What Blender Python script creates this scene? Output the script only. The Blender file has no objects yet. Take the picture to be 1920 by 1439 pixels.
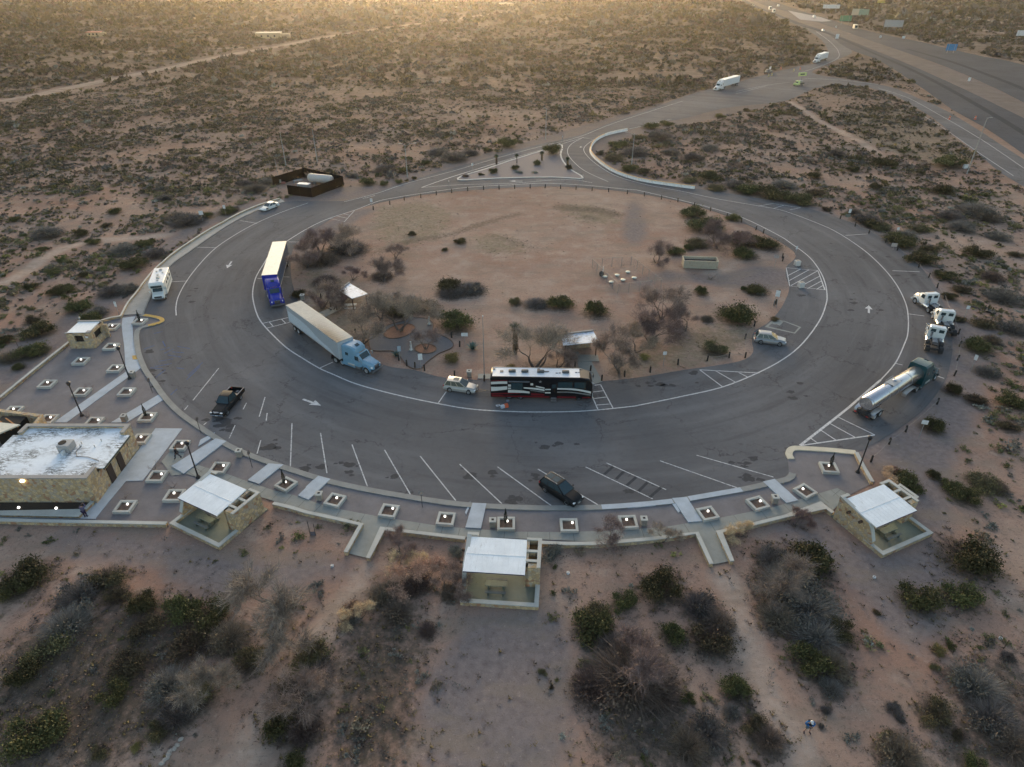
import bpy, math, random
import numpy as np
from mathutils import Vector, Matrix, geometry
PI=math.pi
RD=random.Random(11)
scene=bpy.context.scene
COL=scene.collection
# ---------------------------------------------------------------- camera model
F=1250.0; CX=960.0; CY=719.5; HC=50.5; TH=math.atan(805/1250.0)
SN,CS=math.sin(TH),math.cos(TH)
def G(px,py,z=0.0):
    v=py-CY; k=(HC-z)/(F*SN+v*CS)
    return Vector(((px-CX)*k,(F*CS-v*SN)*k,z))
def G2(p,z=0.0):
    q=G(p[0],p[1],z); return (q.x,q.y)
def GS(pts,z=0.0): return [G2(p,z) for p in pts]
# ---------------------------------------------------------------- tagging
def tag(o,label=None,cat=None,group=None,kind=None):
    if label: o['label']=label
    if cat: o['category']=cat
    if group: o['group']=group
    if kind: o['kind']=kind
    return o
def empty(name,loc=(0,0,0),rz=0.0,label=None,cat=None,group=None):
    o=bpy.data.objects.new(name,None); COL.objects.link(o)
    o.location=loc; o.rotation_euler=(0,0,rz); o.empty_display_size=.3
    return tag(o,label,cat,group)
def copy_tree(o,parent=None):
    c=o.copy(); COL.objects.link(c); c.parent=parent
    for ch in list(o.children):
        if ch.name in COL.objects: copy_tree(ch,c)
    return c
# ---------------------------------------------------------------- mesh builder
class MB:
    def __init__(s): s.v=[]; s.f=[]; s.m=[]; s.X=None
    def add(s,vs,fs,mi=0):
        b=len(s.v)
        if s.X is not None: vs=[s.X@Vector(v) for v in vs]
        s.v+= [tuple(v) for v in vs]; s.f+=[tuple(i+b for i in f) for f in fs]; s.m+=[mi]*len(fs); return s
    def box(s,c,d,rz=0,mi=0,tap=0.0):
        x,y,z=[k/2 for k in d]; vs=[]
        cr,sr=math.cos(rz),math.sin(rz)
        for k in (-1,1):
            t=1-(tap if k>0 else 0)
            for i,j in ((-1,-1),(1,-1),(1,1),(-1,1)):
                a,b=i*x*t,j*y*t
                vs.append((c[0]+a*cr-b*sr,c[1]+a*sr+b*cr,c[2]+k*z))
        return s.add(vs,[(3,2,1,0),(4,5,6,7),(0,1,5,4),(1,2,6,5),(2,3,7,6),(3,0,4,7)],mi)
    def bbox(s,c,d,r=.03,rz=0,mi=0):   # chamfered box
        X,Y,Z=[k/2 for k in d]; r=min(r,X*.9,Y*.9,Z*.9); rings=[]
        for z,q in ((-Z,r),(-Z+r,0),(Z-r,0),(Z,r)):
            x,y=X-q,Y-q; g=r
            rings.append([(x,-y+g,z),(x,y-g,z),(x-g,y,z),(-x+g,y,z),(-x,y-g,z),(-x,-y+g,z),(-x+g,-y,z),(x-g,-y,z)])
        cr,sr=math.cos(rz),math.sin(rz)
        rings=[[(c[0]+a*cr-b*sr,c[1]+a*sr+b*cr,c[2]+e) for a,b,e in R] for R in rings]
        return s.loft(rings,mi)
    def loft(s,rings,mi=0,caps=True):
        n=len(rings[0]); vs=[p for r in rings for p in r]; fs=[]
        for k in range(len(rings)-1):
            for i in range(n):
                j=(i+1)%n; fs.append((k*n+i,k*n+j,(k+1)*n+j,(k+1)*n+i))
        if caps: fs.append(tuple(range(n-1,-1,-1))); fs.append(tuple((len(rings)-1)*n+i for i in range(n)))
        return s.add(vs,fs,mi)
    def tube(s,pts,rs,n=6,mi=0,caps=True):
        if not hasattr(rs,'__len__'): rs=[rs]*len(pts)
        P=[Vector(p) for p in pts]; rings=[]; a=None
        for i,p in enumerate(P):
            d=(P[min(i+1,len(P)-1)]-P[max(i-1,0)])
            if d.length<1e-9: d=Vector((0,0,1))
            d.normalize()
            if a is None:
                a=d.orthogonal().normalized()
            else:
                a=(a-d*a.dot(d)); a=a.normalized() if a.length>1e-6 else d.orthogonal().normalized()
            b=d.cross(a)
            rings.append([tuple(p+(a*math.cos(2*PI*k/n)+b*math.sin(2*PI*k/n))*rs[i]) for k in range(n)])
        return s.loft(rings,mi,caps)
    def ball(s,c,r,n=8,m=6,mi=0,sc=(1,1,1)):
        rings=[]
        for j in range(1,m):
            t=PI*j/m-PI/2
            rings.append([(c[0]+r*sc[0]*math.cos(t)*math.cos(2*PI*k/n),c[1]+r*sc[1]*math.cos(t)*math.sin(2*PI*k/n),c[2]+r*sc[2]*math.sin(t)) for k in range(n)])
        return s.loft(rings,mi)
    def prism(s,poly,z0,z1,mi=0):
        n=len(poly); a=sum(poly[i][0]*poly[(i+1)%n][1]-poly[(i+1)%n][0]*poly[i][1] for i in range(n))
        if a<0: poly=poly[::-1]
        vs=[(p[0],p[1],z0) for p in poly]+[(p[0],p[1],z1) for p in poly]
        fs=[(i,(i+1)%n,(i+1)%n+n,i+n) for i in range(n)]
        tris=geometry.tessellate_polygon([[Vector((p[0],p[1],0)) for p in poly]])
        for t in tris:
            A,B,Cc=[poly[i] for i in t]
            if (B[0]-A[0])*(Cc[1]-A[1])-(B[1]-A[1])*(Cc[0]-A[0])<0: t=(t[0],t[2],t[1])
            fs.append(tuple(i+n for i in t)); fs.append(tuple(reversed(t)))
        return s.add(vs,fs,mi)
    def sheet(s,loops,z,mi=0):
        L=[[Vector((p[0],p[1],0)) for p in lp] for lp in loops]
        flat=[p for lp in loops for p in lp]
        fs=[]
        for t in geometry.tessellate_polygon(L):
            A,B,Cc=[flat[i] for i in t]
            if (B[0]-A[0])*(Cc[1]-A[1])-(B[1]-A[1])*(Cc[0]-A[0])<0: t=(t[0],t[2],t[1])
            fs.append(tuple(t))
        return s.add([(p[0],p[1],z) for p in flat],fs,mi)
    def ribbon(s,pts,w,z,mi=0,off=0.0,h=None,closed=False):
        # band of width w along a ground polyline; off shifts it to the left; h makes it solid
        P=[Vector((p[0],p[1])) for p in pts]; n=len(P); L=[];R=[]
        for i in range(n):
            if closed: d=P[(i+1)%n]-P[i-1]
            else: d=P[min(i+1,n-1)]-P[max(i-1,0)]
            if d.length<1e-9: d=Vector((1,0))
            d.normalize(); nn=Vector((-d.y,d.x))
            if 0<i<n-1 or closed:
                e=(P[(i+1)%n]-P[i]).normalized(); c=max(.35,abs(d.dot(e)))
            else: c=1
            L.append(P[i]+nn*(off+w/2)/c); R.append(P[i]+nn*(off-w/2)/c)
        m=n if closed else n-1
        if h is None:
            vs=[(p.x,p.y,z) for p in L]+[(p.x,p.y,z) for p in R]
            return s.add(vs,[(n+i,n+(i+1)%n,(i+1)%n,i) for i in range(m)],mi)
        rings=[[(R[i].x,R[i].y,z),(R[i].x,R[i].y,z+h),(L[i].x,L[i].y,z+h),(L[i].x,L[i].y,z)] for i in range(n)]
        if closed: rings.append(rings[0])
        return s.loft(rings,mi,not closed)
    def pane(s,q,ins=.06,off=.012,mi=0,th=.02):
        # a panel set on a quad, shrunk by fraction ins, standing proud by off
        q=[Vector(p) for p in q]; c=sum(q,Vector())/4
        nn=(q[1]-q[0]).cross(q[3]-q[0]).normalized()
        ix,iy=(ins,ins) if not hasattr(ins,'__len__') else ins
        def bl(u,v): return (q[0]*(1-u)+q[1]*u)*(1-v)+(q[3]*(1-u)+q[2]*u)*v
        o=[bl(ix,iy),bl(1-ix,iy),bl(1-ix,1-iy),bl(ix,1-iy)]
        rings=[[tuple(p-nn*th) for p in o],[tuple(p+nn*off) for p in o]]
        return s.loft(rings,mi)
    def build(s,name,mats,parent=None,smooth=False,loc=None):
        me=bpy.data.meshes.new(name); me.from_pydata(s.v,[],s.f)
        for m in (mats if isinstance(mats,(list,tuple)) else [mats]): me.materials.append(m)
        if any(s.m): me.polygons.foreach_set('material_index',s.m)
        if smooth:
            me.polygons.foreach_set('use_smooth',[True]*len(s.f))
            try: me.set_sharp_from_angle(angle=math.radians(38))
            except Exception: pass
        me.update()
        o=bpy.data.objects.new(name,me); COL.objects.link(o)
        if parent is not None: o.parent=parent
        if loc is not None: o.location=loc
        return o
def spline(pts,n=6,closed=False):
    out=[]; N=len(pts); rng=range(N) if closed else range(N-1)
    for i in rng:
        if closed: p0,p1,p2,p3=pts[i-1],pts[i],pts[(i+1)%N],pts[(i+2)%N]
        else: p0,p1,p2,p3=pts[max(i-1,0)],pts[i],pts[i+1],pts[min(i+2,N-1)]
        for k in range(n):
            t=k/n
            out.append(tuple(.5*((2*p1[j])+(-p0[j]+p2[j])*t+(2*p0[j]-5*p1[j]+4*p2[j]-p3[j])*t*t+(-p0[j]+3*p1[j]-3*p2[j]+p3[j])*t**3) for j in (0,1)))
    if not closed: out.append(tuple(pts[-1]))
    return out
# ---------------------------------------------------------------- materials
def newmat(name):
    m=bpy.data.materials.new(name); m.use_nodes=True
    nt=m.node_tree; b=nt.nodes['Principled BSDF']
    return m,nt,b
def N(nt,t,**kw):
    n=nt.nodes.new(t)
    for k,v in kw.items():
        if k in n.inputs: n.inputs[k].default_value=v
        else: setattr(n,k,v)
    return n
def mix(nt,a,b,f):
    n=nt.nodes.new('ShaderNodeMix'); n.data_type='RGBA'
    for s,v in ((0,f),(6,a),(7,b)):
        if hasattr(v,'links') or isinstance(v,bpy.types.NodeSocket): nt.links.new(v,n.inputs[s])
        else: n.inputs[s].default_value=(v if s==0 else (*v,1) if len(v)==3 else v)
    return n.outputs[2]
def math_(nt,op,a,b=0.0,clamp=False):
    n=nt.nodes.new('ShaderNodeMath'); n.operation=op; n.use_clamp=clamp
    for i,v in enumerate((a,b)):
        if isinstance(v,bpy.types.NodeSocket): nt.links.new(v,n.inputs[i])
        else: n.inputs[i].default_value=v
    return n.outputs[0]
def ramp(nt,src,a,b):
    n=nt.nodes.new('ShaderNodeMapRange'); nt.links.new(src,n.inputs[0])
    n.inputs[1].default_value=a; n.inputs[2].default_value=b; n.clamp=True
    return n.outputs[0]
def noise(nt,scale,detail=4,rough=.6,vec=None,stretch=None,obj=False):
    tc=nt.nodes.new('ShaderNodeTexCoord') if obj else nt.nodes.new('ShaderNodeNewGeometry')
    out=tc.outputs['Object'] if obj else tc.outputs['Position']
    if stretch:
        mp=nt.nodes.new('ShaderNodeMapping'); nt.links.new(out,mp.inputs[0])
        mp.inputs['Scale'].default_value=stretch[:3]
        if len(stretch)>3: mp.inputs['Rotation'].default_value=(0,0,stretch[3])
        out=mp.outputs[0]
    n=N(nt,'ShaderNodeTexNoise',Scale=scale,Detail=detail,Roughness=rough); nt.links.new(out,n.inputs['Vector'])
    return n.outputs['Fac']
def voro(nt,scale,feature='F1',obj=False,out='Distance'):
    tc=nt.nodes.new('ShaderNodeTexCoord') if obj else nt.nodes.new('ShaderNodeNewGeometry')
    o=tc.outputs['Object'] if obj else tc.outputs['Position']
    n=N(nt,'ShaderNodeTexVoronoi',Scale=scale); n.feature=feature; nt.links.new(o,n.inputs['Vector'])
    return n.outputs[out]
def bump(nt,b,h,strength=.4,dist=.05):
    n=N(nt,'ShaderNodeBump',Strength=strength,Distance=dist); nt.links.new(h,n.inputs['Height'])
    nt.links.new(n.outputs[0],b.inputs['Normal'])
_mats={}
def M(name,col,rough=.6,metal=0.0,coat=0.0,var=.12,vs=3.0,emit=None,spec=None,dirt=None,ds=1.2):
    if name in _mats: return _mats[name]
    m,nt,b=newmat(name)
    nz=noise(nt,vs,5,.65,obj=True)
    lo=tuple(c*(1-var) for c in col); hi=tuple(min(1,c*(1+var)) for c in col)
    c=mix(nt,lo,hi,ramp(nt,nz,.3,.7))
    if dirt:
        c=mix(nt,c,dirt[:3],math_(nt,'MULTIPLY',ramp(nt,noise(nt,ds,6,.7,obj=True),.5,.75),dirt[3]))
    nt.links.new(c,b.inputs['Base Color'])
    b.inputs['Roughness'].default_value=rough; b.inputs['Metallic'].default_value=metal
    if coat: b.inputs['Coat Weight'].default_value=coat; b.inputs['Coat Roughness'].default_value=.08
    if spec is not None: b.inputs['Specular IOR Level'].default_value=spec
    if emit: b.inputs['Emission Color'].default_value=(*emit[:3],1); b.inputs['Emission Strength'].default_value=emit[3]
    _mats[name]=m; return m
def stone_mat():
    m,nt,b=newmat('stone_masonry')
    v=N(nt,'ShaderNodeTexVoronoi',Scale=3.4); v.feature='F1'
    tc=nt.nodes.new('ShaderNodeTexCoord')
    nw=N(nt,'ShaderNodeTexNoise',Scale=3.0,Detail=3); nt.links.new(tc.outputs['Object'],nw.inputs['Vector'])
    mx=nt.nodes.new('ShaderNodeMix'); mx.data_type='VECTOR'; mx.inputs[0].default_value=.12
    nt.links.new(tc.outputs['Object'],mx.inputs[4]); nt.links.new(nw.outputs['Color'],mx.inputs[5])
    nt.links.new(mx.outputs[1],v.inputs['Vector'])
    e=N(nt,'ShaderNodeTexVoronoi',Scale=3.4); e.feature='DISTANCE_TO_EDGE'; nt.links.new(mx.outputs[1],e.inputs['Vector'])
    sep=nt.nodes.new('ShaderNodeSeparateColor'); nt.links.new(v.outputs['Color'],sep.inputs[0])
    c=mix(nt,(.36,.25,.13),(.58,.44,.26),sep.outputs[0])
    c=mix(nt,c,(.38,.32,.25),ramp(nt,sep.outputs[1],.66,.74))
    c=mix(nt,c,(.34,.18,.10),ramp(nt,sep.outputs[2],.87,.92))
    c=mix(nt,(.26,.22,.17),c,ramp(nt,e.outputs['Distance'],.015,.06))
    g=noise(nt,9,5,.7,obj=True); c=mix(nt,c,(.52,.42,.28),math_(nt,'MULTIPLY',ramp(nt,g,.5,.75),.45))
    nt.links.new(c,b.inputs['Base Color']); b.inputs['Roughness'].default_value=.9
    bump(nt,b,e.outputs['Distance'],.5,.08); return m
def concrete_mat(name,col,crack=.35,joint=0.0):
    m,nt,b=newmat(name)
    a=noise(nt,.55,6,.7); c=mix(nt,tuple(k*.82 for k in col),tuple(min(1,k*1.1) for k in col),ramp(nt,a,.3,.7))
    s=noise(nt,14,4,.7); c=mix(nt,c,tuple(k*.6 for k in col),math_(nt,'MULTIPLY',ramp(nt,s,.55,.8),crack))
    nt.links.new(c,b.inputs['Base Color']); b.inputs['Roughness'].default_value=.85
    bump(nt,b,s,.2,.01); return m
def roof_mat(name,streak=(.05,.045,.04),amt=.75,stretch=(1,3.2,1),sc=1.1,th=(.52,.6),base=(.62,.70,.80)):
    m,nt,b=newmat(name)
    c=mix(nt,tuple(k*.9 for k in base),tuple(min(1,k*1.08) for k in base),ramp(nt,noise(nt,.7,5,.6,obj=True),.3,.7))
    n1=noise(nt,sc,9,.78,obj=True,stretch=stretch)
    f=math_(nt,'MULTIPLY',ramp(nt,n1,th[0],th[1]),ramp(nt,noise(nt,.35,3,.6,obj=True),.4,.62))
    c=mix(nt,c,streak,math_(nt,'MULTIPLY',f,amt))
    nt.links.new(c,b.inputs['Base Color']); b.inputs['Roughness'].default_value=.55; return m
def asphalt_mat(name,base=(.093,.088,.090),streak=0.5):
    m,nt,b=newmat(name)
    c=mix(nt,tuple(k*.80 for k in base),tuple(k*1.22 for k in base),ramp(nt,noise(nt,.045,6,.62),.3,.7))
    g=noise(nt,1.1,6,.75); c=mix(nt,c,tuple(k*.72 for k in base),math_(nt,'MULTIPLY',ramp(nt,g,.5,.75),.6))
    st=ramp(nt,noise(nt,.33,7,.75),.60,.70); c=mix(nt,c,(.035,.033,.034),math_(nt,'MULTIPLY',st,.45*streak))
    # wandering cracks
    tc=nt.nodes.new('ShaderNodeNewGeometry')
    nw=N(nt,'ShaderNodeTexNoise',Scale=.35,Detail=4,Roughness=.7); nt.links.new(tc.outputs['Position'],nw.inputs['Vector'])
    va=nt.nodes.new('ShaderNodeVectorMath'); va.operation='MULTIPLY_ADD'; nt.links.new(nw.outputs['Color'],va.inputs[0]); va.inputs[1].default_value=(5,5,5); nt.links.new(tc.outputs['Position'],va.inputs[2])
    e=N(nt,'ShaderNodeTexVoronoi',Scale=.085); e.feature='DISTANCE_TO_EDGE'; nt.links.new(va.outputs[0],e.inputs['Vector'])
    cr=math_(nt,'SUBTRACT',1.0,ramp(nt,e.outputs['Distance'],.0,.011))
    cr=math_(nt,'MULTIPLY',cr,ramp(nt,noise(nt,.2,4,.6),.38,.55))
    c=mix(nt,c,(.028,.026,.026),math_(nt,'MULTIPLY',cr,.6))
    # tyre-polished arcs that follow the ring
    sb=nt.nodes.new('ShaderNodeVectorMath'); sb.operation='SUBTRACT'; nt.links.new(tc.outputs['Position'],sb.inputs[0]); sb.inputs[1].default_value=(5.3,123,0)
    ln=nt.nodes.new('ShaderNodeVectorMath'); ln.operation='LENGTH'; nt.links.new(sb.outputs[0],ln.inputs[0])
    xy=nt.nodes.new('ShaderNodeSeparateXYZ'); nt.links.new(sb.outputs[0],xy.inputs[0]); an=math_(nt,'ARCTAN2',xy.outputs[1],xy.outputs[0])
    cb=nt.nodes.new('ShaderNodeCombineXYZ'); nt.links.new(math_(nt,'MULTIPLY',ln.outputs['Value'],.42),cb.inputs[0]); nt.links.new(math_(nt,'MULTIPLY',an,2.2),cb.inputs[1])
    pn=N(nt,'ShaderNodeTexNoise',Scale=1.0,Detail=6,Roughness=.62); nt.links.new(cb.outputs[0],pn.inputs['Vector'])
    c=mix(nt,c,tuple(k*1.45 for k in base),math_(nt,'MULTIPLY',ramp(nt,pn.outputs['Fac'],.53,.66),.45*(1 if streak>.4 else .4)))
    c=mix(nt,c,tuple(k*.62 for k in base),math_(nt,'MULTIPLY',ramp(nt,pn.outputs['Fac'],.46,.34),.55*(1 if streak>.4 else .4)))
    sp=noise(nt,26,3,.8); c=mix(nt,c,tuple(k*1.9 for k in base),math_(nt,'MULTIPLY',ramp(nt,sp,.60,.72),.35))
    sp2=noise(nt,7.5,3,.8); c=mix(nt,c,tuple(k*.55 for k in base),math_(nt,'MULTIPLY',ramp(nt,sp2,.60,.72),.4))
    nt.links.new(c,b.inputs['Base Color']); b.inputs['Roughness'].default_value=.95; b.inputs['Specular IOR Level'].default_value=.06
    bump(nt,b,sp,.25,.01); return m
def paint_mat(name,col,wear=.5):
    m,nt,b=newmat(name)
    c=mix(nt,col,(.095,.092,.095),math_(nt,'MULTIPLY',ramp(nt,noise(nt,3.2,7,.8),.47,.62),wear))
    nt.links.new(c,b.inputs['Base Color']); b.inputs['Roughness'].default_value=.85; b.inputs['Specular IOR Level'].default_value=.04; return m
def leaf_mat(name):
    m,nt,b=newmat(name)
    a=nt.nodes.new('ShaderNodeAttribute'); a.attribute_name='col'
    oi=nt.nodes.new('ShaderNodeObjectInfo')
    hs=nt.nodes.new('ShaderNodeHueSaturation'); nt.links.new(a.outputs['Color'],hs.inputs['Color'])
    nt.links.new(math_(nt,'ADD',math_(nt,'MULTIPLY',oi.outputs['Random'],.06),.47),hs.inputs['Hue'])
    nt.links.new(math_(nt,'ADD',math_(nt,'MULTIPLY',oi.outputs['Random'],.5),.75),hs.inputs['Value'])
    nt.links.new(hs.outputs[0],b.inputs['Base Color']); b.inputs['Roughness'].default_value=.75
    b.inputs['Specular IOR Level'].default_value=.2
    return m
STONE=stone_mat()
CONC=concrete_mat('old_concrete',(.25,.262,.245))
CONCN=concrete_mat('new_concrete',(.40,.45,.50),.2)
CAP=concrete_mat('cap_concrete',(.44,.44,.41),.25)
KERBM=concrete_mat('kerb_concrete',(.24,.245,.235))
ASPH=asphalt_mat('asphalt',(.130,.127,.131))
ASPH2=asphalt_mat('road_asphalt',(.068,.073,.085),.25)
WHITEP=paint_mat('white_road_paint',(.62,.61,.60),.55)
WHITEF=paint_mat('worn_white_road_paint',(.42,.42,.42),.95)
BLUEP=paint_mat('blue_road_paint',(.07,.13,.30),1.0)
BLACKP=paint_mat('black_road_paint',(.055,.057,.062),.5)
YELP=paint_mat('yellow_road_paint',(.55,.36,.12),.35)
CREAM=concrete_mat('cream_painted_concrete',(.58,.52,.40),.15)
LEAF=leaf_mat('leaves')
# ---------------------------------------------------------------- outlines traced on the ground (photo pixels -> metres)
OUT=[(534,379),(500,388),(470,400),(437,417),(405,437),(355,472),(317,500),(292,535),(274,572),(267,590),(285,592),(303,596),(309,601),(303,607),(277,614),(265,618),(261,628),(262,645),(266,665),(277,692),(295,717),(315,745),(345,775),(385,803),(425,829),(450,842),(482,855),(530,872),(617,899),(700,917),(775,930),(800,934),(860,942),(913,946),(1019,949.5),(1127,948),(1196,943),(1259,937),(1320,927),(1384,916),(1430,906),(1472,896),(1479,887),(1478,867),(1472,852),(1476,842),(1486,838),(1500,838),(1550,841),(1605,846),(1627,839),(1676,811),(1725,775),(1755,741),(1774,710),(1783,677),(1786,655),(1785,625),(1779,593),(1767,564),(1753,536),(1732,508),(1705,482),(1682,465),(1658,449),(1630,432),(1597,418),(1564,406),(1540,398),(1498,386),(1442,375),(1357,362),(1301,353),(1255,346),(1200,336),(1155,322),(1127,305),(1110,292),(1106,283),(1110,271),(1124,259),(1147,250),(1183,243),(1235,231),(1290,221),(1357,203),(1423,196),(1480,188),(1527,166),(1580,160),(1630,165),(1680,181),(1713,200),(1747,220),(1797,260),(1847,300),(1880,327),(1940,362),(2050,430),(2110,400),(2010,345),(1920,299),(1847,252),(1780,211),(1730,188),(1680,167),(1647,159),(1587,149),(1545,143),(1522,136),(1535,128),(1560,117),(1580,108),(1598,99),(1588,86),(1567,64),(1540,56),(1507,50),(1480,40),(1455,30),(1447,27),(1480,42),(1507,53),(1530,67),(1547,83),(1553,100),(1548,110),(1527,120),(1497,125),(1430,142),(1380,155),(1330,168),(1280,182),(1220,205),(1155,226),(1085,254),(1010,271),(935,291),(850,315),(760,341),(710,360),(645,377),(575,377)]
OUTs=spline(OUT,2,True)
INN=[(695,385),(735,376),(800,365),(885,357),(960,352),(1035,350),(1099,353),(1180,361),(1270,377),(1329,394),(1363,406),(1414,428),(1470,459),(1491,476),(1488,488),(1475,500),(1473,520),(1480,539),(1474,560),(1459,586),(1438,607),(1414,622),(1410,640),(1412,660),(1397,674),(1360,683),(1282,694),(1204,707),(1129,715),(1050,716),(990,716),(911,713),(859,711),(820,706),(776,694),(736,689),(709,680),(660,655),(610,620),(572,590),(557,560),(548,530),(545,500),(549,470),(565,448),(600,424),(640,402)]
INNs=spline(INN,3,True)
W_OUT=GS(OUTs); W_INN=GS(INNs)
TRI=spline([(859,338),(866,331),(910,318),(960,301),(1015,284),(1045,273),(1053,272),(1054,280),(1051,290),(1056,304),(1070,319),(1085,328),(1092,333),(1086,336),(1035,333),(935,335),(880,338)],2,True)
W_TRI=GS(TRI)
PLAZA=[(226,592),(190,600),(130,638),(60,690),(0,740),(-120,830),(-120,985),(0,985),(317,992),(407,1040),(450,1008),(512,945),(575,962),(625,975),(677,985),(646,1042),(687,1052),(715,995),(762,998),(870,1012),(862,1140),(1009,1150),(1012,1020),(1112,1022),(1222,1013),(1309,1003),(1335,1062),(1375,1056),(1350,1000),(1412,985),(1475,970),(1545,950),(1611,1010),(1656,1050),(1752,1003),(1700,930),(1640,905),(1612,850)]
W_PLAZA=GS(PLAZA)
FW_NEAR=GS(spline([(1385,0),(1413,13),(1447,26),(1480,40),(1507,51),(1550,63),(1575,82),(1602,97),(1640,110),(1680,133),(1740,173),(1787,207),(1847,240),(1920,290),(2040,380),(2250,560),(2420,480),(2200,360),(2050,285),(1920,222),(1813,170),(1747,140),(1697,118),(1640,95),(1580,71),(1530,53),(1497,42),(1452,25),(1420,12),(1398,0),(1380,-14),(1366,-14)],2,True))
FW_FAR=GS(spline([(1410,0),(1440,13),(1477,22),(1523,39),(1580,58),(1640,79),(1713,104),(1780,128),(1847,157),(1920,193),(2050,265),(2260,400),(2400,330),(2150,210),(2050,172),(1920,122),(1847,107),(1780,92),(1723,78),(1680,70),(1613,55),(1547,34),(1500,20),(1465,8),(1440,0),(1415,-12),(1395,-12)],2,True))
MEDIAN=GS([(1392,-10),(1398,0),(1420,12),(1452,25),(1497,42),(1530,53),(1580,71),(1640,95),(1697,118),(1747,140),(1813,170),(1920,222),(2050,285),(2200,360),(2420,480),(2260,400),(2050,265),(1920,193),(1847,157),(1780,128),(1713,104),(1640,79),(1580,58),(1523,39),(1477,22),(1440,13),(1410,0),(1395,-12)])
SIDE=GS([(1477,20),(1540,33),(1560,40),(1540,41),(1500,37)])
def inside(poly,X,Y):
    P=np.asarray(poly); r=np.zeros(X.shape,bool)
    bb=(X>=P[:,0].min())&(X<=P[:,0].max())&(Y>=P[:,1].min())&(Y<=P[:,1].max())
    x=X[bb]; y=Y[bb]; q=np.zeros(x.shape,bool)
    n=len(P)
    for i in range(n):
        x0,y0=P[i-1]; x1,y1=P[i]
        if y0==y1: continue
        c=((y0>y)!=(y1>y)); q^=c&(x<(x1-x0)*(y-y0)/(y1-y0)+x0)
    r[bb]=q; return r
_rs=np.random.RandomState(5)
_lat=_rs.rand(256,256)
def vnoise(X,Y,s,oct=3):
    out=0; amp=1; tot=0
    for o in range(oct):
        x=X/s+13.7*o; y=Y/s+7.1*o
        xi=np.floor(x).astype(int); yi=np.floor(y).astype(int); fx=x-xi; fy=y-yi
        fx=fx*fx*(3-2*fx); fy=fy*fy*(3-2*fy)
        a=_lat[xi%256,yi%256]; b=_lat[(xi+1)%256,yi%256]; c=_lat[xi%256,(yi+1)%256]; d=_lat[(xi+1)%256,(yi+1)%256]
        out=out+amp*((a*(1-fx)+b*fx)*(1-fy)+(c*(1-fx)+d*fx)*fy); tot+=amp; amp*=.55; s=s/2.1
    return out/tot
def axis(a,b,st,lo,hi):
    m=list(np.arange(a,b+st/2,st)); s=st; x=a; L=[]
    while x>lo: s*=1.075; x-=s; L.append(x)
    s=st; x=b; H=[]
    while x<hi: s*=1.075; x+=s; H.append(x)
    return np.array(L[::-1]+m+H)
GX=axis(-112,128,.8,-5500,5500); GY=axis(22,330,.8,-300,8500)
XX,YY=np.meshgrid(GX,GY,indexing='ij')
def rast(polys,soft=2):
    a=np.zeros(XX.shape)
    for p in polys: a=np.maximum(a,inside(p,XX,YY))
    for _ in range(soft):
        b=a.copy(); b[1:-1]+=a[2:]+a[:-2]; b[1:-1]/=3; a=b.copy(); a[:,1:-1]+=b[:,2:]+b[:,:-2]; a[:,1:-1]/=3
    return a
hard=rast([W_OUT],0)*(1-rast([W_INN],0))
hard=np.maximum(hard,rast([W_PLAZA,FW_NEAR,FW_FAR],0))
TRAILS=[ # dirt tracks: polyline px, width m
 ([(0,192),(60,180),(180,155),(330,125),(430,103),(520,88),(600,72),(700,56),(820,40),(960,22)],7.0),
 ([(500,88),(440,90),(300,96),(180,98)],3.5),([(480,72),(540,74)],9.0),
 ([(1480,190),(1530,222),(1580,248),(1650,290)],2.6),
 ([(0,535),(60,500),(110,470),(170,452),(240,447),(330,440)],3.2),
 ([(1590,62),(1660,72),(1740,78),(1800,70)],4),([(1560,20),(1700,22),(1800,30),(1920,52)],5),([(1700,50),(1800,52),(1920,68)],5),([(1560,8),(1640,4),(1760,12)],6),
 ([(690,1050),(650,1130),(600,1200),(540,1300),(480,1380),(450,1460)],3.2),
 ([(1345,1060),(1380,1130),(1400,1210),(1440,1300),(1490,1400),(1500,1460)],2.6),
 ([(1320,520),(1400,510),(1480,520)],5.5),([(1190,380),(1180,420),(1185,445)],3.2),
 ([(960,560),(1000,520),(1100,470),(1250,440)],5)]
TR=[]
for pl,w in TRAILS:
    b=MB(); b.ribbon(spline(GS(pl),3),w,0); n=len(b.v)//2
    TR.append([(v[0],v[1]) for v in b.v[:n]]+[(v[0],v[1]) for v in b.v[n:]][::-1])
trail=rast(TR[:-2],2)
trail=np.maximum(trail,.42*rast([W_INN],6))
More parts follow.
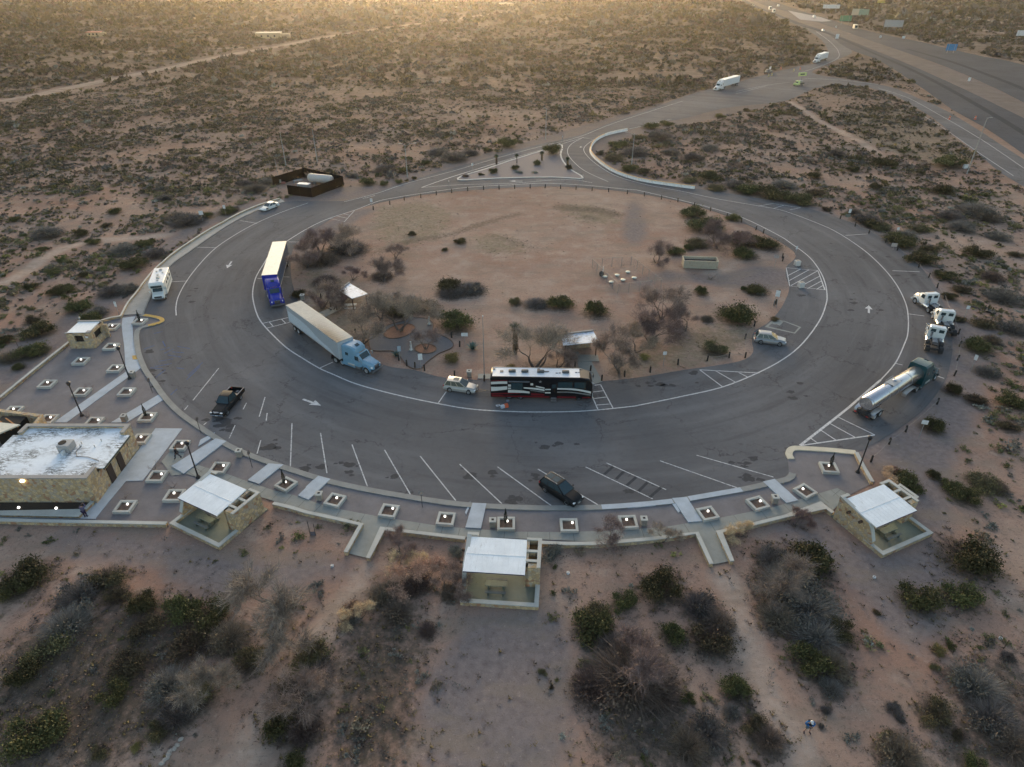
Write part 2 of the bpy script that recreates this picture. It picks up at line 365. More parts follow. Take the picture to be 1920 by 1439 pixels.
GRAV=[GS(p) for p in [
 [(1500,838),(1610,845),(1730,1010),(1790,1000),(1780,870),(1850,760),(1845,650),(1820,590),(1750,500),(1640,425),(1540,393),(1500,400),(1700,520),(1780,650),(1700,790)],
 [(880,1140),(1010,1140),(1060,1130),(1080,1240),(1085,1330),(1060,1400),(1050,1480),(780,1480),(785,1310),(805,1250),(860,1195)],
 [(90,995),(310,1000),(440,1050),(600,1040),(690,1060),(720,1080),(560,1100),(380,1130),(280,1060),(120,1050)],
 [(1380,1000),(1550,965),(1650,1055),(1760,1010),(1830,1100),(1720,1250),(1600,1100),(1480,1020)],
 [(500,390),(400,420),(270,500),(200,600),(0,745),(-100,720),(180,560),(300,460),(400,395),(540,370),(650,350),(800,320),(1000,262),(1290,180),(1380,150),(1390,160),(1290,195),(1000,280),(700,370)],
 [(1100,268),(1140,238),(1300,205),(1420,190),(1500,180),(1420,205),(1300,232),(1170,260),(1120,290),(1200,330),(1400,360),(1560,395),(1540,402),(1300,362),(1120,320),(1095,290)],
 [(1540,393),(1900,640),(1840,650),(1640,440)],
 [(1180,375),(1200,375),(1215,440),(1190,470),(1165,440)],[(1330,520),(1400,500),(1480,500),(1485,545),(1380,540),(1250,525),(1150,560),(1140,545),(1240,505)],
 [(560,440),(660,395),(720,385),(640,430),(580,470),(560,520),(600,590),(740,690),(860,715),(700,690),(560,600),(540,500)]]]
grav=rast(GRAV+[W_TRI],5)
grav=np.maximum(grav,.0)
grass=rast([GS(p) for p in [[(1660,190),(1720,200),(1790,250),(1810,310),(1760,320),(1680,290),(1600,260),(1560,215)],[(700,388),(800,375),(860,400),(840,440),(760,470),(700,450),(690,420)],[(1030,385),(1100,380),(1160,400),(1180,425),(1080,420)],[(870,440),(960,440),(1010,480),(900,480)],[(1240,640),(1330,600),(1410,600),(1420,640),(1360,680),(1140,712),(1130,690)],[(620,700),(740,560),(560,480),(560,560)]]],6)
AMB=vnoise(XX,YY,14,4)
litter=np.clip(rast([GS(p) for p in [[(640,1150),(790,1150),(820,1180),(790,1300),(780,1480),(600,1480),(620,1300)],[(0,1200),(300,1100),(420,1150),(350,1300),(200,1480),(-100,1480)],[(1100,1330),(1250,1300),(1350,1330),(1400,1480),(1100,1480)],[(1800,1200),(1960,1250),(1980,1480),(1700,1480),(1780,1330)]]],5)*.75,0,1)
for pl,w,s in (([(690,482),(735,462),(790,448),(840,441),(880,428),(930,412),(985,398)],3.6,.62),([(1035,385),(1080,392),(1130,396),(1170,408)],6,.6),([(1085,405),(1130,412)],3,.7),([(830,372),(870,376),(920,385)],2.6,.5),([(900,440),(960,452),(1010,470)],4.5,.5),([(760,560),(800,545),(900,530)],2,.4),([(700,430),(740,415)],3,.5),([(1240,650),(1330,630),(1395,655)],6,.5)):
    _b=MB(); _b.ribbon(spline(GS(pl),3),w,0); _n=len(_b.v)//2
    litter=np.maximum(litter,s*rast([[(v[0],v[1]) for v in _b.v[:_n]]+[(v[0],v[1]) for v in _b.v[_n:]][::-1]],3))
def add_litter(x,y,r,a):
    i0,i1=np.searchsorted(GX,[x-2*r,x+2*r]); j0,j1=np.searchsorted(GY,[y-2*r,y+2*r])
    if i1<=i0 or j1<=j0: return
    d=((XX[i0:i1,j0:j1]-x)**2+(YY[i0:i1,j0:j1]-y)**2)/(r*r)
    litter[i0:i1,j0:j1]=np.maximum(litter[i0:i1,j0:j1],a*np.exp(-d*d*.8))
# terrain height: flat where built, gentle relief elsewhere
hs=hard.copy()
for _ in range(3):
    b=hs.copy(); b[2:-2]=np.maximum.reduce([hs[2:-2],hs[4:],hs[:-4]]); hs=b.copy(); hs[:,2:-2]=np.maximum.reduce([b[:,2:-2],b[:,4:],b[:,:-4]])
for _ in range(8):
    b=hs.copy(); b[1:-1]=(hs[1:-1]+hs[2:]+hs[:-2])/3; hs=b.copy(); hs[:,1:-1]=(b[:,1:-1]+b[:,2:]+b[:,:-2])/3
isl=inside(W_INN,XX,YY)
HZ=-.03+(1-hs)*(.9*(vnoise(XX,YY,22,3)-.5)+.35*(vnoise(XX,YY,5,2)-.5))*np.where(isl,.25,1.0)*np.clip((330-YY)/60,0,1)
HZ=np.where(hs>.02,np.minimum(HZ,-.03+(1-hs)*.6),HZ)
WALK=GS([(524,372),(447,400),(380,437),(330,470),(287,507),(255,548),(226,592),(190,600),(262,592),(274,572),(292,535),(317,500),(355,472),(405,437),(470,400),(540,380)])
FARB=[WALK,W_OUT,FW_NEAR,FW_FAR,MEDIAN,SIDE]
def blocked(x,y):
    r=np.zeros(x.shape,bool)
    for p in FARB+TR: r|=inside(p,x,y)
    return r
def TZ(x,y):
    i=int(min(max(np.searchsorted(GX,x)-1,0),len(GX)-2)); j=int(min(max(np.searchsorted(GY,y)-1,0),len(GY)-2))
    u=(x-GX[i])/(GX[i+1]-GX[i]); v=(y-GY[j])/(GY[j+1]-GY[j])
    return float((HZ[i,j]*(1-u)+HZ[i+1,j]*u)*(1-v)+(HZ[i,j+1]*(1-u)+HZ[i+1,j+1]*u)*v)
def look(A,x,y):
    i=np.clip(np.searchsorted(GX,x)-1,0,len(GX)-2); j=np.clip(np.searchsorted(GY,y)-1,0,len(GY)-2)
    u=(x-GX[i])/(GX[i+1]-GX[i]); v=(y-GY[j])/(GY[j+1]-GY[j])
    return (A[i,j]*(1-u)+A[i+1,j]*u)*(1-v)+(A[i,j+1]*(1-u)+A[i+1,j+1]*u)*v
def ground_material():
    m,nt,b=newmat('desert_soil')
    at=nt.nodes.new('ShaderNodeAttribute'); at.attribute_name='zone'
    sp=nt.nodes.new('ShaderNodeSeparateColor'); nt.links.new(at.outputs['Color'],sp.inputs[0])
    R_,G_,B_,A_=sp.outputs[0],sp.outputs[1],sp.outputs[2],at.outputs['Alpha']
    big=noise(nt,.035,5,.6); mid=noise(nt,.25,6,.68); fine=noise(nt,1.6,6,.75); mic=noise(nt,7,4,.8)
    c=mix(nt,(.285,.172,.128),(.345,.25,.198),ramp(nt,big,.35,.65))
    c=mix(nt,c,(.42,.335,.275),math_(nt,'MULTIPLY',ramp(nt,mid,.52,.72),.7))
    c=mix(nt,c,(.19,.135,.11),math_(nt,'MULTIPLY',ramp(nt,fine,.50,.70),.7))
    # gravel
    g=mix(nt,(.155,.125,.12),(.26,.215,.20),ramp(nt,fine,.32,.66))
    rj=math_(nt,'ADD',R_,math_(nt,'MULTIPLY',math_(nt,'SUBTRACT',mid,.5),.9))
    c=mix(nt,c,g,math_(nt,'MULTIPLY',ramp(nt,rj,.25,.75),ramp(nt,R_,.01,.2)))
    # trodden trails
    t=mix(nt,(.325,.245,.20),(.42,.34,.285),ramp(nt,fine,.35,.65))
    gj=math_(nt,'ADD',G_,math_(nt,'MULTIPLY',math_(nt,'SUBTRACT',mid,.5),.8))
    c=mix(nt,c,t,math_(nt,'MULTIPLY',ramp(nt,gj,.3,.8),ramp(nt,G_,.02,.25)))
    c=mix(nt,c,(.24,.19,.15),math_(nt,'MULTIPLY',ramp(nt,noise(nt,.11,7,.7,stretch=(1,2.2,1)),.50,.62),.6))
    # dry grass
    gr=mix(nt,(.15,.125,.085),(.30,.25,.17),ramp(nt,fine,.4,.62))
    c=mix(nt,c,gr,math_(nt,'MULTIPLY',ramp(nt,math_(nt,'ADD',A_,math_(nt,'MULTIPLY',math_(nt,'SUBTRACT',noise(nt,.7,6,.72),.5),3.2)),.55,1.05),.7))
    # leaf litter and ground cover
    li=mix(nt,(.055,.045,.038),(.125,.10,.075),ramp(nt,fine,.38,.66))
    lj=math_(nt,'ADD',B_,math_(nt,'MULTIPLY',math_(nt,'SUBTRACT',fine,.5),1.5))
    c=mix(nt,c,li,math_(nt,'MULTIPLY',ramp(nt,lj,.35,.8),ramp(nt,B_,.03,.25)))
    # far, low ground cover between the shrubs
    gm=nt.nodes.new('ShaderNodeNewGeometry'); sx=nt.nodes.new('ShaderNodeSeparateXYZ'); nt.links.new(gm.outputs['Position'],sx.inputs[0])
    far=ramp(nt,sx.outputs[1],130,420)
    cov=ramp(nt,noise(nt,.16,8,.8),.33,.53)
    c=mix(nt,c,(.105,.082,.062),math_(nt,'MULTIPLY',math_(nt,'MULTIPLY',cov,far),math_(nt,'SUBTRACT',.88,math_(nt,'MULTIPLY',G_,.8))))
    c=mix(nt,c,(.115,.085,.07),math_(nt,'MULTIPLY',ramp(nt,noise(nt,3.2,5,.8),.55,.66),.55))
    c=mix(nt,c,(.52,.42,.35),math_(nt,'MULTIPLY',ramp(nt,noise(nt,2.4,6,.8),.58,.68),.35))
    c=mix(nt,c,(.07,.05,.045),math_(nt,'MULTIPLY',ramp(nt,mic,.60,.74),.6))
    c=mix(nt,c,(.50,.42,.37),math_(nt,'MULTIPLY',ramp(nt,noise(nt,11,3,.8),.64,.74),.5))
    nt.links.new(c,b.inputs['Base Color']); b.inputs['Roughness'].default_value=1; b.inputs['Specular IOR Level'].default_value=.03
    h=math_(nt,'ADD',math_(nt,'MULTIPLY',fine,.6),math_(nt,'MULTIPLY',mic,.25)); bump(nt,b,h,.6,.12)
    return m
SOIL=ground_material()
trail*=(1-.9*np.clip(grav,0,1))
def make_ground():
    nx,ny=XX.shape
    V=np.stack([XX,YY,HZ],-1).reshape(-1,3)
    i,j=np.meshgrid(np.arange(nx-1),np.arange(ny-1),indexing='ij'); a=(i*ny+j).ravel()
    Fc=np.stack([a,a+ny,a+ny+1,a+1],-1)
    me=bpy.data.meshes.new('ground'); fast_mesh(me,V,Fc)
    at=me.color_attributes.new('zone','FLOAT_COLOR','POINT')
    col=np.stack([grav,trail,litter,grass],-1).reshape(-1).astype(np.float32); at.data.foreach_set('color',col)
    me.materials.append(SOIL); me.polygons.foreach_set('use_smooth',[True]*len(Fc))
    o=bpy.data.objects.new('ground',me); COL.objects.link(o); tag(o,kind='structure'); return o
def fast_mesh(me,V,Fc):
    V=np.asarray(V,np.float32); Fc=np.asarray(Fc,np.int32); n=Fc.shape[1]
    me.vertices.add(len(V)); me.vertices.foreach_set('co',V.ravel())
    me.loops.add(Fc.size); me.loops.foreach_set('vertex_index',Fc.ravel())
    me.polygons.add(len(Fc)); me.polygons.foreach_set('loop_start',np.arange(0,Fc.size,n,dtype=np.int32))
    me.polygons.foreach_set('loop_total',np.full(len(Fc),n,np.int32)); me.update(calc_edges=True)
# ---------------------------------------------------------------- roads and sheets
def struct(b,name,m,smooth=False): o=b.build(name,m,smooth=smooth); return tag(o,kind='structure')
def roads():
    struct(MB().sheet([W_OUT,W_INN],.006),'ring_road',ASPH)
    struct(MB().sheet([FW_NEAR],.012),'highway_near_carriageway',ASPH2)
    struct(MB().sheet([FW_FAR],.012),'highway_far_carriageway',ASPH2)
    dm=M('median_dirt',(.165,.135,.12),.95,spec=.03,var=.2,vs=.15,dirt=(.2,.18,.17,.6),ds=.05)
    struct(MB().sheet([MEDIAN],.004),'median',dm)
    tm=M('track_sand',(.30,.235,.195),.95,spec=.03,var=.22,vs=.12,dirt=(.3,.22,.17,.5),ds=.3)
    bt=MB()
    for pl,w in TRAILS[:3]+TRAILS[5:9]: bt.ribbon(spline(GS(pl),3),w,.01+.003*len(bt.v)/1000)
    struct(bt,'dirt_track',tm)
    struct(MB().sheet([SIDE],.02),'frontage_lot',M('pale_lot',(.36,.33,.31),.9,spec=.03))
    # worn wheel tracks down the carriageways
    b=MB()
    for pl,w in (([(1640,101),(1700,127),(1760,157),(1830,196),(1920,250),(2060,340)],2.6),([(1700,92),(1780,115),(1850,140),(1930,172),(2100,250)],3.0),([(1500,48),(1560,66),(1640,101)],2.4)):
        b.ribbon(spline(GS(pl),4),w,.018)
    struct(b,'tyre_worn_lane',M('dark_lane',(.045,.05,.058),.95,spec=.03,var=.15,vs=.4))
    # plaza gravel
    m,nt,bs=newmat('plaza_gravel')
    c=mix(nt,(.135,.125,.13),(.20,.185,.19),ramp(nt,noise(nt,.5,6,.7),.3,.7))
    sp=noise(nt,13,4,.85); c=mix(nt,c,(.34,.30,.29),math_(nt,'MULTIPLY',ramp(nt,sp,.55,.7),.6)); c=mix(nt,c,(.07,.055,.06),math_(nt,'MULTIPLY',ramp(nt,noise(nt,9,4,.8),.56,.7),.6))
    nt.links.new(c,bs.inputs['Base Color']); bs.inputs['Roughness'].default_value=.95; bump(nt,bs,sp,.5,.03)
    global PGRAV; PGRAV=m
    inner=[p for p in OUT[9:52]]
    # gravel outline: plaza minus carpark side
    gp=[(254,588)]+[(226,592),(190,600),(130,638),(60,690),(0,740),(-120,830),(-120,984),(0,984),(317,988),(345,962),(386,897),(512,940),(575,962),(625,975),(677,984),(715,992),(762,998),(872,1010),(1010,1014),(1112,1021),(1222,1012),(1309,1002),(1347,997),(1412,984),(1475,969),(1545,948),(1590,930),(1640,905),(1610,848)]
    edge=[p for p in OUT if False]
    k0=OUT.index((1605,846)); k1=OUT.index((267,590))
    seg=[OUT[i] for i in range(k0,k1,-1)]
    poly=GS(gp)+GS(seg)
    struct(MB().sheet([poly],.008),'plaza_gravel_bed',m)
    # kerb walk strip along the car park
    kseg=spline([OUT[i] for i in range(k1,OUT.index((1479,887))+1)],3)
    b=MB(); b.ribbon(GS(kseg),.75,0.0,off=-.375,h=.13); struct(b,'kerb',KERBM)
    b=MB(); b.ribbon(GS(spline([(1127,948),(1196,943.5),(1259,937)],5)),.72,0.0,off=-.378,h=.136); b.ribbon(GS(spline([(1289,932.5),(1320,927),(1387,915.5)],5)),.72,0,off=-.378,h=.136); struct(b,'new_kerb_section',CONCN)
    b=MB(); b.ribbon(GS(spline([(1477,862),(1472,852),(1476,842),(1486,838),(1500,838),(1550,841),(1603,846)],4)),.8,0,off=-.41,h=.142); struct(b,'cream_kerb',CREAM)
    b=MB(); b.ribbon(GS(spline([(273,590.5),(285,592),(303,596),(309,601),(303,607),(279,613.5)],4)),.7,0,off=-.36,h=.142); struct(b,'yellow_kerb',YELP)
    # left entrance walk, kerb and low wall
    lw=spline([(524,372),(485,384),(447,400),(412,419),(380,437),(330,470),(308,488),(287,507),(268,530),(255,548),(240,566),(230,584),(226,592)],3)
    lk=[OUT[i] for i in range(0,10)]
    W=GS(lw)+GS(lk)[::-1]
    struct(MB().sheet([W],.10),'sidewalk',concrete_mat('entrance_walk',(.30,.30,.285)))
    b=MB(); b.ribbon(GS(spline(lk,3)),.25,0.0,off=.12,h=.12); struct(b,'kerb',concrete_mat('dark_kerb',(.20,.205,.2)))
    global LWALL; LWALL=lw
    # bottom walk
    up=[(345,888),(372,873),(427,890),(465,904),(512,920),(560,932),(617,952),(707,969),(815,986),(879,992.5),(969,998),(1051,999),(1143,996),(1222,991),(1260,987),(1350,972),(1450,952),(1522,930),(1570,916),(1592,928)]
    lo=[(1561,958),(1545,944),(1475,964),(1412,979),(1347,994),(1375,1052),(1335,1060),(1309,998),(1222,1008),(1112,1017),(1008,1012),(874,1008),(825,1002),(762,993),(715,990),(687,1047),(646,1037),(677,981),(625,970),(575,957),(512,940),(430,915)]
    struct(MB().sheet([GS(up+lo)],.06),'sidewalk',CONC)
    # joints across the walk
    b=MB()
    for t in range(len(up)-1):
        for u in (.25,.75):
            p=G(up[t][0]*(1-u)+up[t+1][0]*u,up[t][1]*(1-u)+up[t+1][1]*u); d=(G(*up[t+1])-G(*up[t])).normalized(); nn=Vector((d.y,-d.x,0))
            b.ribbon([(p.x,p.y),(p.x+nn.x*1.6,p.y+nn.y*1.6)],.04,.064)
    struct(b,'sidewalk_joint',M('joint_dark',(.10,.105,.1),.9))
    S=[[(230,597),(254,594),(248,606),(251,643),(262,646),(264,668),(265,690),(236,698),(233,650),(228,612)],
       [(236,698),(265,690),(125,793),(101,793)],[(299,740),(309,749),(238,793),(208,793)],
       [(292,804),(342,804.5),(268,902),(236,903),(180,972),(150,972),(215,902)],
       [(-60,951),(0,952),(162,957),(180,972),(180,974),(0,972),(-60,971)],
       [(405,824),(425,829),(345,890),(322,876)],[(504,871),(532,873),(486,909),(465,902)],[(597,894),(620,900),(579,939),(559,931)],
       [(886,945),(912,946),(902,992.5),(872.6,991)],[(1260,936),(1287.5,934),(1316,979),(1290,981)],[(1430,905),(1452,900),(1496,940),(1474,945)]]
    for i,s in enumerate(S):
        b=MB(); b.prism(GS(s),0.0,.145+.004*(i%3) if i>=5 else .05+.004*i); struct(b,'crossing_slab',CONCN)
    # shaped wings of the ramps
    b=MB()
    for s in ([(376,826),(403,812),(396,823),(372,838)],[(483,888),(504,872),(500,884),(480,894)],[(574,914),(592,897),(588,910),(572,922)],[(872,962),(882,941),(881,950),(874,966)],[(1262,938),(1275,960),(1271,962),(1258,943)],[(1458,906),(1480,924),(1476,927),(1454,909)]):
        b.prism(GS(s),0,.10)
    struct(b,'ramp_wing',CONCN)
    struct(MB().sheet([GS([(303,866),(320,846),(346,851),(338,872),(322,876),(345,890),(322,893)])],.05),'paved_pad',CONC)
    struct(MB().sheet([GS([(236,804),(292,804),(262,842),(224,838)])],.03),'paved_pad',concrete_mat('pad2',(.2,.2,.19)))
    b=MB(); b.prism(GS([(248,668),(257,667),(258,675),(249,675)]),.05,.078); struct(b,'tactile_plate',YELP)
    # traffic island
    b=MB(); b.ribbon(W_TRI,.45,0,h=.16,closed=True); struct(b,'kerb',concrete_mat('white_kerb',(.5,.49,.47)))
    b=MB(); b.sheet([W_TRI],.09); struct(b,'traffic_island_bed',M('island_gravel',(.17,.15,.155),.95,var=.2,vs=6))
    # gravelled garden path in the middle ground
    gp=spline([(766,688),(741,661),(714,659),(697,657),(692,645),(693,628),(709,617),(738,607),(762,601),(768,594),(779,596),(792,597),(806,601),(813,609),(812,621),(826,629),(841,636),(850,645),(847,653),(834,659),(822,664),(800,680),(788,692)],3,True)
    struct(MB().sheet([GS(gp)],.05),'garden_path',M('path_gravel',(.125,.125,.135),.95,var=.2,vs=8))
    b=MB(); b.ribbon(GS(gp),.12,.0,h=.1,closed=True)
    for cx,cy,rx,ry,a in ((749,622,30,12,-.25),(798,655,20,9,0)):
        el=[(cx+rx*math.cos(t)*math.cos(a)-ry*math.sin(t)*math.sin(a),cy+rx*math.cos(t)*math.sin(a)+ry*math.sin(t)*math.cos(a)) for t in np.linspace(0,2*PI,24,endpoint=False)]
        b.ribbon(GS(el),.14,.0,h=.13,closed=True)
        struct(MB().sheet([GS(el)],.065),'planting_bed',M('red_mulch',(.25,.13,.085),.95,var=.25,vs=5))
    struct(b,'path_edging',M('edging_brown',(.12,.075,.055),.85))
    struct(MB().sheet([GS([(1079,668),(1103,667),(1130,716),(1110,722),(1090,706)])],.02),'garden_path',CONC)
    struct(MB().sheet([GS([(596,588),(640,568),(655,573),(606,597)])],.035),'garden_path',CONC)
    # manhole pad
    b=MB(); b.ribbon(GS([(1453,600),(1471,603),(1500,614),(1490,625),(1437,613)]),.32,.012,closed=True); b.sheet([GS([(1449,606),(1455,600),(1469,604),(1462,611)])],.016)
    for q in ((1452,607),(1461,602)): p=G(*q); b.tube([(p.x,p.y,.0),(p.x,p.y,.03)],.38,12)
    struct(b,'concrete_pad',CONC)
# ---------------------------------------------------------------- painted markings
def markings():
    b=MB(); z=.012
    IL=[(705,379),(665,394.5),(617,410),(580,427),(539,452),(508,476),(494,496),(480,520),(474,545),(475,565),(482,590),(492,607),(511,628),(538,653),(567,672),(599,691),(626,703),(667,720),(732,738),(800,753),(879,767),(958,772),(1018,773),(1097,771),(1180,763),(1204,759),(1282,743),(1355,726),(1420,700),(1470,673),(1506,643),(1537,601),(1549,570),(1550.5,552),(1547,531),(1537,508),(1517,482),(1485,458),(1457,440),(1391,408),(1329,389),(1273,375),(1200,358),(1177,355.5),(1099,348),(1020,344),(960,347),(885,351),(810,360),(735,372)]
    b.ribbon(spline(GS(IL),4,True),.20,z,closed=True)
    struct(b,'ring_edge_line',WHITEP); b=MB()
    L=[[(577.5,381),(530,397.5),(480,419),(442,440),(405,465),(375,495),(350,527.5),(335,555),(330,575),(330.5,592)],
       [(1651,713),(1679,681),(1696,645),(1702,626),(1703,597),(1698,569),(1682,536),(1658,505),(1623,472),(1578,441),(1540,422),(1470,396),(1419,386),(1343,373),(1273,358),(1217,348),(1161,332.5),(1132.5,318),(1107,299),(1094.5,282),(1101.5,270.6),(1121,259),(1149,249.5),(1203,237),(1259,224)],
       [(645,379),(710,362),(760,345),(850,321),(935,296),(1010,276),(1085,257.5),(1155,230),(1280,190)],
       [(1091,259.5),(1072,270),(1064,282.5),(1070,297.5),(1095,320),(1140,341)],
       [(791,352),(830,338),(880,322),(950,300),(1020,280),(1050,271)],[(791,352),(860,347),(960,344),(1060,337),(1110,343)],
       [(790,352),(850,331),(935,306),(1021,284)],
       [(1051,271),(1094,258)],
       [(1508,147),(1583,151),(1647,159)],[(1380,172),(1440,160),(1480,155)],[(1500,137),(1545,122),(1570,110),(1573,100),(1565,87),(1548,72),(1530,60)],[(1530,59),(1556,78)],
       [(1645,165),(1700,183),(1760,215),(1840,262),(1920,316)],[(1700,200),(1760,235),(1840,290),(1900,330)]]
    for i,p in enumerate(L): b.ribbon(spline(GS(p),4),.17 if i not in(8,) else .3,z+.003*(i%3+1))
    struct(b,'lane_line',WHITEP); b=MB()
    b.ribbon(GS([(1500,836),(1572,780),(1592,764),(1651,713)]),.32,z+.006)
    b.ribbon(GS([(1501,836),(1640,816)]),.2,z+.008)
    b.ribbon(GS([(1572,783),(1640,816)]),.14,z+.010)
    for p in ([(1555,794),(1604,821)],[(1537.5,806),(1569,827)],[(1520,822),(1534,832)]): b.ribbon(GS(p),.15,z+.004)
    struct(b,'hatched_bay_marking',WHITEP); b=MB()
    st=[[(547.5,794),(544.5,875)],[(601,812.5),(613,887.5)],[(660,834),(689,912.5)],[(721,844),(769.5,927.5)],[(788,856),(854.5,939)],[(862,871),(941,945)],[(933,876),(1034,949)],[(1008.6,880),(1121,947)],[(1098,876),(1224,936)],[(1137,868.5),(1249,918.6)],[(1237.5,864.5),(1382,915)],[(1306,854),(1450,895)],
        [(410,691),(362,751)],[(352.5,761),(346,769)],[(387.5,792.5),(382,797)],[(441,797.5),(430,822)],[(501,775),(499,790)],[(489,826),(482,851)],[(462,756),(456,768)],[(486,782),(497,745)]]
    for p in st: b.ribbon(GS(p),.13,z)
    struct(b,'parking_stall_line',paint_mat('stall_paint',(.60,.60,.59),.8)); b=MB()
    bay=[[(1585,442),(1627,439)],[(1673.5,508),(1724,510)],[(1703,589),(1733,593)],[(1679,682),(1692,685)],[(1744,701),(1770,710)],[(1422,387),(1449,382)],[(1450,391.5),(1471,385)],[(1481,394),(1501,390)],[(1449,382),(1501,390)],[(450,414),(482.5,419.5)],[(369,464),(405,465)],[(320,529),(349,527.5)],[(482.5,522.5),(492.5,523)],[(541,454),(577.5,454.5)],[(530,519.5),(542.5,520)],
         [(617.5,410),(646,416),(665,395)],[(630,405),(652,410)],[(643,401),(656,404)],[(493.5,606.6),(545,595)],[(500,616),(548,603.5)],[(505,604.5),(512,612)],[(528,599),(536,607)],[(599,691),(624,679.5)],[(822,756),(836.6,735)],
         [(1126,721.6),(1149.5,766)],[(1111,745),(1121,768)],[(1114,723),(1126,721.6)],[(1112,735.6),(1132.7,733)],[(1112,748),(1137.6,745)],[(1119,760),(1144.6,758)],
         [(1312,694),(1424,700)],[(1312,694),(1355,726)],[(1342,696),(1378.6,717)],[(1385,699),(1402,707.7)],
         [(1474,502.5),(1533.6,508),(1546.6,544),(1480.7,537),(1474,502.5)],[(1476,518),(1501,505)],[(1479,527),(1516.7,506.4)],[(1483,536),(1533.6,508)],[(1498,539),(1537.5,518)],[(1514,541.6),(1541,527)],[(1531,543),(1544,535)],
         [(680,373),(703,367)],[(1093,258.5),(1116,263)],[(1005,338),(1040,338)],[(1380,176),(1436,162)]]
    for i,p in enumerate(bay): b.ribbon(GS(p),.15,z+.0025*(i%4)+.002)
    struct(b,'truck_bay_line',WHITEP); b=MB()
    for p in ([(380,680),(352,705)],[(375,688),(350,712)],[(300,657),(318,652)],[(308,663),(325,655)],[(315,666),(340,670)],[(322,660),(345,662)],[(333,650),(356,654)],[(290,688),(322,682)],[(282,690),(306,692)],[(298,678),(325,673)],[(331,690),(345,692)],[(320,741),(332,730)],[(270,655),(290,648)],[(288,626),(305,622)],[(292,708),(310,694)],[(305,640),(310,650)]):
        b.ribbon(GS(p),.12,z)
    struct(b,'blue_bay_marking',BLUEP); b=MB()
    for p in ([(1150,875),(1133,890)],[(1170,884),(1155,899)],[(1193,895),(1175,911)],[(1215,904),(1197,922)],[(1240,914),(1218,933)]): b.ribbon(GS(p),.35,z)
    struct(b,'blacked_out_marking',BLACKP); b=MB()
    def arrow(c,d,L=2.6):
        c=G(*c); t=(G(*d)-c).normalized(); n=Vector((-t.y,t.x,0)); q=lambda a,s:((c+t*a*L+n*s).x,(c+t*a*L+n*s).y)
        b.sheet([[q(-.5,.16),q(-.5,-.16),q(.05,-.16),q(.0,-.62),q(.5,0),q(.0,.62),q(.05,.16)]],z+.003)
    arrow((1629,580),(1629,560),3.2); arrow((430,497),(424,506),3.4); arrow((585,755),(605,762),3.2); arrow((967,340),(950,340),3.6); arrow((1089,276),(1088,290),1.6)
    struct(b,'arrow_marking',WHITEP); b=MB()
    rr=random.Random(3)
    # dark drips and oil blots on the parking bays
    for (cx,cy,w,h,n) in ((290,712,12,16,10),(425,798,20,9,12),(1400,868,30,8,6),(640,870,30,10,8),(880,890,40,10,8),(1000,900,20,8,4),(1600,560,6,30,6),(1560,470,20,16,6),(360,560,8,30,5),(1480,740,30,12,5),(425,795,30,14,9),(500,840,10,6,4),(577,875,12,7,4),(655,888,10,7,3),(655,1,0,0,0),(730,895,8,6,3),(965,935,10,5,5),(1400,900,22,8,7),(1230,720,45,6,9),(1300,700,12,5,3),(1500,555,8,5,4),(1640,480,20,10,7),(1690,515,18,6,5),(440,800,14,8,4),(520,830,26,12,5),(1180,920,9,4,2),(282,655,10,7,3),(305,700,14,18,3),(1060,830,60,14,5),(1650,585,10,4,2)):
        for k in range(n):
            p=G(cx+rr.gauss(0,w*.6),cy+rr.gauss(0,h*.5)); r=rr.uniform(.12,.55)
            b.sheet([[(p.x+r*rr.uniform(.5,1.2)*math.cos(t)*1.5,p.y+r*rr.uniform(.5,1.2)*math.sin(t)) for t in np.linspace(0,2*PI,11,endpoint=False)]],z-.004+.0006*(k%5))
    struct(b,'oil_stain',paint_mat('oil_dark',(.068,.066,.068),.6))
# ---------------------------------------------------------------- vegetation
KIND_COL={ # (dark, light) leaf colours, stem colour
 'green':((.042,.044,.018),(.125,.115,.045),(.10,.075,.055)),
 'olive':((.060,.054,.032),(.18,.148,.075),(.12,.09,.07)),
 'grey':((.065,.060,.053),(.165,.150,.130),(.20,.175,.16)),
 'brown':((.09,.068,.052),(.22,.16,.12),(.19,.145,.12)),
 'tan':((.22,.15,.10),(.42,.30,.20),(.25,.18,.13)),
 'silver':((.12,.12,.10),(.27,.27,.23),(.2,.18,.16)),
 'agave':((.05,.085,.07),(.13,.19,.16),(.1,.12,.1)),
 'yellow':((.12,.10,.04),(.27,.22,.09),(.2,.15,.1))}
def tris_at(P,size,rs,up=.3):
    n=len(P); a=rs.normal(size=(n,3)); a/=np.linalg.norm(a,axis=1)[:,None]
    b=rs.normal(size=(n,3)); b-=a*(a*b).sum(1)[:,None]; b/=np.linalg.norm(b,axis=1)[:,None]
    a[:,2]+=up; s=(size*rs.uniform(.6,1.5,n))[:,None]
    return np.stack([P-b*s*.55,P+b*s*.55,P+a*s*1.25],1)
def twigs(A,B,w,rs):
    d=B-A; s=np.cross(d,rs.normal(size=d.shape)); s/=np.linalg.norm(s,axis=1)[:,None]+1e-9
    return np.stack([A-s*w/2,A+s*w/2,B],1)
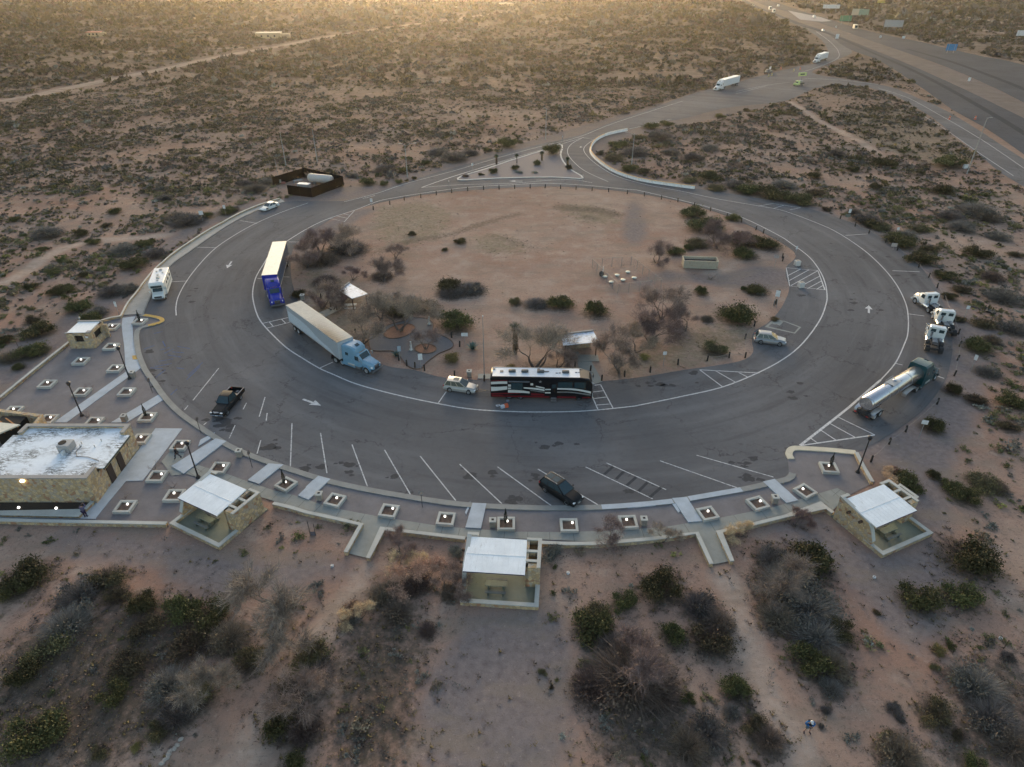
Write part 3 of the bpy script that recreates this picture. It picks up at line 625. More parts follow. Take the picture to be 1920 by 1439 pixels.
def bush_arrays(kind,nl,nt,leaf,tw,seed,R=1.0,H=.8,lobes=5,flat=1.0):
    rs=np.random.RandomState(seed); dk,lt,st=[np.array(c) for c in KIND_COL[kind]]
    T=[];C_=[]
    Lc=[]; 
    for k in range(lobes):
        a=rs.uniform(0,2*PI); r=R*.68*math.sqrt(rs.uniform(.02,1)); Lc.append((r*math.cos(a),r*math.sin(a),H*rs.uniform(.22,.55),R*rs.uniform(.26,.55),H*rs.uniform(.3,.62),rs.uniform(0,1)))
    if nl:
        idx=rs.randint(0,lobes,nl); Lx=np.array(Lc)[idx]
        # sprays: leaves gather on shoots leaving the base
        ns=max(8,nl//14); si=rs.randint(0,ns,nl)
        sd=rs.normal(size=(ns,3)); sd/=np.linalg.norm(sd,axis=1)[:,None]; sd[:,2]=np.abs(sd[:,2])*1.0-.15
        d=sd[si]+rs.normal(size=(nl,3))*.22
        rad=rs.uniform(.25,1.0,nl)**.6*(.7+.7*rs.rand(ns)[si]**1.5)
        P=np.stack([Lx[:,0]+d[:,0]*Lx[:,3]*rad,Lx[:,1]+d[:,1]*Lx[:,3]*rad,Lx[:,2]+d[:,2]*Lx[:,4]*rad],1)
        P[:,2]=np.maximum(P[:,2],.04+.1*rs.rand(nl)); P[:,2]*=flat
        T.append(tris_at(P,leaf,rs)); t=np.clip(.55*rs.rand(nl)+.3*rs.rand(ns)[si]+.2*Lx[:,5]-.05,0,1)[:,None]
        C_.append(dk*(1-t)+lt*t)
    if nt:
        ang=rs.uniform(0,2*PI,nt); el=np.abs(rs.normal(.75,.38,nt)); el=np.clip(el,.1,1.5)
        rl=rs.uniform(.7,1.15,nt)
        B=np.stack([np.cos(ang)*np.cos(el)*R*rl,np.sin(ang)*np.cos(el)*R*rl,np.sin(el)*H*1.1*rl*flat],1)
        A=B*rs.uniform(.0,.75,nt)[:,None]*np.array([1,1,.8])+rs.normal(size=(nt,3))*.06*R; A[:,2]=np.maximum(A[:,2],0)
        B+=rs.normal(size=(nt,3))*.10*R; B[:,2]=np.maximum(B[:,2],.05)
        T.append(twigs(A,B,tw,rs)); t=rs.rand(nt)[:,None]; C_.append(st*(.55+.8*t))
    return np.concatenate(T),np.concatenate(C_)
def tri_mesh(name,T,Cc,mat):
    me=bpy.data.meshes.new(name); n=len(T)
    fast_mesh(me,T.reshape(-1,3),np.arange(n*3).reshape(-1,3))
    at=me.color_attributes.new('col','FLOAT_COLOR','CORNER')
    c=np.ones((n*3,4),np.float32); c[:,:3]=np.repeat(Cc,3,0); at.data.foreach_set('color',c.ravel())
    me.materials.append(mat); return me
# detailed variants for the single bushes
BV={}
def variants():
    for kind,n,nl,nt,leaf,H,lob in (('green',4,3400,300,.055,.80,7),('olive',4,2600,520,.05,.72,6),('grey',3,1100,2100,.05,.62,6),('brown',3,700,2600,.05,.66,6),('tan',2,2600,900,.05,.8,6),('silver',2,2600,300,.05,.65,6),('yellow',1,2200,200,.045,.55,5)):
        BV[kind]=[tri_mesh('bush',*bush_arrays(kind,int(nl*1.25),nt,leaf,.016,100+17*i+hash_(kind),1.0,H,lob),LEAF) for i in range(n)]
def hash_(s): return sum(ord(c)*(i+3) for i,c in enumerate(s))%997
BR=random.Random(21)
LABK={'green':('dark green creosote bush','bush'),'olive':('olive green creosote bush','bush'),'grey':('grey twiggy bare bush','bush'),'brown':('brown bare-twigged bush','bush'),'tan':('pale tan dry bush','bush'),'silver':('silvery grey sage bush','bush'),'yellow':('yellow-green low bush','bush')}
placed=[]
def bush(px,py,w,kind,label,h=1.0,sy=None,group=None,name=None,zpx=0):
    # px,py: middle of the bush's foot in the photo; w: width in photo pixels
    p=G(px,py); s=(F*SN+(py-CY)*CS)/HC; R=w/s/2
    me=BR.choice(BV[kind]); nm={'silver':'sage_bush','tan':'dry_bush','grey':'bare_bush','brown':'bare_bush'}.get(kind,'creosote_bush')
    o=bpy.data.objects.new(name or nm,me); COL.objects.link(o)
    o.location=(p.x,p.y,TZ(p.x,p.y)-.03); o.rotation_euler=(0,0,BR.uniform(0,2*PI))
    o.scale=(R*BR.uniform(.9,1.1),R*BR.uniform(.85,1.1),R*h*BR.uniform(.9,1.05)*(1.0 if R<2 else .85))
    tag(o,label,'bush',group); placed.append((p.x,p.y,R))
    if kind in('grey','brown','green','olive'): add_litter(p.x,p.y,R*1.15,.75 if R>1.2 else .5)
    return o
def bushes():
    # foreground, left to right
    FG=[(55,1090,95,'green','large dark green bush below the stone building corner, by the photo edge'),(30,1115,60,'green','dark green bush low at the far end of the lower wall'),
    (205,1090,75,'olive','olive bush at the top of the thicket below the walkway wall'),(150,1125,80,'grey','grey bush beside the olive one in the thicket below the wall'),(225,1125,60,'olive','rounded olive bush between thicket and bare sand'),
    (130,1180,110,'grey','wide grey twiggy bush in the middle of the lower-left thicket'),(85,1225,90,'olive','olive bush bordering pale soil at the lower-left thicket'),(45,1270,70,'green','low green bush at the near end of the lower-left thicket'),
    (270,1140,66,'green','dark green bush standing apart in the middle of the lower-left slope'),(270,1180,70,'olive','olive bush just under the dark green one on the slope'),
    (345,1150,80,'green','dark green bush left of the big bare mesquite'),(395,1165,85,'green','dense dark bush touching the big bare mesquite'),(370,1210,100,'olive','broad dark olive bush below the big bare mesquite'),(470,1245,70,'olive','yellowish olive bush at the path bend below the mesquite'),(430,1200,90,'brown','brown twiggy bush between olive bushes below the mesquite'),
    (235,1250,80,'olive','olive bush by the reddish gully'),(215,1310,60,'green','dark green bush by the reddish gully, lower one'),(320,1290,90,'grey','grey bush left of the footpath'),(330,1345,80,'grey','grey bush at the row of white stones'),(370,1310,80,'olive','olive-grey bush with bare twigs beside the footpath'),(300,1370,60,'olive','small olive bush above the white stones'),
    (65,1390,110,'green','elongated dark green bush near the photo corner'),(100,1360,80,'olive','olive bush behind the elongated green one'),(185,1415,40,'olive','small olive shrub at the bottom edge left'),(258,1400,28,'yellow','small yellow-green shrub beside the stone row'),
    (585,1235,80,'olive','olive bush at the top of the clump right of the footpath'),(600,1275,85,'grey','grey bush in the clump right of the footpath'),(545,1310,85,'olive','olive bush with bright leaves facing the footpath'),(525,1360,85,'green','dark green bush at the lower end of the footpath clump'),(570,1370,90,'brown','brown bush at the lower end of the footpath clump'),(545,1438,55,'green','dark green bush cut by the bottom edge beside the path'),
    (665,1150,55,'tan','pale tan bush left of the feathery tan mesquite'),(660,1165,40,'grey','grey bush under the pale tan one'),(720,1120,70,'brown','brown thicket bush below the wall opening'),(745,1150,70,'brown','brown thicket bush below the feathery tan mesquite'),(780,1100,60,'brown','reddish brown bush near the centre shelter'),(845,1115,50,'brown','bare brown bush against the left wall of the centre shelter'),(800,1185,40,'brown','low bare brown shrub below the centre shelter, left'),
    (1035,1040,52,'silver','silvery grey bush against the centre shelter tower'),(855,1035,36,'silver','silvery bush squeezed between wall and centre shelter'),
    (1018,1262,20,'olive','small round olive shrub alone on the gravel'),(1045,1275,12,'yellow','tiny shrub beside the round one on the gravel'),(1035,1290,14,'olive','tiny olive tuft near the round shrub'),
    (1240,1105,90,'green','tall dark green bush below the right wall corner'),(1170,1130,50,'green','dark bush left of the tall green one below the wall'),(1110,1180,85,'green','dark green bush at the upper left of the great dead bush'),(1120,1155,60,'olive','olive bush behind the dark one by the gravel fan'),(1260,1195,60,'green','green bush above the great dead bush, right side'),(1310,1140,80,'grey','grey bush at the edge of the right footpath'),(1330,1205,85,'olive','olive bush bordering the right footpath'),(1345,1170,70,'brown','brown bush bordering the right footpath'),(1150,1215,70,'grey','grey bush meeting the great dead bush'),(1097,1215,22,'silver','small silvery shrub at the gravel edge'),
    (1180,1275,190,'brown','great dead bush with branches radiating over dark soil'),(1235,1300,120,'brown','dead brown brush on the right of the great dead bush'),(1110,1290,90,'brown','dead brown brush on the left of the great dead bush'),
    (1510,1060,110,'green','dark green bush crowning the big right thicket'),(1450,1050,80,'grey','grey bush at the top left of the big right thicket'),(1470,1100,130,'grey','pale grey twiggy bush in the big right thicket'),(1520,1140,120,'grey','wide grey twiggy bush in the middle of the big right thicket'),(1460,1160,90,'brown','brown bush on the path side of the big right thicket'),(1575,1185,60,'green','green bush on the right flank of the big thicket'),(1530,1195,110,'grey','dark twiggy bush at the lower middle of the big right thicket'),(1520,1245,80,'green','dark green bush at the foot of the big right thicket'),(1560,1250,80,'brown','brown bush at the foot of the big right thicket'),(1560,1290,55,'grey','grey bush ending the big right thicket in a point'),
    (1810,1050,112,'green','big round dark green bush beside the right shelter patio'),(1720,1130,78,'green','dark green bush standing alone below the right shelter'),(1800,1125,72,'green','dark green bush beneath the big round one'),(1645,1148,18,'olive','tiny olive tuft on open sand below the right shelter'),
    (1755,1225,40,'yellow','loose yellow-green shrub with gaps on the sand'),(1782,1215,20,'green','small dark shrub beside the loose yellow-green one'),(1750,1252,24,'olive','small olive shrub under the loose yellow-green one'),(1888,1235,36,'grey','grey shrub under the short stake at the right edge'),
    (1830,1290,110,'grey','wide dark grey bush at the lower right'),(1755,1345,75,'olive','olive bush below open sand at the lower right'),(1675,1330,34,'grey','small grey-green shrub left of the lower-right olive bush'),(1690,1350,20,'grey','tiny grey shrub between the lower-right bushes'),(1670,1375,26,'olive','small shrub right of the crouching walker'),(1800,1380,34,'olive','rounded small shrub below the lower-right olive bush'),(1860,1350,110,'grey','broad grey bush against the right edge'),(1900,1400,100,'brown','brown bush in the bottom right corner'),(1828,1435,50,'green','dark green bush cut by the bottom edge, right'),(1540,1360,16,'grey','tiny tuft beside the person in the blue jacket'),
    (1380,1300,62,'green','two-headed green bush right of the footpath'),(1370,1335,40,'grey','grey shrub under the two-headed green bush'),(1415,1365,58,'olive','olive bush touching the sandy path near the bottom'),(1290,1310,34,'green','dark green shrub at the edge of the dead brush'),(1330,1375,90,'grey','dark grey brush left of the sandy path, near the bottom'),(1420,1430,20,'olive','tiny olive shrub at the bottom beside the sandy path'),(1290,1400,90,'brown','low brown brush at the bottom between paths'),(1690,1420,100,'brown','low brown brush at the bottom right of the walker'),(1440,1390,70,'brown','thin brown brush beside the sandy path'),
    (1550,1330,26,'grey','narrow grey shrub trailing off the big right thicket')]
    for a in FG: bush(*a)
    IS=[(850,545,60,'green','leafy green bush joined to the grey one in the island middle',.9),(880,545,70,'grey','large grey bush in the island middle',.8),(845,552,60,'grey','grey bush with green top in the island middle',.8),
    (855,612,72,'green','large rounded green bush beside the gravel garden path',1.1),(968,570,30,'olive','small round olive bush left of the grey bare one',1),(1005,572,55,'grey','grey bare bush between two green ones',.7),(1050,573,58,'green','green bush right of the grey bare one',1),(1118,588,60,'green','green bush standing alone left of the sewer lids',1.1),
    (1375,595,78,'green','largest green bush on the right of the island',1.05),(1420,547,52,'green','dark green bush above the white SUV by the hatched bay',.9),(1396,543,20,'green','small dark bush beside the hatched bay bush',.9),(1425,551,26,'silver','silvery low bush in front of the hatched bay bush',.6),(1314,552,30,'green','spiky green bush by the long open container',1.1),(1340,660,50,'olive','olive bush beside the white SUV parking place',1),(1205,672,30,'yellow','light green shrub behind the pole sign',.8),(845,678,46,'yellow','bright green shrub beside the garden path end',.95),
    (1300,405,55,'green','dark green bush at the tip of the inner fence thicket',.9),(1325,430,70,'green','dark green bush behind the bare inner mesquite',.9),(1310,460,50,'olive','olive bush left of the bare inner mesquite',.8),(1375,412,34,'green','green bush against the inner bollard fence',.9),(1395,455,70,'green','long dark green bush by the inner fence bend',.8),(1440,462,60,'green','dark green bush where the inner fence ends',.9),(1265,475,38,'green','dark green bush behind the open container',1.1),(1292,468,26,'green','small green bush behind the open container',1),(1400,480,50,'green','dark green bush right of the open container',.8),
    (773,440,20,'green','small dark shrub in the island grass',.8),(835,470,16,'olive','small olive shrub, lower of the pair in the grass',1),(863,455,26,'green','dark yucca-like shrub in the island grass',.8),(560,555,34,'green','green bush beside the blue truck',1.1),(600,490,80,'brown','brown bush behind the bare mesquites near the blue truck',.8),(655,470,80,'grey','grey bush under the tall island mesquite',.8),(610,530,60,'brown','brown thicket bush by the blue truck trailer',.8),(745,585,70,'olive','olive bush behind the mesquite in the garden path',.9),(800,580,60,'olive','olive bush at the back of the gravel garden path',.8),(960,690,30,'yellow','green leafy shrub at the yucca foot',.6),(715,520,50,'brown','brown low bush beside the small leaning mesquite',.6),(770,570,50,'grey','grey bush beside the roofed table',.8),(1325,600,30,'brown','brown shrub left of the largest island bush',.8),(1450,600,24,'yellow','small yellowish shrub at the manhole pad',.7)]
    for a in IS: bush(a[0],a[1],a[2],a[3],a[4],a[5])
    TRI_=[(1036,290,34,'green','tall green bush on the tip of the traffic island',1.6),(925,325,20,'green','upright green shrub on the traffic island',1.3),(902,329,13,'green','small round shrub on the traffic island',1),(873,332,16,'brown','pale brown round shrub at the traffic island point',.9),(966,318,20,'green','green shrub in the middle of the traffic island',1.2),(974,325,18,'silver','silvery shrub on the traffic island',.9),(1006,310,20,'green','green shrub right of the traffic island middle',1.2),(1004,325,14,'silver','pale shrub near the traffic island kerb',.8),(1066,318,18,'green','green shrub at the right corner of the traffic island',1.3),
    (777,336,13,'green','round shrub below the double-arm street light',1),(763,340,9,'green','tiny dark shrub beside the street light foot',1),(748,343,16,'green','dark shrub left of the street light foot',1),(720,347,18,'green','green shrub at the entry ramp edge',1),(800,308,28,'green','green bush behind the entry ramp',1),(915,284,20,'green','round green bush behind the entry ramp sign',1),(950,275,36,'green','tall green bush behind the entry ramp',1.3),(975,268,16,'olive','small bush beyond the tall green one',1)]
    for a in TRI_: bush(a[0],a[1],a[2],a[3],a[4],a[5])
    G2_=[ # outside the ring, right: green ones by the fence
     (1895,760,60,'green'),(1745,805,50,'green'),(1783,735,42,'green'),(1830,755,46,'olive'),(1850,700,50,'grey'),(1890,805,40,'olive'),(1840,910,70,'olive'),(1780,915,45,'green'),(1810,935,60,'green'),(1870,920,50,'brown'),(1750,895,34,'green'),(1700,910,60,'green'),(1675,890,40,'tan'),(1840,655,60,'green'),(1845,610,45,'olive'),(1800,545,40,'olive'),(1780,560,30,'green'),(1770,520,45,'green'),(1725,490,60,'green'),(1740,470,40,'olive'),(1690,460,60,'green'),(1670,450,50,'green'),(1655,430,40,'olive'),(1625,415,60,'grey'),(1640,425,40,'green'),(1700,445,45,'grey'),(1720,435,40,'olive'),(1600,400,30,'brown'),(1550,395,22,'olive'),(1780,410,60,'grey'),(1800,430,60,'grey'),(1830,400,80,'grey'),(1850,410,60,'brown'),(1870,445,50,'grey'),(1830,480,50,'green'),(1900,620,60,'grey'),(1880,560,80,'grey'),(1860,520,50,'brown'),(1905,480,30,'olive'),(1795,600,30,'olive'),(1860,640,40,'brown'),(1570,290,40,'grey'),(1600,320,30,'green'),(1530,335,30,'green'),(1660,310,50,'green'),(1640,355,30,'green'),(1760,360,50,'green'),(1780,310,60,'green'),(1815,380,30,'green')]
    for a in G2_: bush(a[0],a[1],a[2],a[3],LABK[a[3]][0]+' on the sand outside the ring, beyond the rope fence',.9,group=LABK[a[3]][0]+'es beyond the rope fence')
    UP=[(1500,380,60,'green'),(1450,370,70,'green'),(1400,360,60,'green'),(1380,350,50,'grey'),(1340,355,40,'olive'),(1470,350,60,'grey'),(1530,365,40,'olive'),(1330,335,50,'green'),(1290,340,40,'olive'),(1180,320,40,'green'),(1150,300,40,'olive'),(1210,325,30,'green'),(1240,260,60,'grey'),(1190,290,60,'grey'),(1220,240,40,'green'),(1250,235,30,'green'),(1160,275,40,'green'),(1200,260,30,'olive'),(1300,300,50,'grey'),(1260,290,40,'grey'),(1330,280,40,'grey'),(1125,290,20,'olive'),(1350,220,24,'green'),(1400,210,18,'green')]
    for a in UP: bush(a[0],a[1],a[2],a[3],LABK[a[3]][0]+' in the thicket behind the white concrete barrier',.8,group=LABK[a[3]][0]+'es behind the concrete barrier')
    LF=[(350,420,70,'grey'),(330,410,50,'brown'),(390,408,30,'green'),(425,400,40,'green'),(440,395,24,'grey'),(180,590,50,'grey'),(150,580,60,'green'),(210,550,60,'grey'),(250,500,60,'green'),(230,470,60,'grey'),(290,480,50,'grey'),(240,545,50,'grey'),(170,605,50,'green'),(60,605,36,'olive'),(75,625,60,'green'),(60,665,60,'green'),(75,660,40,'olive'),(20,675,50,'brown'),(10,640,40,'green'),(40,690,30,'green'),(108,550,40,'green'),(125,545,40,'green'),(60,580,20,'olive'),(155,520,24,'green'),(115,490,20,'green'),(60,540,34,'green'),(100,515,30,'green'),(80,470,22,'green'),(270,460,36,'green'),(215,400,30,'green'),(150,440,36,'green'),(175,455,30,'green'),(200,425,24,'olive'),(30,415,26,'green'),(90,440,60,'grey'),(310,375,30,'grey'),(500,345,40,'grey'),(480,360,50,'brown'),(460,350,40,'grey'),(660,330,30,'grey'),(690,345,40,'green'),(720,320,50,'grey'),(850,300,60,'grey'),(820,290,50,'grey'),(880,290,40,'grey')]
    for a in LF: bush(a[0],a[1],a[2],a[3],LABK[a[3]][0]+' on the desert side of the left wall and entry ramp',.85,group=LABK[a[3]][0]+'es outside the left wall')
def scrub():
    rs=np.random.RandomState(77)
    # candidate positions: denser sampling in photo space bands
    sets=[]
    V={}
    spec=[('n',170,30,.14,.04),('m',44,7,.27,.05),('f',22,0,.46,0),('v',12,0,.8,0)]
    kinds=['olive','green','grey','brown','silver','yellow']
    for tagk,nl,nt,leaf,tw in spec:
        V[tagk]=[bush_arrays(k,nl,nt,leaf,tw,300+i*7+hash_(k),1.0,.62,5) for k in kinds for i in range(3)]
    Ts=[];Cs=[]
    def scatter(n,y0,y1,lod,rmin,rmax,dens):
        # uniform over area inside widened view wedge
        y=np.sqrt(rs.uniform(y0*y0,y1*y1,n)); hw=.92*y*1.08+26
        x=rs.uniform(-1,1,n)*hw
        g=(look(hard,x,y)<.02)&~blocked(x,y); t=look(trail,x,y)<.25; gv=rs.rand(n)>look(grav,x,y)*1.25
        inisl=inside(W_INN,x,y); 
        dn=vnoise(x,y,26,3); d2=vnoise(x+300,y+99,6,2)
        keep=g&t&gv&(~inisl)&(rs.rand(n)<dens*np.clip((dn-.28)*3.2,.12,1.0)*np.clip((d2-.25)*3,.25,1))
        pl=np.array([(a,b,c) for a,b,c in placed]); x=x[keep]; y=y[keep]
        if y0<190:
            ok=np.ones(len(x),bool)
            for a,b,c in placed:
                ok&=((x-a)**2+(y-b)**2)>(c*.8)**2
            x=x[ok]; y=y[ok]
        n=len(x); z=look(HZ,x,y)-.03
        s=rs.uniform(rmin,rmax,n)*np.where(rs.rand(n)<.12,1.6,1.0); s=np.where(rs.rand(n)<.35,s*.5,s)
        kp=rs.choice(len(kinds),n,p=[.36,.17,.25,.14,.05,.03]); vi=kp*3+rs.randint(0,3,n)
        a=rs.uniform(0,2*PI,n); sz=s*rs.uniform(.6,1.0,n); vr=rs.uniform(.9,1.65,n); sy=s*rs.uniform(.6,1.3,n)
        for v in range(len(kinds)*3):
            m=np.where(vi==v)[0]
            if not len(m): continue
            T,Cc=V[lod][v]; k=len(T)
            ca,sa=np.cos(a[m])[:,None,None],np.sin(a[m])[:,None,None]
            X=T[None,:,:,0]*s[m][:,None,None]; Y=T[None,:,:,1]*sy[m][:,None,None]; Z=T[None,:,:,2]*sz[m][:,None,None]
            W=np.stack([X*ca-Y*sa+x[m][:,None,None],X*sa+Y*ca+y[m][:,None,None],Z+z[m][:,None,None]],-1)
            Ts.append(W.reshape(-1,3,3).astype(np.float32)); Cs.append((Cc[None]*vr[m][:,None,None]).reshape(-1,3).astype(np.float32))
        return n
    def flush(name,label):
        T=np.concatenate(Ts); Cc=np.concatenate(Cs); Ts.clear(); Cs.clear()
        o=bpy.data.objects.new(name,tri_mesh(name,T,Cc,LEAF)); COL.objects.link(o)
        tag(o,label,'desert scrub',kind='stuff'); print(name,len(T))
    c=[scatter(5500,24,62,'n',.3,.8,.45),scatter(30000,62,172,'n',.4,1.15,.8)]
    flush('near_scrub','low shrubs and tufts scattered over the sand around the rest area')
    c.append(scatter(40000,165,330,'m',.6,1.45,.85))
    c.append(scatter(150000,100,345,'f',.18,.62,1.0)); flush('desert_scrub','mixed olive and grey scrub covering the desert beyond the ring road')
    c.append(scatter(85000,325,640,'f',.9,2.1,.9)); c.append(scatter(90000,630,1500,'v',1.5,3.4,.9))
    flush('far_scrub','far dark scrub covering the desert plain to the horizon')
    # ground tufts inside the island and on foreground soil
    n=5200; x=rs.uniform(-48,58,n); y=rs.uniform(70,172,n)
    k=inside(W_INN,x,y)&(rs.rand(n)<.05+look(grass,x,y)*.55); x,y=x[k],y[k]
    m=16000; xf=rs.uniform(-45,48,m); yf=rs.uniform(24,52,m); kf=(look(hard,xf,yf)<.01)&(rs.rand(m)<.04+.9*look(litter,xf,yf)); x=np.concatenate([x,xf[kf]]); y=np.concatenate([y,yf[kf]])
    m=7000; xf=rs.uniform(60,150,m); yf=rs.uniform(100,300,m); kf=(look(hard,xf,yf)<.01)&(rs.rand(m)<look(grass,xf,yf)); x=np.concatenate([x,xf[kf]]); y=np.concatenate([y,yf[kf]])
    n=len(x); s=rs.uniform(.10,.30,n)*np.where(y<53,1.5,1); z=look(HZ,x,y)
    for v in range(6):
        idx=np.where(np.arange(n)%6==v)[0]; T,Cc=bush_arrays(['yellow','brown','silver','olive','grey','yellow'][v],6,16,.3,.06,900+v,1.0,.6,3)
        W=T[None]*s[idx][:,None,None,None]*np.array([1.3,1.3,.8])+np.stack([x[idx],y[idx],z[idx]],-1)[:,None,None,:]
        Ts.append(W.reshape(-1,3,3)); Cs.append(np.repeat(Cc[None]*.85,len(idx),0).reshape(-1,3))
    flush('dry_grass','short dry grass and weeds growing on the bare soil')
    # scattered pebbles and dead twigs on the foreground soil
    n=3000; x=rs.uniform(-48,52,n); y=rs.uniform(23,58,n); k=look(hard,x,y)<.01; x,y=x[k],y[k]; n=len(x); z=look(HZ,x,y)
    P=np.stack([x,y,z+.01],-1); T=tris_at(P,.045,rs,up=.4); Cc=np.where(rs.rand(n)[:,None]<.35,np.array([[.4,.34,.3]]),np.array([[.08,.06,.05]]))*rs.uniform(.7,1.3,n)[:,None]
    Ts.append(T); Cs.append(Cc); flush('gravel_scatter','loose pebbles and bits of twig strewn over the soil')
    print('scrub',c)
# ---------------------------------------------------------------- bare trees
BARK=M('mesquite_bark',(.12,.095,.08),.9,var=.3,vs=8)
def tree_arrays(seed,levels=5,H=3.6,spread=.62,ntw=4200,leafc=None,nleaf=0,lf=1.25,droop=0.0):
    r=random.Random(seed); rs=np.random.RandomState(seed); b=MB(); ends=[]
    def grow(p,d,L,rad,lv):
        pts=[p]; rr=[rad]; q=Vector(p); dd=Vector(d)
        for k in range(3):
            dd=(dd+Vector((r.gauss(0,.20),r.gauss(0,.20),r.gauss(.03-droop*.1*lv/4,.12)))).normalized(); q=q+dd*L/3; pts.append(tuple(q)); rr.append(rad*(1-.18*(k+1)))
        b.tube(pts,rr,5 if lv<2 else 3,caps=False)
        if lv>=levels-2: ends.append((pts[1],dd,L)); ends.append((pts[2],dd,L)); 
        ends.append((tuple(q),dd,L)) if lv>=levels-2 else None
        if lv<levels-1:
            for c in range(r.choice((2,3,3)) if lv else r.choice((3,4))):
                a=r.uniform(0,2*PI); e=r.uniform(.35,.95)*spread*1.25
                s=dd.orthogonal().normalized(); s=Matrix.Rotation(a,3,dd)@s
                nd=(dd*math.cos(e)+s*math.sin(e)); nd.z=nd.z*.85+.12-droop*.2; nd.normalize()
                grow(tuple(q),nd,L*r.uniform(.68,.9),rr[-1]*r.uniform(.6,.8),lv+1)
    n0=r.choice((2,3,3))
    for i in range(n0):
        a=2*PI*i/n0+r.uniform(-.5,.5); grow((r.uniform(-.08,.08),r.uniform(-.08,.08),-.1),Vector((math.cos(a)*.5,math.sin(a)*.5,.95)).normalized(),H*(.30 if levels<6 else .26),.11*H/3.6,1)
    E=ends; m=len(E); A=np.array([e[0] for e in E]); D=np.array([tuple(e[1]) for e in E]); idx=rs.randint(0,m,ntw)
    d=D[idx]+rs.normal(size=(ntw,3))*.75; d[:,2]-=droop*.5; d/=np.linalg.norm(d,axis=1)[:,None]; Ln=rs.uniform(.25,.75,ntw)[:,None]*H/3.6
    s=A[idx]+rs.normal(size=(ntw,3))*.10
    T=[twigs(s,s+d*Ln,.019,rs)]; st=np.array(leafc or (.20,.15,.128))*lf; Cc=[st*rs.uniform(.6,1.4,ntw)[:,None]]
    if nleaf:
        ii=rs.randint(0,ntw,nleaf); P=s[ii]+d[ii]*Ln[ii]*rs.rand(nleaf)[:,None]+rs.normal(size=(nleaf,3))*.07
        T.append(tris_at(P,.045,rs,up=-.1)); Cc.append(st*rs.uniform(.9,1.6,nleaf)[:,None])
    return b,np.concatenate(T),np.concatenate(Cc)
TV={}
def make_tree(kind,seed,name='mesquite_tree',**kw):
    b,T,Cc=tree_arrays(seed,**kw)
    root=empty(name); t=b.build('trunk',BARK,root,smooth=True)
    c=bpy.data.objects.new('crown',tri_mesh('crown',T,Cc,LEAF)); COL.objects.link(c); c.parent=root
    TV.setdefault(kind,[]).append([root,0]); return root
def place_tree(kind,px,py,sc,label,vi=None,group=None):
    p=G(px,py); e=TV[kind][(vi if vi is not None else RD.randrange(len(TV[kind])))%len(TV[kind])]
    o=e[0] if not e[1] else copy_tree(e[0]); e[1]+=1
    o.location=(p.x,p.y,TZ(p.x,p.y)); o.rotation_euler=(0,0,RD.uniform(0,6.28)); sc*=1.0 if kind=='sap' else 1.85
    o.scale=(sc,sc,sc*RD.uniform(.85,.98))
    tag(o,label,'tree',group); add_litter(p.x,p.y,1.1*sc,.6); return o
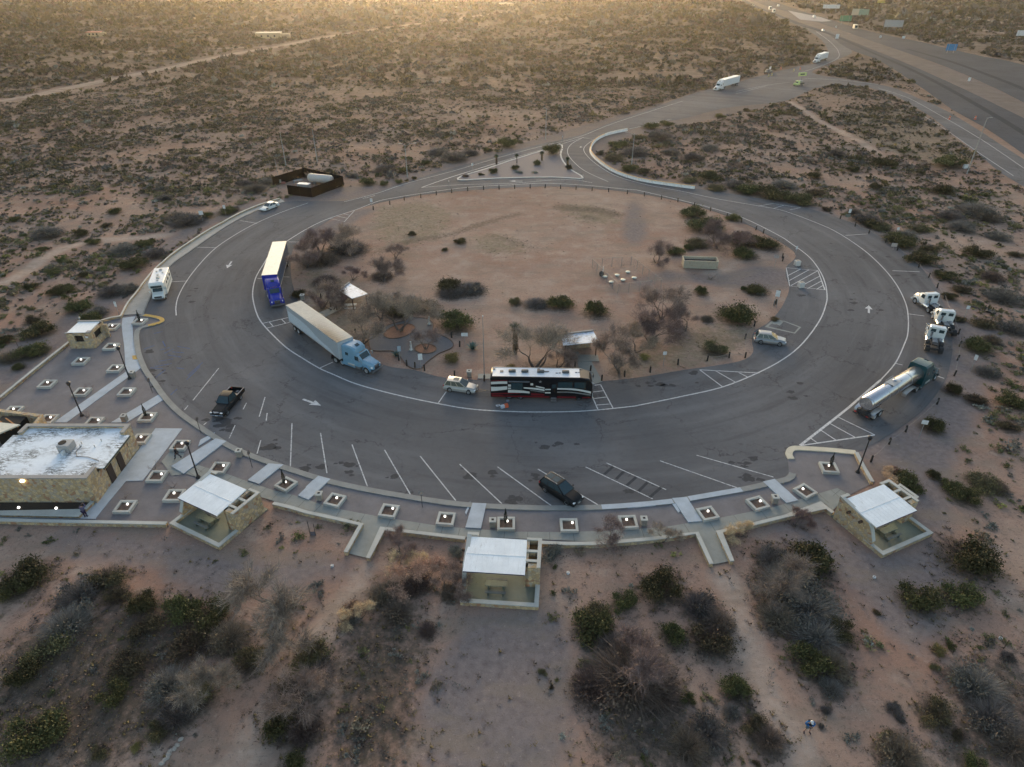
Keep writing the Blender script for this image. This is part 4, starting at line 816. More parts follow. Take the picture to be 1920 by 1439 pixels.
def trees():
    make_tree('bare',5,levels=6,ntw=5200); make_tree('bare',9,ntw=4600,H=3.9,levels=6); make_tree('bare',14,spread=.75,ntw=5600,levels=6)
    make_tree('pink',21,leafc=(.21,.155,.125),nleaf=5200,ntw=4200,spread=.7); make_tree('pink',25,leafc=(.19,.14,.115),nleaf=4600,ntw=4200,spread=.75,H=3.2)
    make_tree('tan',31,leafc=(.36,.25,.17),nleaf=9000,ntw=2500,spread=.7,droop=.5,H=3.0)
    make_tree('sap',41,levels=4,ntw=260,H=2.6); make_tree('dead',51,levels=5,ntw=4800,leafc=(.19,.155,.13),spread=.85,H=3.6)
    for a in [('bare',658,478,1.15,'tall bare mesquite behind the trailer of the blue truck',0),('pink',575,500,1.1,'brown-twigged mesquite leaning over the trailer of the blue truck',0),('bare',600,475,.9,'bare mesquite between the blue truck and the tall bare one',1),('bare',742,485,.55,'small thin mesquite standing in the island grass',1),('bare',720,528,.95,'spreading low mesquite above the roofed table',2),('bare',662,525,.5,'small dark mesquite just behind the roofed table',0),
      ('pink',603,578,1.0,'pinkish mesquite left of the roofed table',1),('pink',625,580,.7,'small pinkish mesquite beside the footpath posts',0),('pink',680,642,1.05,'pinkish mesquite between the trailer and the garden path',0),('bare',715,600,1.05,'dark bare mesquite behind the garden path bed',2),('bare',749,620,1.25,'forked mesquite in the round bed of the garden path',0),('bare',798,656,.62,'small bare tree in the kidney-shaped bed of the garden path',1),
      ('bare',1004,690,1.35,'big bare mesquite right of the tall yucca',0),('pink',1045,690,.7,'low brown mesquite between the big one and the shelter roof',1),('pink',1162,698,1.15,'brownish mesquite right of the shelter near the coach',0),('bare',1220,645,1.15,'bare mesquite in the middle of the right-hand tree group',2),('bare',1240,600,1.0,'grey bare mesquite at the back of the right-hand tree group',1),('pink',1285,620,.9,'tangled mesquite at the right of the tree group',1),('pink',1190,660,.8,'brown mesquite at the left of the tree group',0),('bare',1232,493,.8,'bare tree beside the green bushes behind the container',0),('bare',1345,465,1.2,'wide bare mesquite in the inner fence thicket',2),('bare',1382,470,.8,'smaller bare mesquite beside the wide one at the inner fence',1),('sap',1332,524,.9,'leaning dry sapling in front of the open container',0),
      ('dead',520,1165,1.25,'big bare mesquite on the slope below the left shelter',0),('tan',790,1095,.72,'feathery tan mesquite below the wall opening',0),('pink',748,1038,.5,'brownish mesquite growing against the lower wall',0),('tan',770,1065,.5,'smaller tan feathery tree behind the larger one',0),('tan',675,1160,.42,'small tan feathery tree left of the footpath mouth',0),('pink',835,1110,.6,'thin reddish tree beside the centre shelter wall',1),
      ('bare',1150,1022,.5,'bare tree on the wall right of the centre shelter',1),('bare',1242,1015,.38,'smaller bare tree on the wall near the right walkway exit',0),('tan',1388,1005,.42,'tan dry tree behind the right walkway exit',0),('pink',1490,985,.42,'brown dry tree below the wall before the right shelter',1),('tan',1668,905,.45,'dry tan tree behind the right shelter',0),('bare',1180,1285,.95,'dead grey tree in the centre of the great dead bush',2),('dead',1490,1120,.8,'grey bare tree standing inside the big right thicket',0),('bare',560,1330,.7,'bare twiggy tree in the clump right of the footpath',1),('dead',370,1320,.7,'bare grey tree among the bushes left of the footpath',0)]:
        place_tree(*a)
    for i,(x,y,s,l) in enumerate([(170,730,.55,'thin bare sapling in the planter behind the far lamp post'),(165,783,.6,'thin bare sapling in the planter behind the stone building'),(290,880,.6,'thin bare sapling in the planter by the broad pale slab'),(324,916,.6,'thin bare sapling in the planter left of the left shelter'),(235,936,.5,'thin bare sapling in the planter nearest the walkway wall'),(410,874,.5,'thin bare sapling in the planter above the left shelter'),(88,718,.5,'thin bare sapling in the upper far-left planter')]): place_tree('sap',x,y,s,l)
    # tall yucca and small tree yuccas
    def yucca(px,py,h,r,label,skirt=True):
        p=G(px,py); o=empty('yucca_tree',(p.x,p.y,TZ(p.x,p.y)),0,label,'yucca')
        b=MB(); b.tube([(0,0,-.1),(.05,0,h*.5),(-.05,.05,h)],[.22*r,.17*r,.15*r],8); b.build('trunk',BARK,o,smooth=True)
        rs=np.random.RandomState(int(px)); n=260; d=rs.normal(size=(n,3)); d[:,2]=d[:,2]*.8+.35; d/=np.linalg.norm(d,axis=1)[:,None]; A=np.array([[-.05,.05,h]])+d*.1
        T=[twigs(A,A+d*.85*r,.07*r,rs)]; Cc=[np.array([.075,.095,.055])*rs.uniform(.6,1.5,n)[:,None]]
        c=bpy.data.objects.new('crown',tri_mesh('crown',T[0],Cc[0],LEAF)); COL.objects.link(c); c.parent=o
        if skirt:
            n=500; t=rs.rand(n); a=rs.uniform(0,2*PI,n); P=np.stack([np.cos(a)*.15*r,np.sin(a)*.15*r,h*(.25+.72*t)],1); d=np.stack([np.cos(a)*.35,np.sin(a)*.35,-1+0*a],1)
            T=twigs(P,P+d*.6*r,.07*r,rs); sk=bpy.data.objects.new('dry_skirt',tri_mesh('dry_skirt',T,np.array([.17,.12,.08])*rs.uniform(.6,1.4,n)[:,None],LEAF)); COL.objects.link(sk); sk.parent=o
    yucca(966,664,4.3,1.25,'tall yucca with shaggy dead skirt behind the motor coach')
    yucca(931,310,2.4,.9,'tree yucca on the traffic island, left one'); yucca(969,307,2.2,.8,'tree yucca in the middle of the traffic island',False); yucca(1016,302,2.2,.9,'tree yucca on the traffic island beside the tall bush'); yucca(1064,312,2.0,.9,'tree yucca at the right corner of the traffic island')
    def agave(px,py,R,label):
        p=G(px,py); rs=np.random.RandomState(int(px)); b=MB()
        for k in range(26):
            a=k*2.4; e=.25+1.15*k/26; L=R*rs.uniform(.85,1.1); d=Vector((math.cos(a)*math.cos(e),math.sin(a)*math.cos(e),math.sin(e))); s=d.orthogonal().normalized()
            s=Vector((-math.sin(a),math.cos(a),0)); q=[]
            for t,w in ((0,.09),(.35,.13),(.75,.07),(1,.004)):
                c=d*L*t; q.append([tuple(c-s*w*R),tuple(c+d.cross(s)*.05*R*(1-t)),tuple(c+s*w*R)])
            b.loft(q,0)
        o=b.build('agave',M('agave_leaf',(.10,.15,.13),.6,var=.25),None,smooth=True); o.location=(p.x,p.y,TZ(p.x,p.y)); tag(o,label,'agave')
    agave(743,668,1.0,'blue-green agave beside the light blue truck cab'); agave(886,655,1.25,'large blue-green agave beside the white notice board')
# ---------------------------------------------------------------- vehicles
TYRE=M('tyre_rubber',(.022,.022,.023),.85); RIM=M('bright_rim',(.55,.56,.58),.3,.8); GLASS=M('dark_glass',(.028,.050,.060),.12,spec=.5)
CHROME=M('chrome',(.62,.64,.66),.18,1.0); BLK=M('black_plastic',(.025,.025,.027),.6); FRAME=M('truck_frame',(.035,.035,.037),.6,var=.3)
HEADL=M('headlight_glass',(.70,.72,.74),.15); TAILL=M('taillight_red',(.40,.02,.02),.3); AMBER=M('amber_marker',(.55,.25,.03),.4); SKIRT=M('grey_trim',(.12,.12,.125),.6)
def put(name,f,r,L,label,cat='car',group=None):
    # f, r: world xy of the nose and tail; heading from the tail to the nose
    f,r=Vector(f[:2]),Vector(r[:2]); c=(f+r)/2; d=f-r
    return empty(name,(c.x,c.y,0.006),math.atan2(d.y,d.x),label,cat,group)
def wheels(root,xs,hw,r,w,dual=(),rim=None,two=True):
    for x in xs:
        for s in (1,-1):
            ww=w*2.1 if x in dual else w
            e=MB(); n=18; y=s*(hw-ww/2)
            prof=[(-ww/2,r*.62),(-ww/2,r*.93),(-ww*.36,r),(ww*.36,r),(ww/2,r*.93),(ww/2,r*.62)]
            rings=[[(x+q*math.cos(2*PI*k/n),y+o,r+q*math.sin(2*PI*k/n)) for k in range(n)] for o,q in prof]
            e.loft(rings,0,False); t=e.build('tyre',TYRE,None,smooth=True)
            wr=empty('wheel'); wr.parent=root; t.parent=wr
            g=MB(); o=y+s*(ww/2-.03)
            rr=[[(x+q*math.cos(2*PI*k/n),o+s*dd,r+q*math.sin(2*PI*k/n)) for k in range(n)] for dd,q in ((-.05,r*.64),(.012,r*.64),(.012,r*.54),(-.045,r*.46),(-.05,r*.2),(.03 if x in dual else -.01,r*.16),(.03 if x in dual else -.01,.02))]
            g.loft(rr)
            for k in range(5): a=2*PI*k/5; g.box((x+math.cos(a)*r*.36,o-s*.02,r+math.sin(a)*r*.36),(r*.14,.035,r*.14))
            g.build('rim',rim or RIM,wr,smooth=True)
def section(x,hwb,hwt,zb,zt,c=.12):
    return [(x,-hwb,zb),(x,hwb,zb),(x,hwb+.0,(zb+zt)*.5),(x,hwt,zt-c),(x,hwt-c,zt),(x,-hwt+c,zt),(x,-hwt,zt-c),(x,-hwb,(zb+zt)*.5)]
def car(name,f,r,kind,paint,label,L=4.6,W=1.85,H=1.65,wb=2.7,rim=None,roofrail=False,sunroof=False,cat='car'):
    o=put(name,f,r,L,label,cat); h=L/2; b=MB(); wr=.34 if kind!='sedan' else .32; hw=W/2
    belt=H*.60; hood=H*.56 if kind!='sedan' else H*.52
    fx=wb/2+.02; 
    if kind=='pickup':
        fx=L/2-.95; rx=fx-wb; sec=[(-h,.55,belt),(-h+.05,.42,belt+.03),(-.45,.36,belt+.03)]
        cab0,cab1=-.85,1.15; rear=-.95
    else:
        rx=-wb/2+.02 if kind=='sedan' else -wb/2-.02
    if kind=='suv': S=[(-h,.5,.78),(-h+.06,.34,belt-.02),(-h+.5,.28,belt+.03),(0,.26,belt),(h*.42,.26,belt-.02),(h*.62,.26,hood+.02),(h-.28,.28,hood-.10),(h-.06,.30,hood-.24),(h,.36,hood-.38)]
    elif kind=='sedan': S=[(-h,.42,.70),(-h+.08,.3,.90),(-h+.8,.26,belt+.02),(0,.24,belt),(h*.35,.24,belt-.02),(h*.6,.24,hood+.02),(h-.3,.26,hood-.1),(h-.05,.3,hood-.2),(h,.36,hood-.32)]
    else: S=[(-.98,.40,belt),(-.9,.36,belt+.02),(0,.34,belt),(h*.33,.34,belt-.02),(h*.42,.36,belt-.06),(h-.35,.38,belt-.13),(h-.06,.4,belt-.24),(h,.46,belt-.36)]
    n=len(S)
    wf=lambda x:hw*(1-.10*max(0,(abs(x)-h*.55)/(h*.45))**2)
    b.loft([section(x,wf(x),wf(x)*.90,zb,zt,.20) for x,zb,zt in S])
    body=b.build('body',paint,o,smooth=True)
    # wheel arches
    for x in (fx,rx):
        for s in (1,-1): MB().tube([(x,s*(hw-.22),wr+.02),(x,s*(hw-.02),wr+.02)],wr+.07,20).build('wheel_arch',BLK,o)
    # greenhouse
    if kind=='suv': g=((-h+.06,h*.44),(-h+.50,h*.0))
    elif kind=='sedan': g=((-h+.75,h*.40),(-h+1.35,h*.02))
    else: g=((-.93,1.18),(-.80,.45))
    zb=belt-.03; zt=H-.05; yb=hw*.90; yt=hw*.66
    (x0,x1),(x2,x3)=g
    Bq=[(x0,-yb,zb),(x1,-yb,zb),(x1,yb,zb),(x0,yb,zb)]; Tq=[(x2,-yt,zt),(x3,-yt,zt),(x3,yt,zt),(x2,yt,zt)]
    c=MB(); c.loft([Bq,Tq],caps=True); c.build('cabin',paint,o,smooth=False)
    m=MB(); m.loft([[(x2-.02,-yt+.0,zt-.01),(x3+.03,-yt+.0,zt-.01),(x3+.03,yt,zt-.01),(x2-.02,yt,zt-.01)],[(x2,-yt-.01,zt+.03),(x3,-yt-.01,zt+.03),(x3,yt+.01,zt+.03),(x2,yt+.01,zt+.03)],[(x2+.15,-yt+.14,zt+.06),(x3-.15,-yt+.14,zt+.06),(x3-.15,yt-.14,zt+.06),(x2+.15,yt-.14,zt+.06)]]); m.build('roof',paint,o,smooth=True)
    MB().pane([Bq[1],Bq[2],Tq[2],Tq[1]],(.04,.05),.014).build('windshield',GLASS,o)
    MB().pane([Bq[3],Bq[0],Tq[0],Tq[3]],(.06,.12),.014).build('rear_window',GLASS,o)
    for s in (1,-1):
        a,d=(Bq[0],Tq[0]) if s<0 else (Bq[3],Tq[3]); e,ff=(Bq[1],Tq[1]) if s<0 else (Bq[2],Tq[2])
        mk=lambda u,v:[tuple(Vector(a).lerp(Vector(e),u)),tuple(Vector(a).lerp(Vector(e),v)),tuple(Vector(d).lerp(Vector(ff),v)),tuple(Vector(d).lerp(Vector(ff),u))]
        cuts=[(.05,.33),(.345,.63),(.645,.96)] if kind=='suv' else [(.06,.48),(.51,.94)]
        for u,v in cuts:
            q=mk(u,v)
            if s>0: q=[q[1],q[0],q[3],q[2]]
            MB().pane(q,(.02,.07),.012).build('side_window',GLASS,o)
        mr=MB(); mr.bbox((x1-.35,s*(hw+.10),zb+.10),(.12,.20,.14),.03); mr.build('mirror',paint if kind!='pickup' else BLK,o)
        hl=MB(); hl.bbox((h-.13 if kind!='pickup' else h-.06,s*(hw*.70),S[-2][2]-.06),(.20,.34,.15),.04); hl.build('headlight',HEADL,o,smooth=True)
        tl=MB(); tl.bbox((-h+.08,s*(hw*.84),.92 if kind!='sedan' else .76),(.12,.20,.26 if kind!='sedan' else .16),.03); tl.build('taillight',TAILL,o)
    MB().bbox((h-.05,0,S[-1][2]-.04 if kind!='pickup' else .86),(.10,W*.40,.16 if kind!='pickup' else .28),.03).build('grille',CHROME if kind!='sedan' else BLK,o)
    MB().bbox((h-.03,0,.45),(.16,W*.90,.18),.05).build('front_bumper',BLK if kind=='suv' else CHROME if kind=='pickup' else paint,o,smooth=True)
    MB().bbox((-h+.02,0,.48),(.16,W*.90,.2),.05).build('rear_bumper',CHROME if kind=='pickup' else paint,o,smooth=True)
    pl=MB(); pl.box((h+.055,0,.48),(.02,.32,.12)); pl.build('licence_plate',M('plate_white',(.6,.6,.58),.5),o)
    if roofrail:
        for s in (1,-1): MB().tube([(x2+.15,s*(yt-.06),zt+.05),(x2+.2,s*(yt-.06),zt+.11),(x3-.25,s*(yt-.06),zt+.11),(x3-.15,s*(yt-.06),zt+.05)],.022,5).build('roof_rail',CHROME,o)
    if sunroof:
        MB().box(((x2+x3)/2+.32,0,zt+.062),(.75,yt*1.25,.012)).build('sunroof',GLASS,o)
        if sunroof==2: MB().box(((x2+x3)/2-.55,0,zt+.062),(.7,yt*1.25,.012)).build('sunroof',GLASS,o)
    if kind=='pickup':
        b=MB(); x0_,x1_=-h,-1.0
        for s in (1,-1): b.bbox(((x0_+x1_)/2,s*(hw-.05),.80),(x1_-x0_,.11,.62),.03)
        b.bbox((x0_+.04,0,.80),(.08,W-.06,.60),.02); b.bbox((x1_-.03,0,.80),(.07,W-.12,.62),.02); b.box(((x0_+x1_)/2,0,.60),(x1_-x0_,W-.2,.08))
        b.build('cargo_bed',paint,o,smooth=True)
        for s in (1,-1): MB().tube([(x0_+.02,s*(hw-.05),1.135),(x1_-.02,s*(hw-.05),1.135)],.025,6).build('bed_rail',CHROME,o)
        b=MB(); b.bbox((x1_-.35,0,.82),(.5,W-.35,.34),.04); b.bbox((x0_+.6,.25,.72),(.5,.4,.22),.05); b.build('bed_box',SKIRT,o)
    wheels(o,[fx,rx],hw+.02,wr if kind!='pickup' else .38,.23,rim=rim)
    return o
def tractor(f,r,paint,label,L=7.6,sleeper=True,day=False,rackup=0.0,tank=True,name='semi_tractor',group=None,chrome=CHROME,hoodm=None):
    # nose at +L/2
    o=put(name,f,r,L,label,'truck',group); h=L/2; hw=1.18
    b=MB(); 
    for s in (1,-1): b.box((-.3,s*.42,.92),(L-1.2,.09,.26))
    for x in (-h+.4,-h+1.7,-.4): b.box((x,0,.92),(.12,.86,.2))
    for x in (-h+.98,-h+2.28): b.tube([(x,-.9,.52),(x,.9,.52)],.12,8)
    b.build('chassis',FRAME,o)
    MB().tube([(-h+1.6,0,1.08),(-h+1.6,0,1.16)],.48,14).build('fifth_wheel',FRAME,o,smooth=True)
    # hood
    cabx=h-2.0; hz=1.95
    b=MB(); b.loft([section(cabx+.05,.98,.86,.95,hz,.14),section(cabx+.7,.95,.80,.92,hz-.06,.14),section(h-.35,.88,.66,.85,hz-.30,.14),section(h-.08,.82,.58,.80,hz-.42,.12),section(h,.74,.52,.82,hz-.60,.10)]); b.build('hood',hoodm or paint,o,smooth=True)
    for s in (1,-1):
        b=MB(); pts=[]
        for k in range(9):
            a=PI*k/8; pts.append((h-1.05+.66*math.cos(a),s*.98,.52+.66*math.sin(a)))
        rings=[[(p[0],p[1]-.20,p[2]-.05),(p[0],p[1]+.20,p[2]-.05),(p[0],p[1]+.20,p[2]+.04),(p[0],p[1]-.20,p[2]+.05)] for p in pts]
        b.loft(rings); b.build('front_fender',hoodm or paint,o,smooth=True)
        hl=MB(); hl.bbox((h-.22,s*.80,1.12),(.30,.30,.26),.06); hl.build('headlight',HEADL,o,smooth=True)
        mr=MB(); mr.bbox((cabx+.05,s*1.45,2.15),(.12,.12,.62),.04); mr.tube([(cabx,s*1.05,2.4),(cabx+.05,s*1.42,2.4)],.025,5); mr.tube([(cabx,s*1.05,1.9),(cabx+.05,s*1.42,1.9)],.025,5); mr.build('mirror',chrome,o)
        MB().pane([(cabx-1.0,-s*-1.19,1.75),(cabx-.12,s*1.19,1.75),(cabx-.25,s*1.17,2.45),(cabx-1.0,s*1.17,2.45)] if s<0 else [(cabx-.12,1.19,1.75),(cabx-1.0,1.19,1.75),(cabx-1.0,1.17,2.45),(cabx-.25,1.17,2.45)],.05,.02).build('side_window',GLASS,o)
        st=MB(); st.bbox((cabx-.6,s*1.12,.62),(.9,.2,.36),.03); st.build('step',SKIRT,o)
        if tank:
            MB().tube([(cabx-2.35,s*.95,.78),(cabx-1.15,s*.95,.78)],.33,14).build('fuel_tank',chrome if not sleeper or day else M('tank_alu',(.5,.51,.52),.35,.7),o,smooth=True)
    MB().bbox((h-.01,0,1.12),(.12,.95,.62),.06).build('grille',chrome if paint is not WH_T else SKIRT,o)
    g=MB()
    for k in range(5): g.box((h+.055,0,.92+k*.1),(.02,.85,.04))
    g.build('grille_bar',BLK,o)
    MB().bbox((h+.02,0,.55),(.26,2.3,.32),.08).build('front_bumper',paint if paint is WH_T else SKIRT,o,smooth=True)
    # cab
    top=2.78; back=cabx-1.35
    b=MB(); b.loft([section(back,hw,hw*.96,.80,top,.16),section(back+.1,hw,hw*.97,.78,top+.02,.16),section(cabx-.45,hw,hw*.93,.78,top-.04,.18),section(cabx+.12,hw*.93,hw*.84,.85,1.98,.15)]); b.build('cab',paint,o,smooth=True)
    MB().pane([(cabx+.13,-.86,1.92),(cabx+.13,.86,1.92),(cabx-.42,.92,2.62),(cabx-.42,-.92,2.62)],(.05,.04),.05,th=.05).build('windshield',GLASS,o)
    m=MB()
    for y in (-.5,-.25,0,.25,.5): m.box((cabx-.52,y,top+.0),(.1,.1,.06))
    m.build('marker_light',AMBER,o)
    if sleeper:
        sb=back-1.95
        b=MB(); b.loft([section(sb,hw+.04,hw*.97,.80,3.62,.2),section(back-.3,hw+.04,hw*.97,.80,3.72,.2),section(back+.45,hw*.98,hw*.88,1.2,3.42,.22),section(cabx-.62,hw*.9,hw*.72,2.0,2.86,.18)]); b.build('sleeper',paint,o,smooth=True)
        MB().pane([(back+.30,-.32,3.52),(back+.30,.32,3.52),(back-.22,.32,3.71),(back-.22,-.32,3.71)],.06,.05,th=.03).build('skylight',GLASS,o)
        for s in (1,-1):
            q=[(back-1.35,s*(hw+.045),2.15),(back-.75,s*(hw+.045),2.15),(back-.75,s*(hw+.03),2.65),(back-1.35,s*(hw+.03),2.65)]
            if s>0: q=[q[1],q[0],q[3],q[2]]
            MB().pane(q,.06,.02).build('sleeper_window',GLASS,o)
            MB().bbox((sb+.9,s*(hw-.02),.60),(2.6,.10,.42),.03).build('side_fairing',paint,o)
    else:
        for s in (1,-1): MB().pane([(back-.004,s*.55+.36,1.95),(back-.004,s*.55-.36,1.95),(back-.004,s*.55-.36,2.5),(back-.004,s*.55+.36,2.5)],.03,.015).build('rear_window',GLASS,o)
        b=MB(); b.tube([(back-.3,.62,.9),(back-.3,.62,2.0)],.16,10); b.build('exhaust_can',chrome,o,smooth=True)
        b=MB(); b.box((back-1.1,0,1.12),(1.1,.7,.08)); b.bbox((back-.5,-.75,1.0),(.6,.5,.5),.08); b.build('deck_plate',M('deck_alu',(.3,.3,.31),.5,.5),o)
    b=MB()
    for s in (1,-1): b.box((-h+.12,s*.85,.72),(.04,.55,.62)); 
    b.box((-h+.25,0,.80),(.06,2.2,.12)); b.build('mud_flap',BLK,o)
    for s in (1,-1): MB().box((-h+.20,s*.9,.84),(.06,.25,.1)).build('taillight',TAILL,o)
    wheels(o,[h-1.05],hw-.02,.52,.30); 
    wheels(o,[-h+.98,-h+2.28],hw+.02,.52,.27,dual=(-h+.98,-h+2.28),rim=M('dull_rim',(.35,.35,.36),.5,.4))
    return o
def trailer(f,r,label,side,roofm,L=16.15,frontm=None,wave=False,group=None,name='box_trailer'):
    o=put(name,f,r,L,label,'trailer',group); h=L/2; hw=1.29
    b=MB(); b.bbox((0,0,2.62),(L,hw*2,2.78),.03); b.build('cargo_box',side,o)
    b=MB(); b.bbox((0,0,4.03),(L-.04,hw*2-.03,.05),.02)
    for k in range(int(L/.6)): b.box((-h+.35+k*.6,0,4.057),(.05,hw*2-.12,.018))
    b.build('roof',roofm,o)
    b=MB()
    for s in (1,-1): b.box((0,s*(hw+.004),1.30),(L-.04,.03,.14)); b.box((0,s*(hw+.002),3.97),(L-.04,.03,.09))
    b.build('side_rail',M('rail_alu',(.5,.51,.52),.4,.6),o)
    n=26
    for s in (1,-1):
        b=MB()
        for k in range(n): b.box((-h+.4+k*(L-.8)/(n-1),s*(hw+.003),2.62),(.03,.014,2.55))
        b.build('panel_rib',side,o)
    if frontm: b=MB(); b.bbox((h+.008,0,2.62),(.03,hw*2-.06,2.7),.01); b.build('front_panel',frontm,o)
    b=MB(); b.box((-h-.01,-.63,2.62),(.03,1.2,2.6)); b.box((-h-.01,.63,2.62),(.03,1.2,2.6)); b.build('rear_door',side,o)
    b=MB(); 
    for s in (1,-1): b.box((0,s*.5,1.12),(L-.3,.08,.2))
    for x in (-h+.25,): b.box((x,0,.62),(.1,2.1,.1)); b.box((x,.6,.9),(.08,.08,.6)); b.box((x,-.6,.9),(.08,.08,.6))
    for s in (1,-1): b.box((h-3.0,s*.7,.62),(.12,.12,1.1))
    b.build('underframe',FRAME,o)
    wheels(o,[-h+1.6,-h+2.9],hw-.03,.51,.27,dual=(-h+1.6,-h+2.9))
    if wave:
        for s in (1,-1):
            b=MB(); top=[];bot=[]
            for k in range(33):
                u=k/32; x=-h+.3+u*(L-1.2); z=3.2-1.15*(1/(1+math.exp(-(u-.55)*14)))
                if u>.85: z-=(u-.85)*4.2
                top.append((x,max(z,1.45))); bot.append((x,1.42))
            pr=top+bot[::-1]; tri=geometry.tessellate_polygon([[Vector((p[0],p[1],0)) for p in pr]])
            vs=[(p[0],s*(hw+.022),p[1]) for p in pr]; b.add(vs,[t if s<0 else tuple(reversed(t)) for t in tri]); b.build('wave_stripe',M('pale_stripe',(.50,.56,.62),.5),o)
    return o
def SOOT():
    m,nt,b=newmat('sooty_trailer_roof'); tc=nt.nodes.new('ShaderNodeTexCoord'); sx=nt.nodes.new('ShaderNodeSeparateXYZ'); nt.links.new(tc.outputs['Object'],sx.inputs[0])
    f=math_(nt,'MULTIPLY',ramp(nt,sx.outputs[0],-2.0,4.5),ramp(nt,sx.outputs[1],.9,-.9))
    f=math_(nt,'MULTIPLY',f,ramp(nt,noise(nt,.9,6,.7,obj=True,stretch=(.5,1.6,1)),.25,.42))
    c=mix(nt,(.29,.31,.305),(.36,.38,.37),ramp(nt,noise(nt,1.5,5,.7,obj=True),.3,.7)); c=mix(nt,c,(.05,.05,.045),f)
    nt.links.new(c,b.inputs['Base Color']); b.inputs['Roughness'].default_value=.6; return m
WH_T=M('truck_white_paint',(.66,.68,.68),.35,coat=.4,var=.06)
def vehicles():
    BLUE=M('deep_blue_paint',(.012,.025,.30),.4,coat=.1,var=.15,spec=.3); LB=M('light_blue_paint',(.155,.30,.42),.3,coat=.5,var=.1); TEAL=M('dark_teal_paint',(.006,.05,.06),.35,coat=.2,spec=.35)
    g=lambda x,y,z=0:G2((x,y),z)
    # blue tractor and its trailer (roof line known at 4.1 m)
    A=Vector(g(524,453,4.05)); B=Vector(g(505,514,4.05)); d=(B-A).normalized(); 
    ft=A+d*16.15; tn=Vector(g(522.5,578)); 
    trailer(ft,A,'pale cream-roofed box trailer hitched behind the deep blue truck',M('deep_blue_side',(.03,.07,.14),.4,var=.3,dirt=(.3,.35,.3,.3)),M('cream_roof',(.72,.72,.62),.4,var=.08,dirt=(.5,.5,.4,.5)),frontm=BLUE)
    dd=(tn-(ft-d*1.0)).normalized(); tractor(tn,tn-dd*7.8,BLUE,'deep blue sleeper semi tractor facing the camera beside the bare trees',7.8)
    # light blue
    A=Vector(g(550,568,4.05)); B=Vector(g(646,637,4.05)); d=(B-A).normalized(); ft=A+d*16.15
    trailer(ft,A,'long light grey box trailer with sooty roof stain, hitched to the light blue truck',M('trailer_grey_side',(.34,.38,.42),.45,var=.06),SOOT(),frontm=M('trailer_front',(.42,.45,.48),.4),wave=True)
    tn=Vector(g(708,699)); k=ft-d*1.2; dd=(tn-k).normalized(); tractor(tn,tn-dd*7.9,LB,'light blue sleeper semi tractor parked at the inner kerb',7.9)
    # soot patch on the trailer roof near the nose
    b=MB(); rr=random.Random(4); q=ft-d*1.6; n=Vector((-d.y,d.x))
    # service vehicles ahead
    WT=M('white_trailer_side',(.62,.64,.65),.4,var=.05); WR=M('white_trailer_roof',(.72,.74,.76),.4,var=.05)
    fr=Vector(g(1341,171)); rr_=Vector(g(1379,160)); d=(fr-rr_).normalized()
    tractor(fr,fr-d*7.8,WH_T,'white semi tractor driving in along the entry road',7.8); trailer(fr-d*5.2,fr-d*21.3,'white box trailer behind the white semi on the entry road',WT,WR)
    fr=Vector(g(1527,119)); rr_=Vector(g(1548,112)); d=(fr-rr_).normalized()
    tractor(fr,fr-d*7.4,WH_T,'farther white semi tractor at the entry road bend',7.4); trailer(fr-d*4.9,fr-d*18.5,'shorter white box trailer at the entry road bend',WT,WR,13.6)
    # three bobtail tractors, piggyback
    for (x,y),hd,l,nm,z0,pt in (((70.4,102.6),(-.12,.99),'first white day-cab tractor of the piggyback row, two rear windows, turned to the road',0,0,0),((69.3,95.8),(.26,.965),'middle white tractor of the piggyback row, with a plain back wall',1,.35,-.07),((65.0,90.2),(.45,.893),'rear white day-cab tractor of the piggyback row, its bare frame behind',0,.35,-.07)):
        h=Vector(hd).normalized(); c=Vector((x,y)); o=tractor(c+h*2.4,c-h*4.4,WH_T,l,6.9,sleeper=False,group='white tractors parked piggyback')
        o.rotation_mode='XYZ'
        if pt: o.rotation_euler=(0,pt,o.rotation_euler[2]); o.location.z=.25
    # tanker
    A=Vector(g(1598,795)); B=Vector(g(1743,703)); d=(B-A).normalized(); n=Vector((-d.y,d.x))
    ALU=M('polished_tank',(.60,.59,.60),.24,.9,var=.06)
    tn=B; tractor(tn,tn-d*7.2,TEAL,'dark teal semi tractor pulling the silver tanker, facing away',7.2)
    o=put('tank_trailer',tn-d*4.6,tn-d*18.4,13.8,'polished silver tank trailer with catwalk beside the hatched bay','trailer'); L=13.8; h=L/2
    b=MB(); n_=22; R=.98
    prof=[(-h+.35,.02),(-h+.36,.55),(-h+.42,.86),(-h+.6,R),(h-.5,R),(h-.28,.86),(h-.2,.5),(h-.19,.02)]
    b.loft([[(x,q*math.cos(2*PI*k/n_),2.28+q*math.sin(2*PI*k/n_)-(.12*(x+h)/L-.06)*0) for k in range(n_)] for x,q in prof]); b.build('tank',ALU,o,smooth=True)
    b=MB()
    for x in (-h+.62,-h+4.4,-.3,3.2,h-.55): b.tube([(x-.03,0,2.28),(x+.03,0,2.28)],R+.02,24)
    b.build('tank_band',M('band_alu',(.45,.45,.46),.35,.8),o,smooth=True)
    b=MB(); b.box((-.4,0,3.30),(1.9,1.15,.06)); b.box((-1.5,.4,3.27),(.8,.3,.05)); 
    for s in (1,-1): b.tube([(-1.3,s*.6,3.33),(-1.3,s*.6,3.62),(.5,s*.6,3.62),(.5,s*.6,3.33)],.025,5)
    b.build('catwalk',M('cat_alu',(.35,.36,.37),.5,.4),o)
    b=MB(); b.tube([(0,0,3.26),(0,0,3.42)],.27,12); b.ball((0,0,3.42),.26,10,6,sc=(1,1,.35)); b.build('manhole',ALU,o,smooth=True)
    b=MB(); 
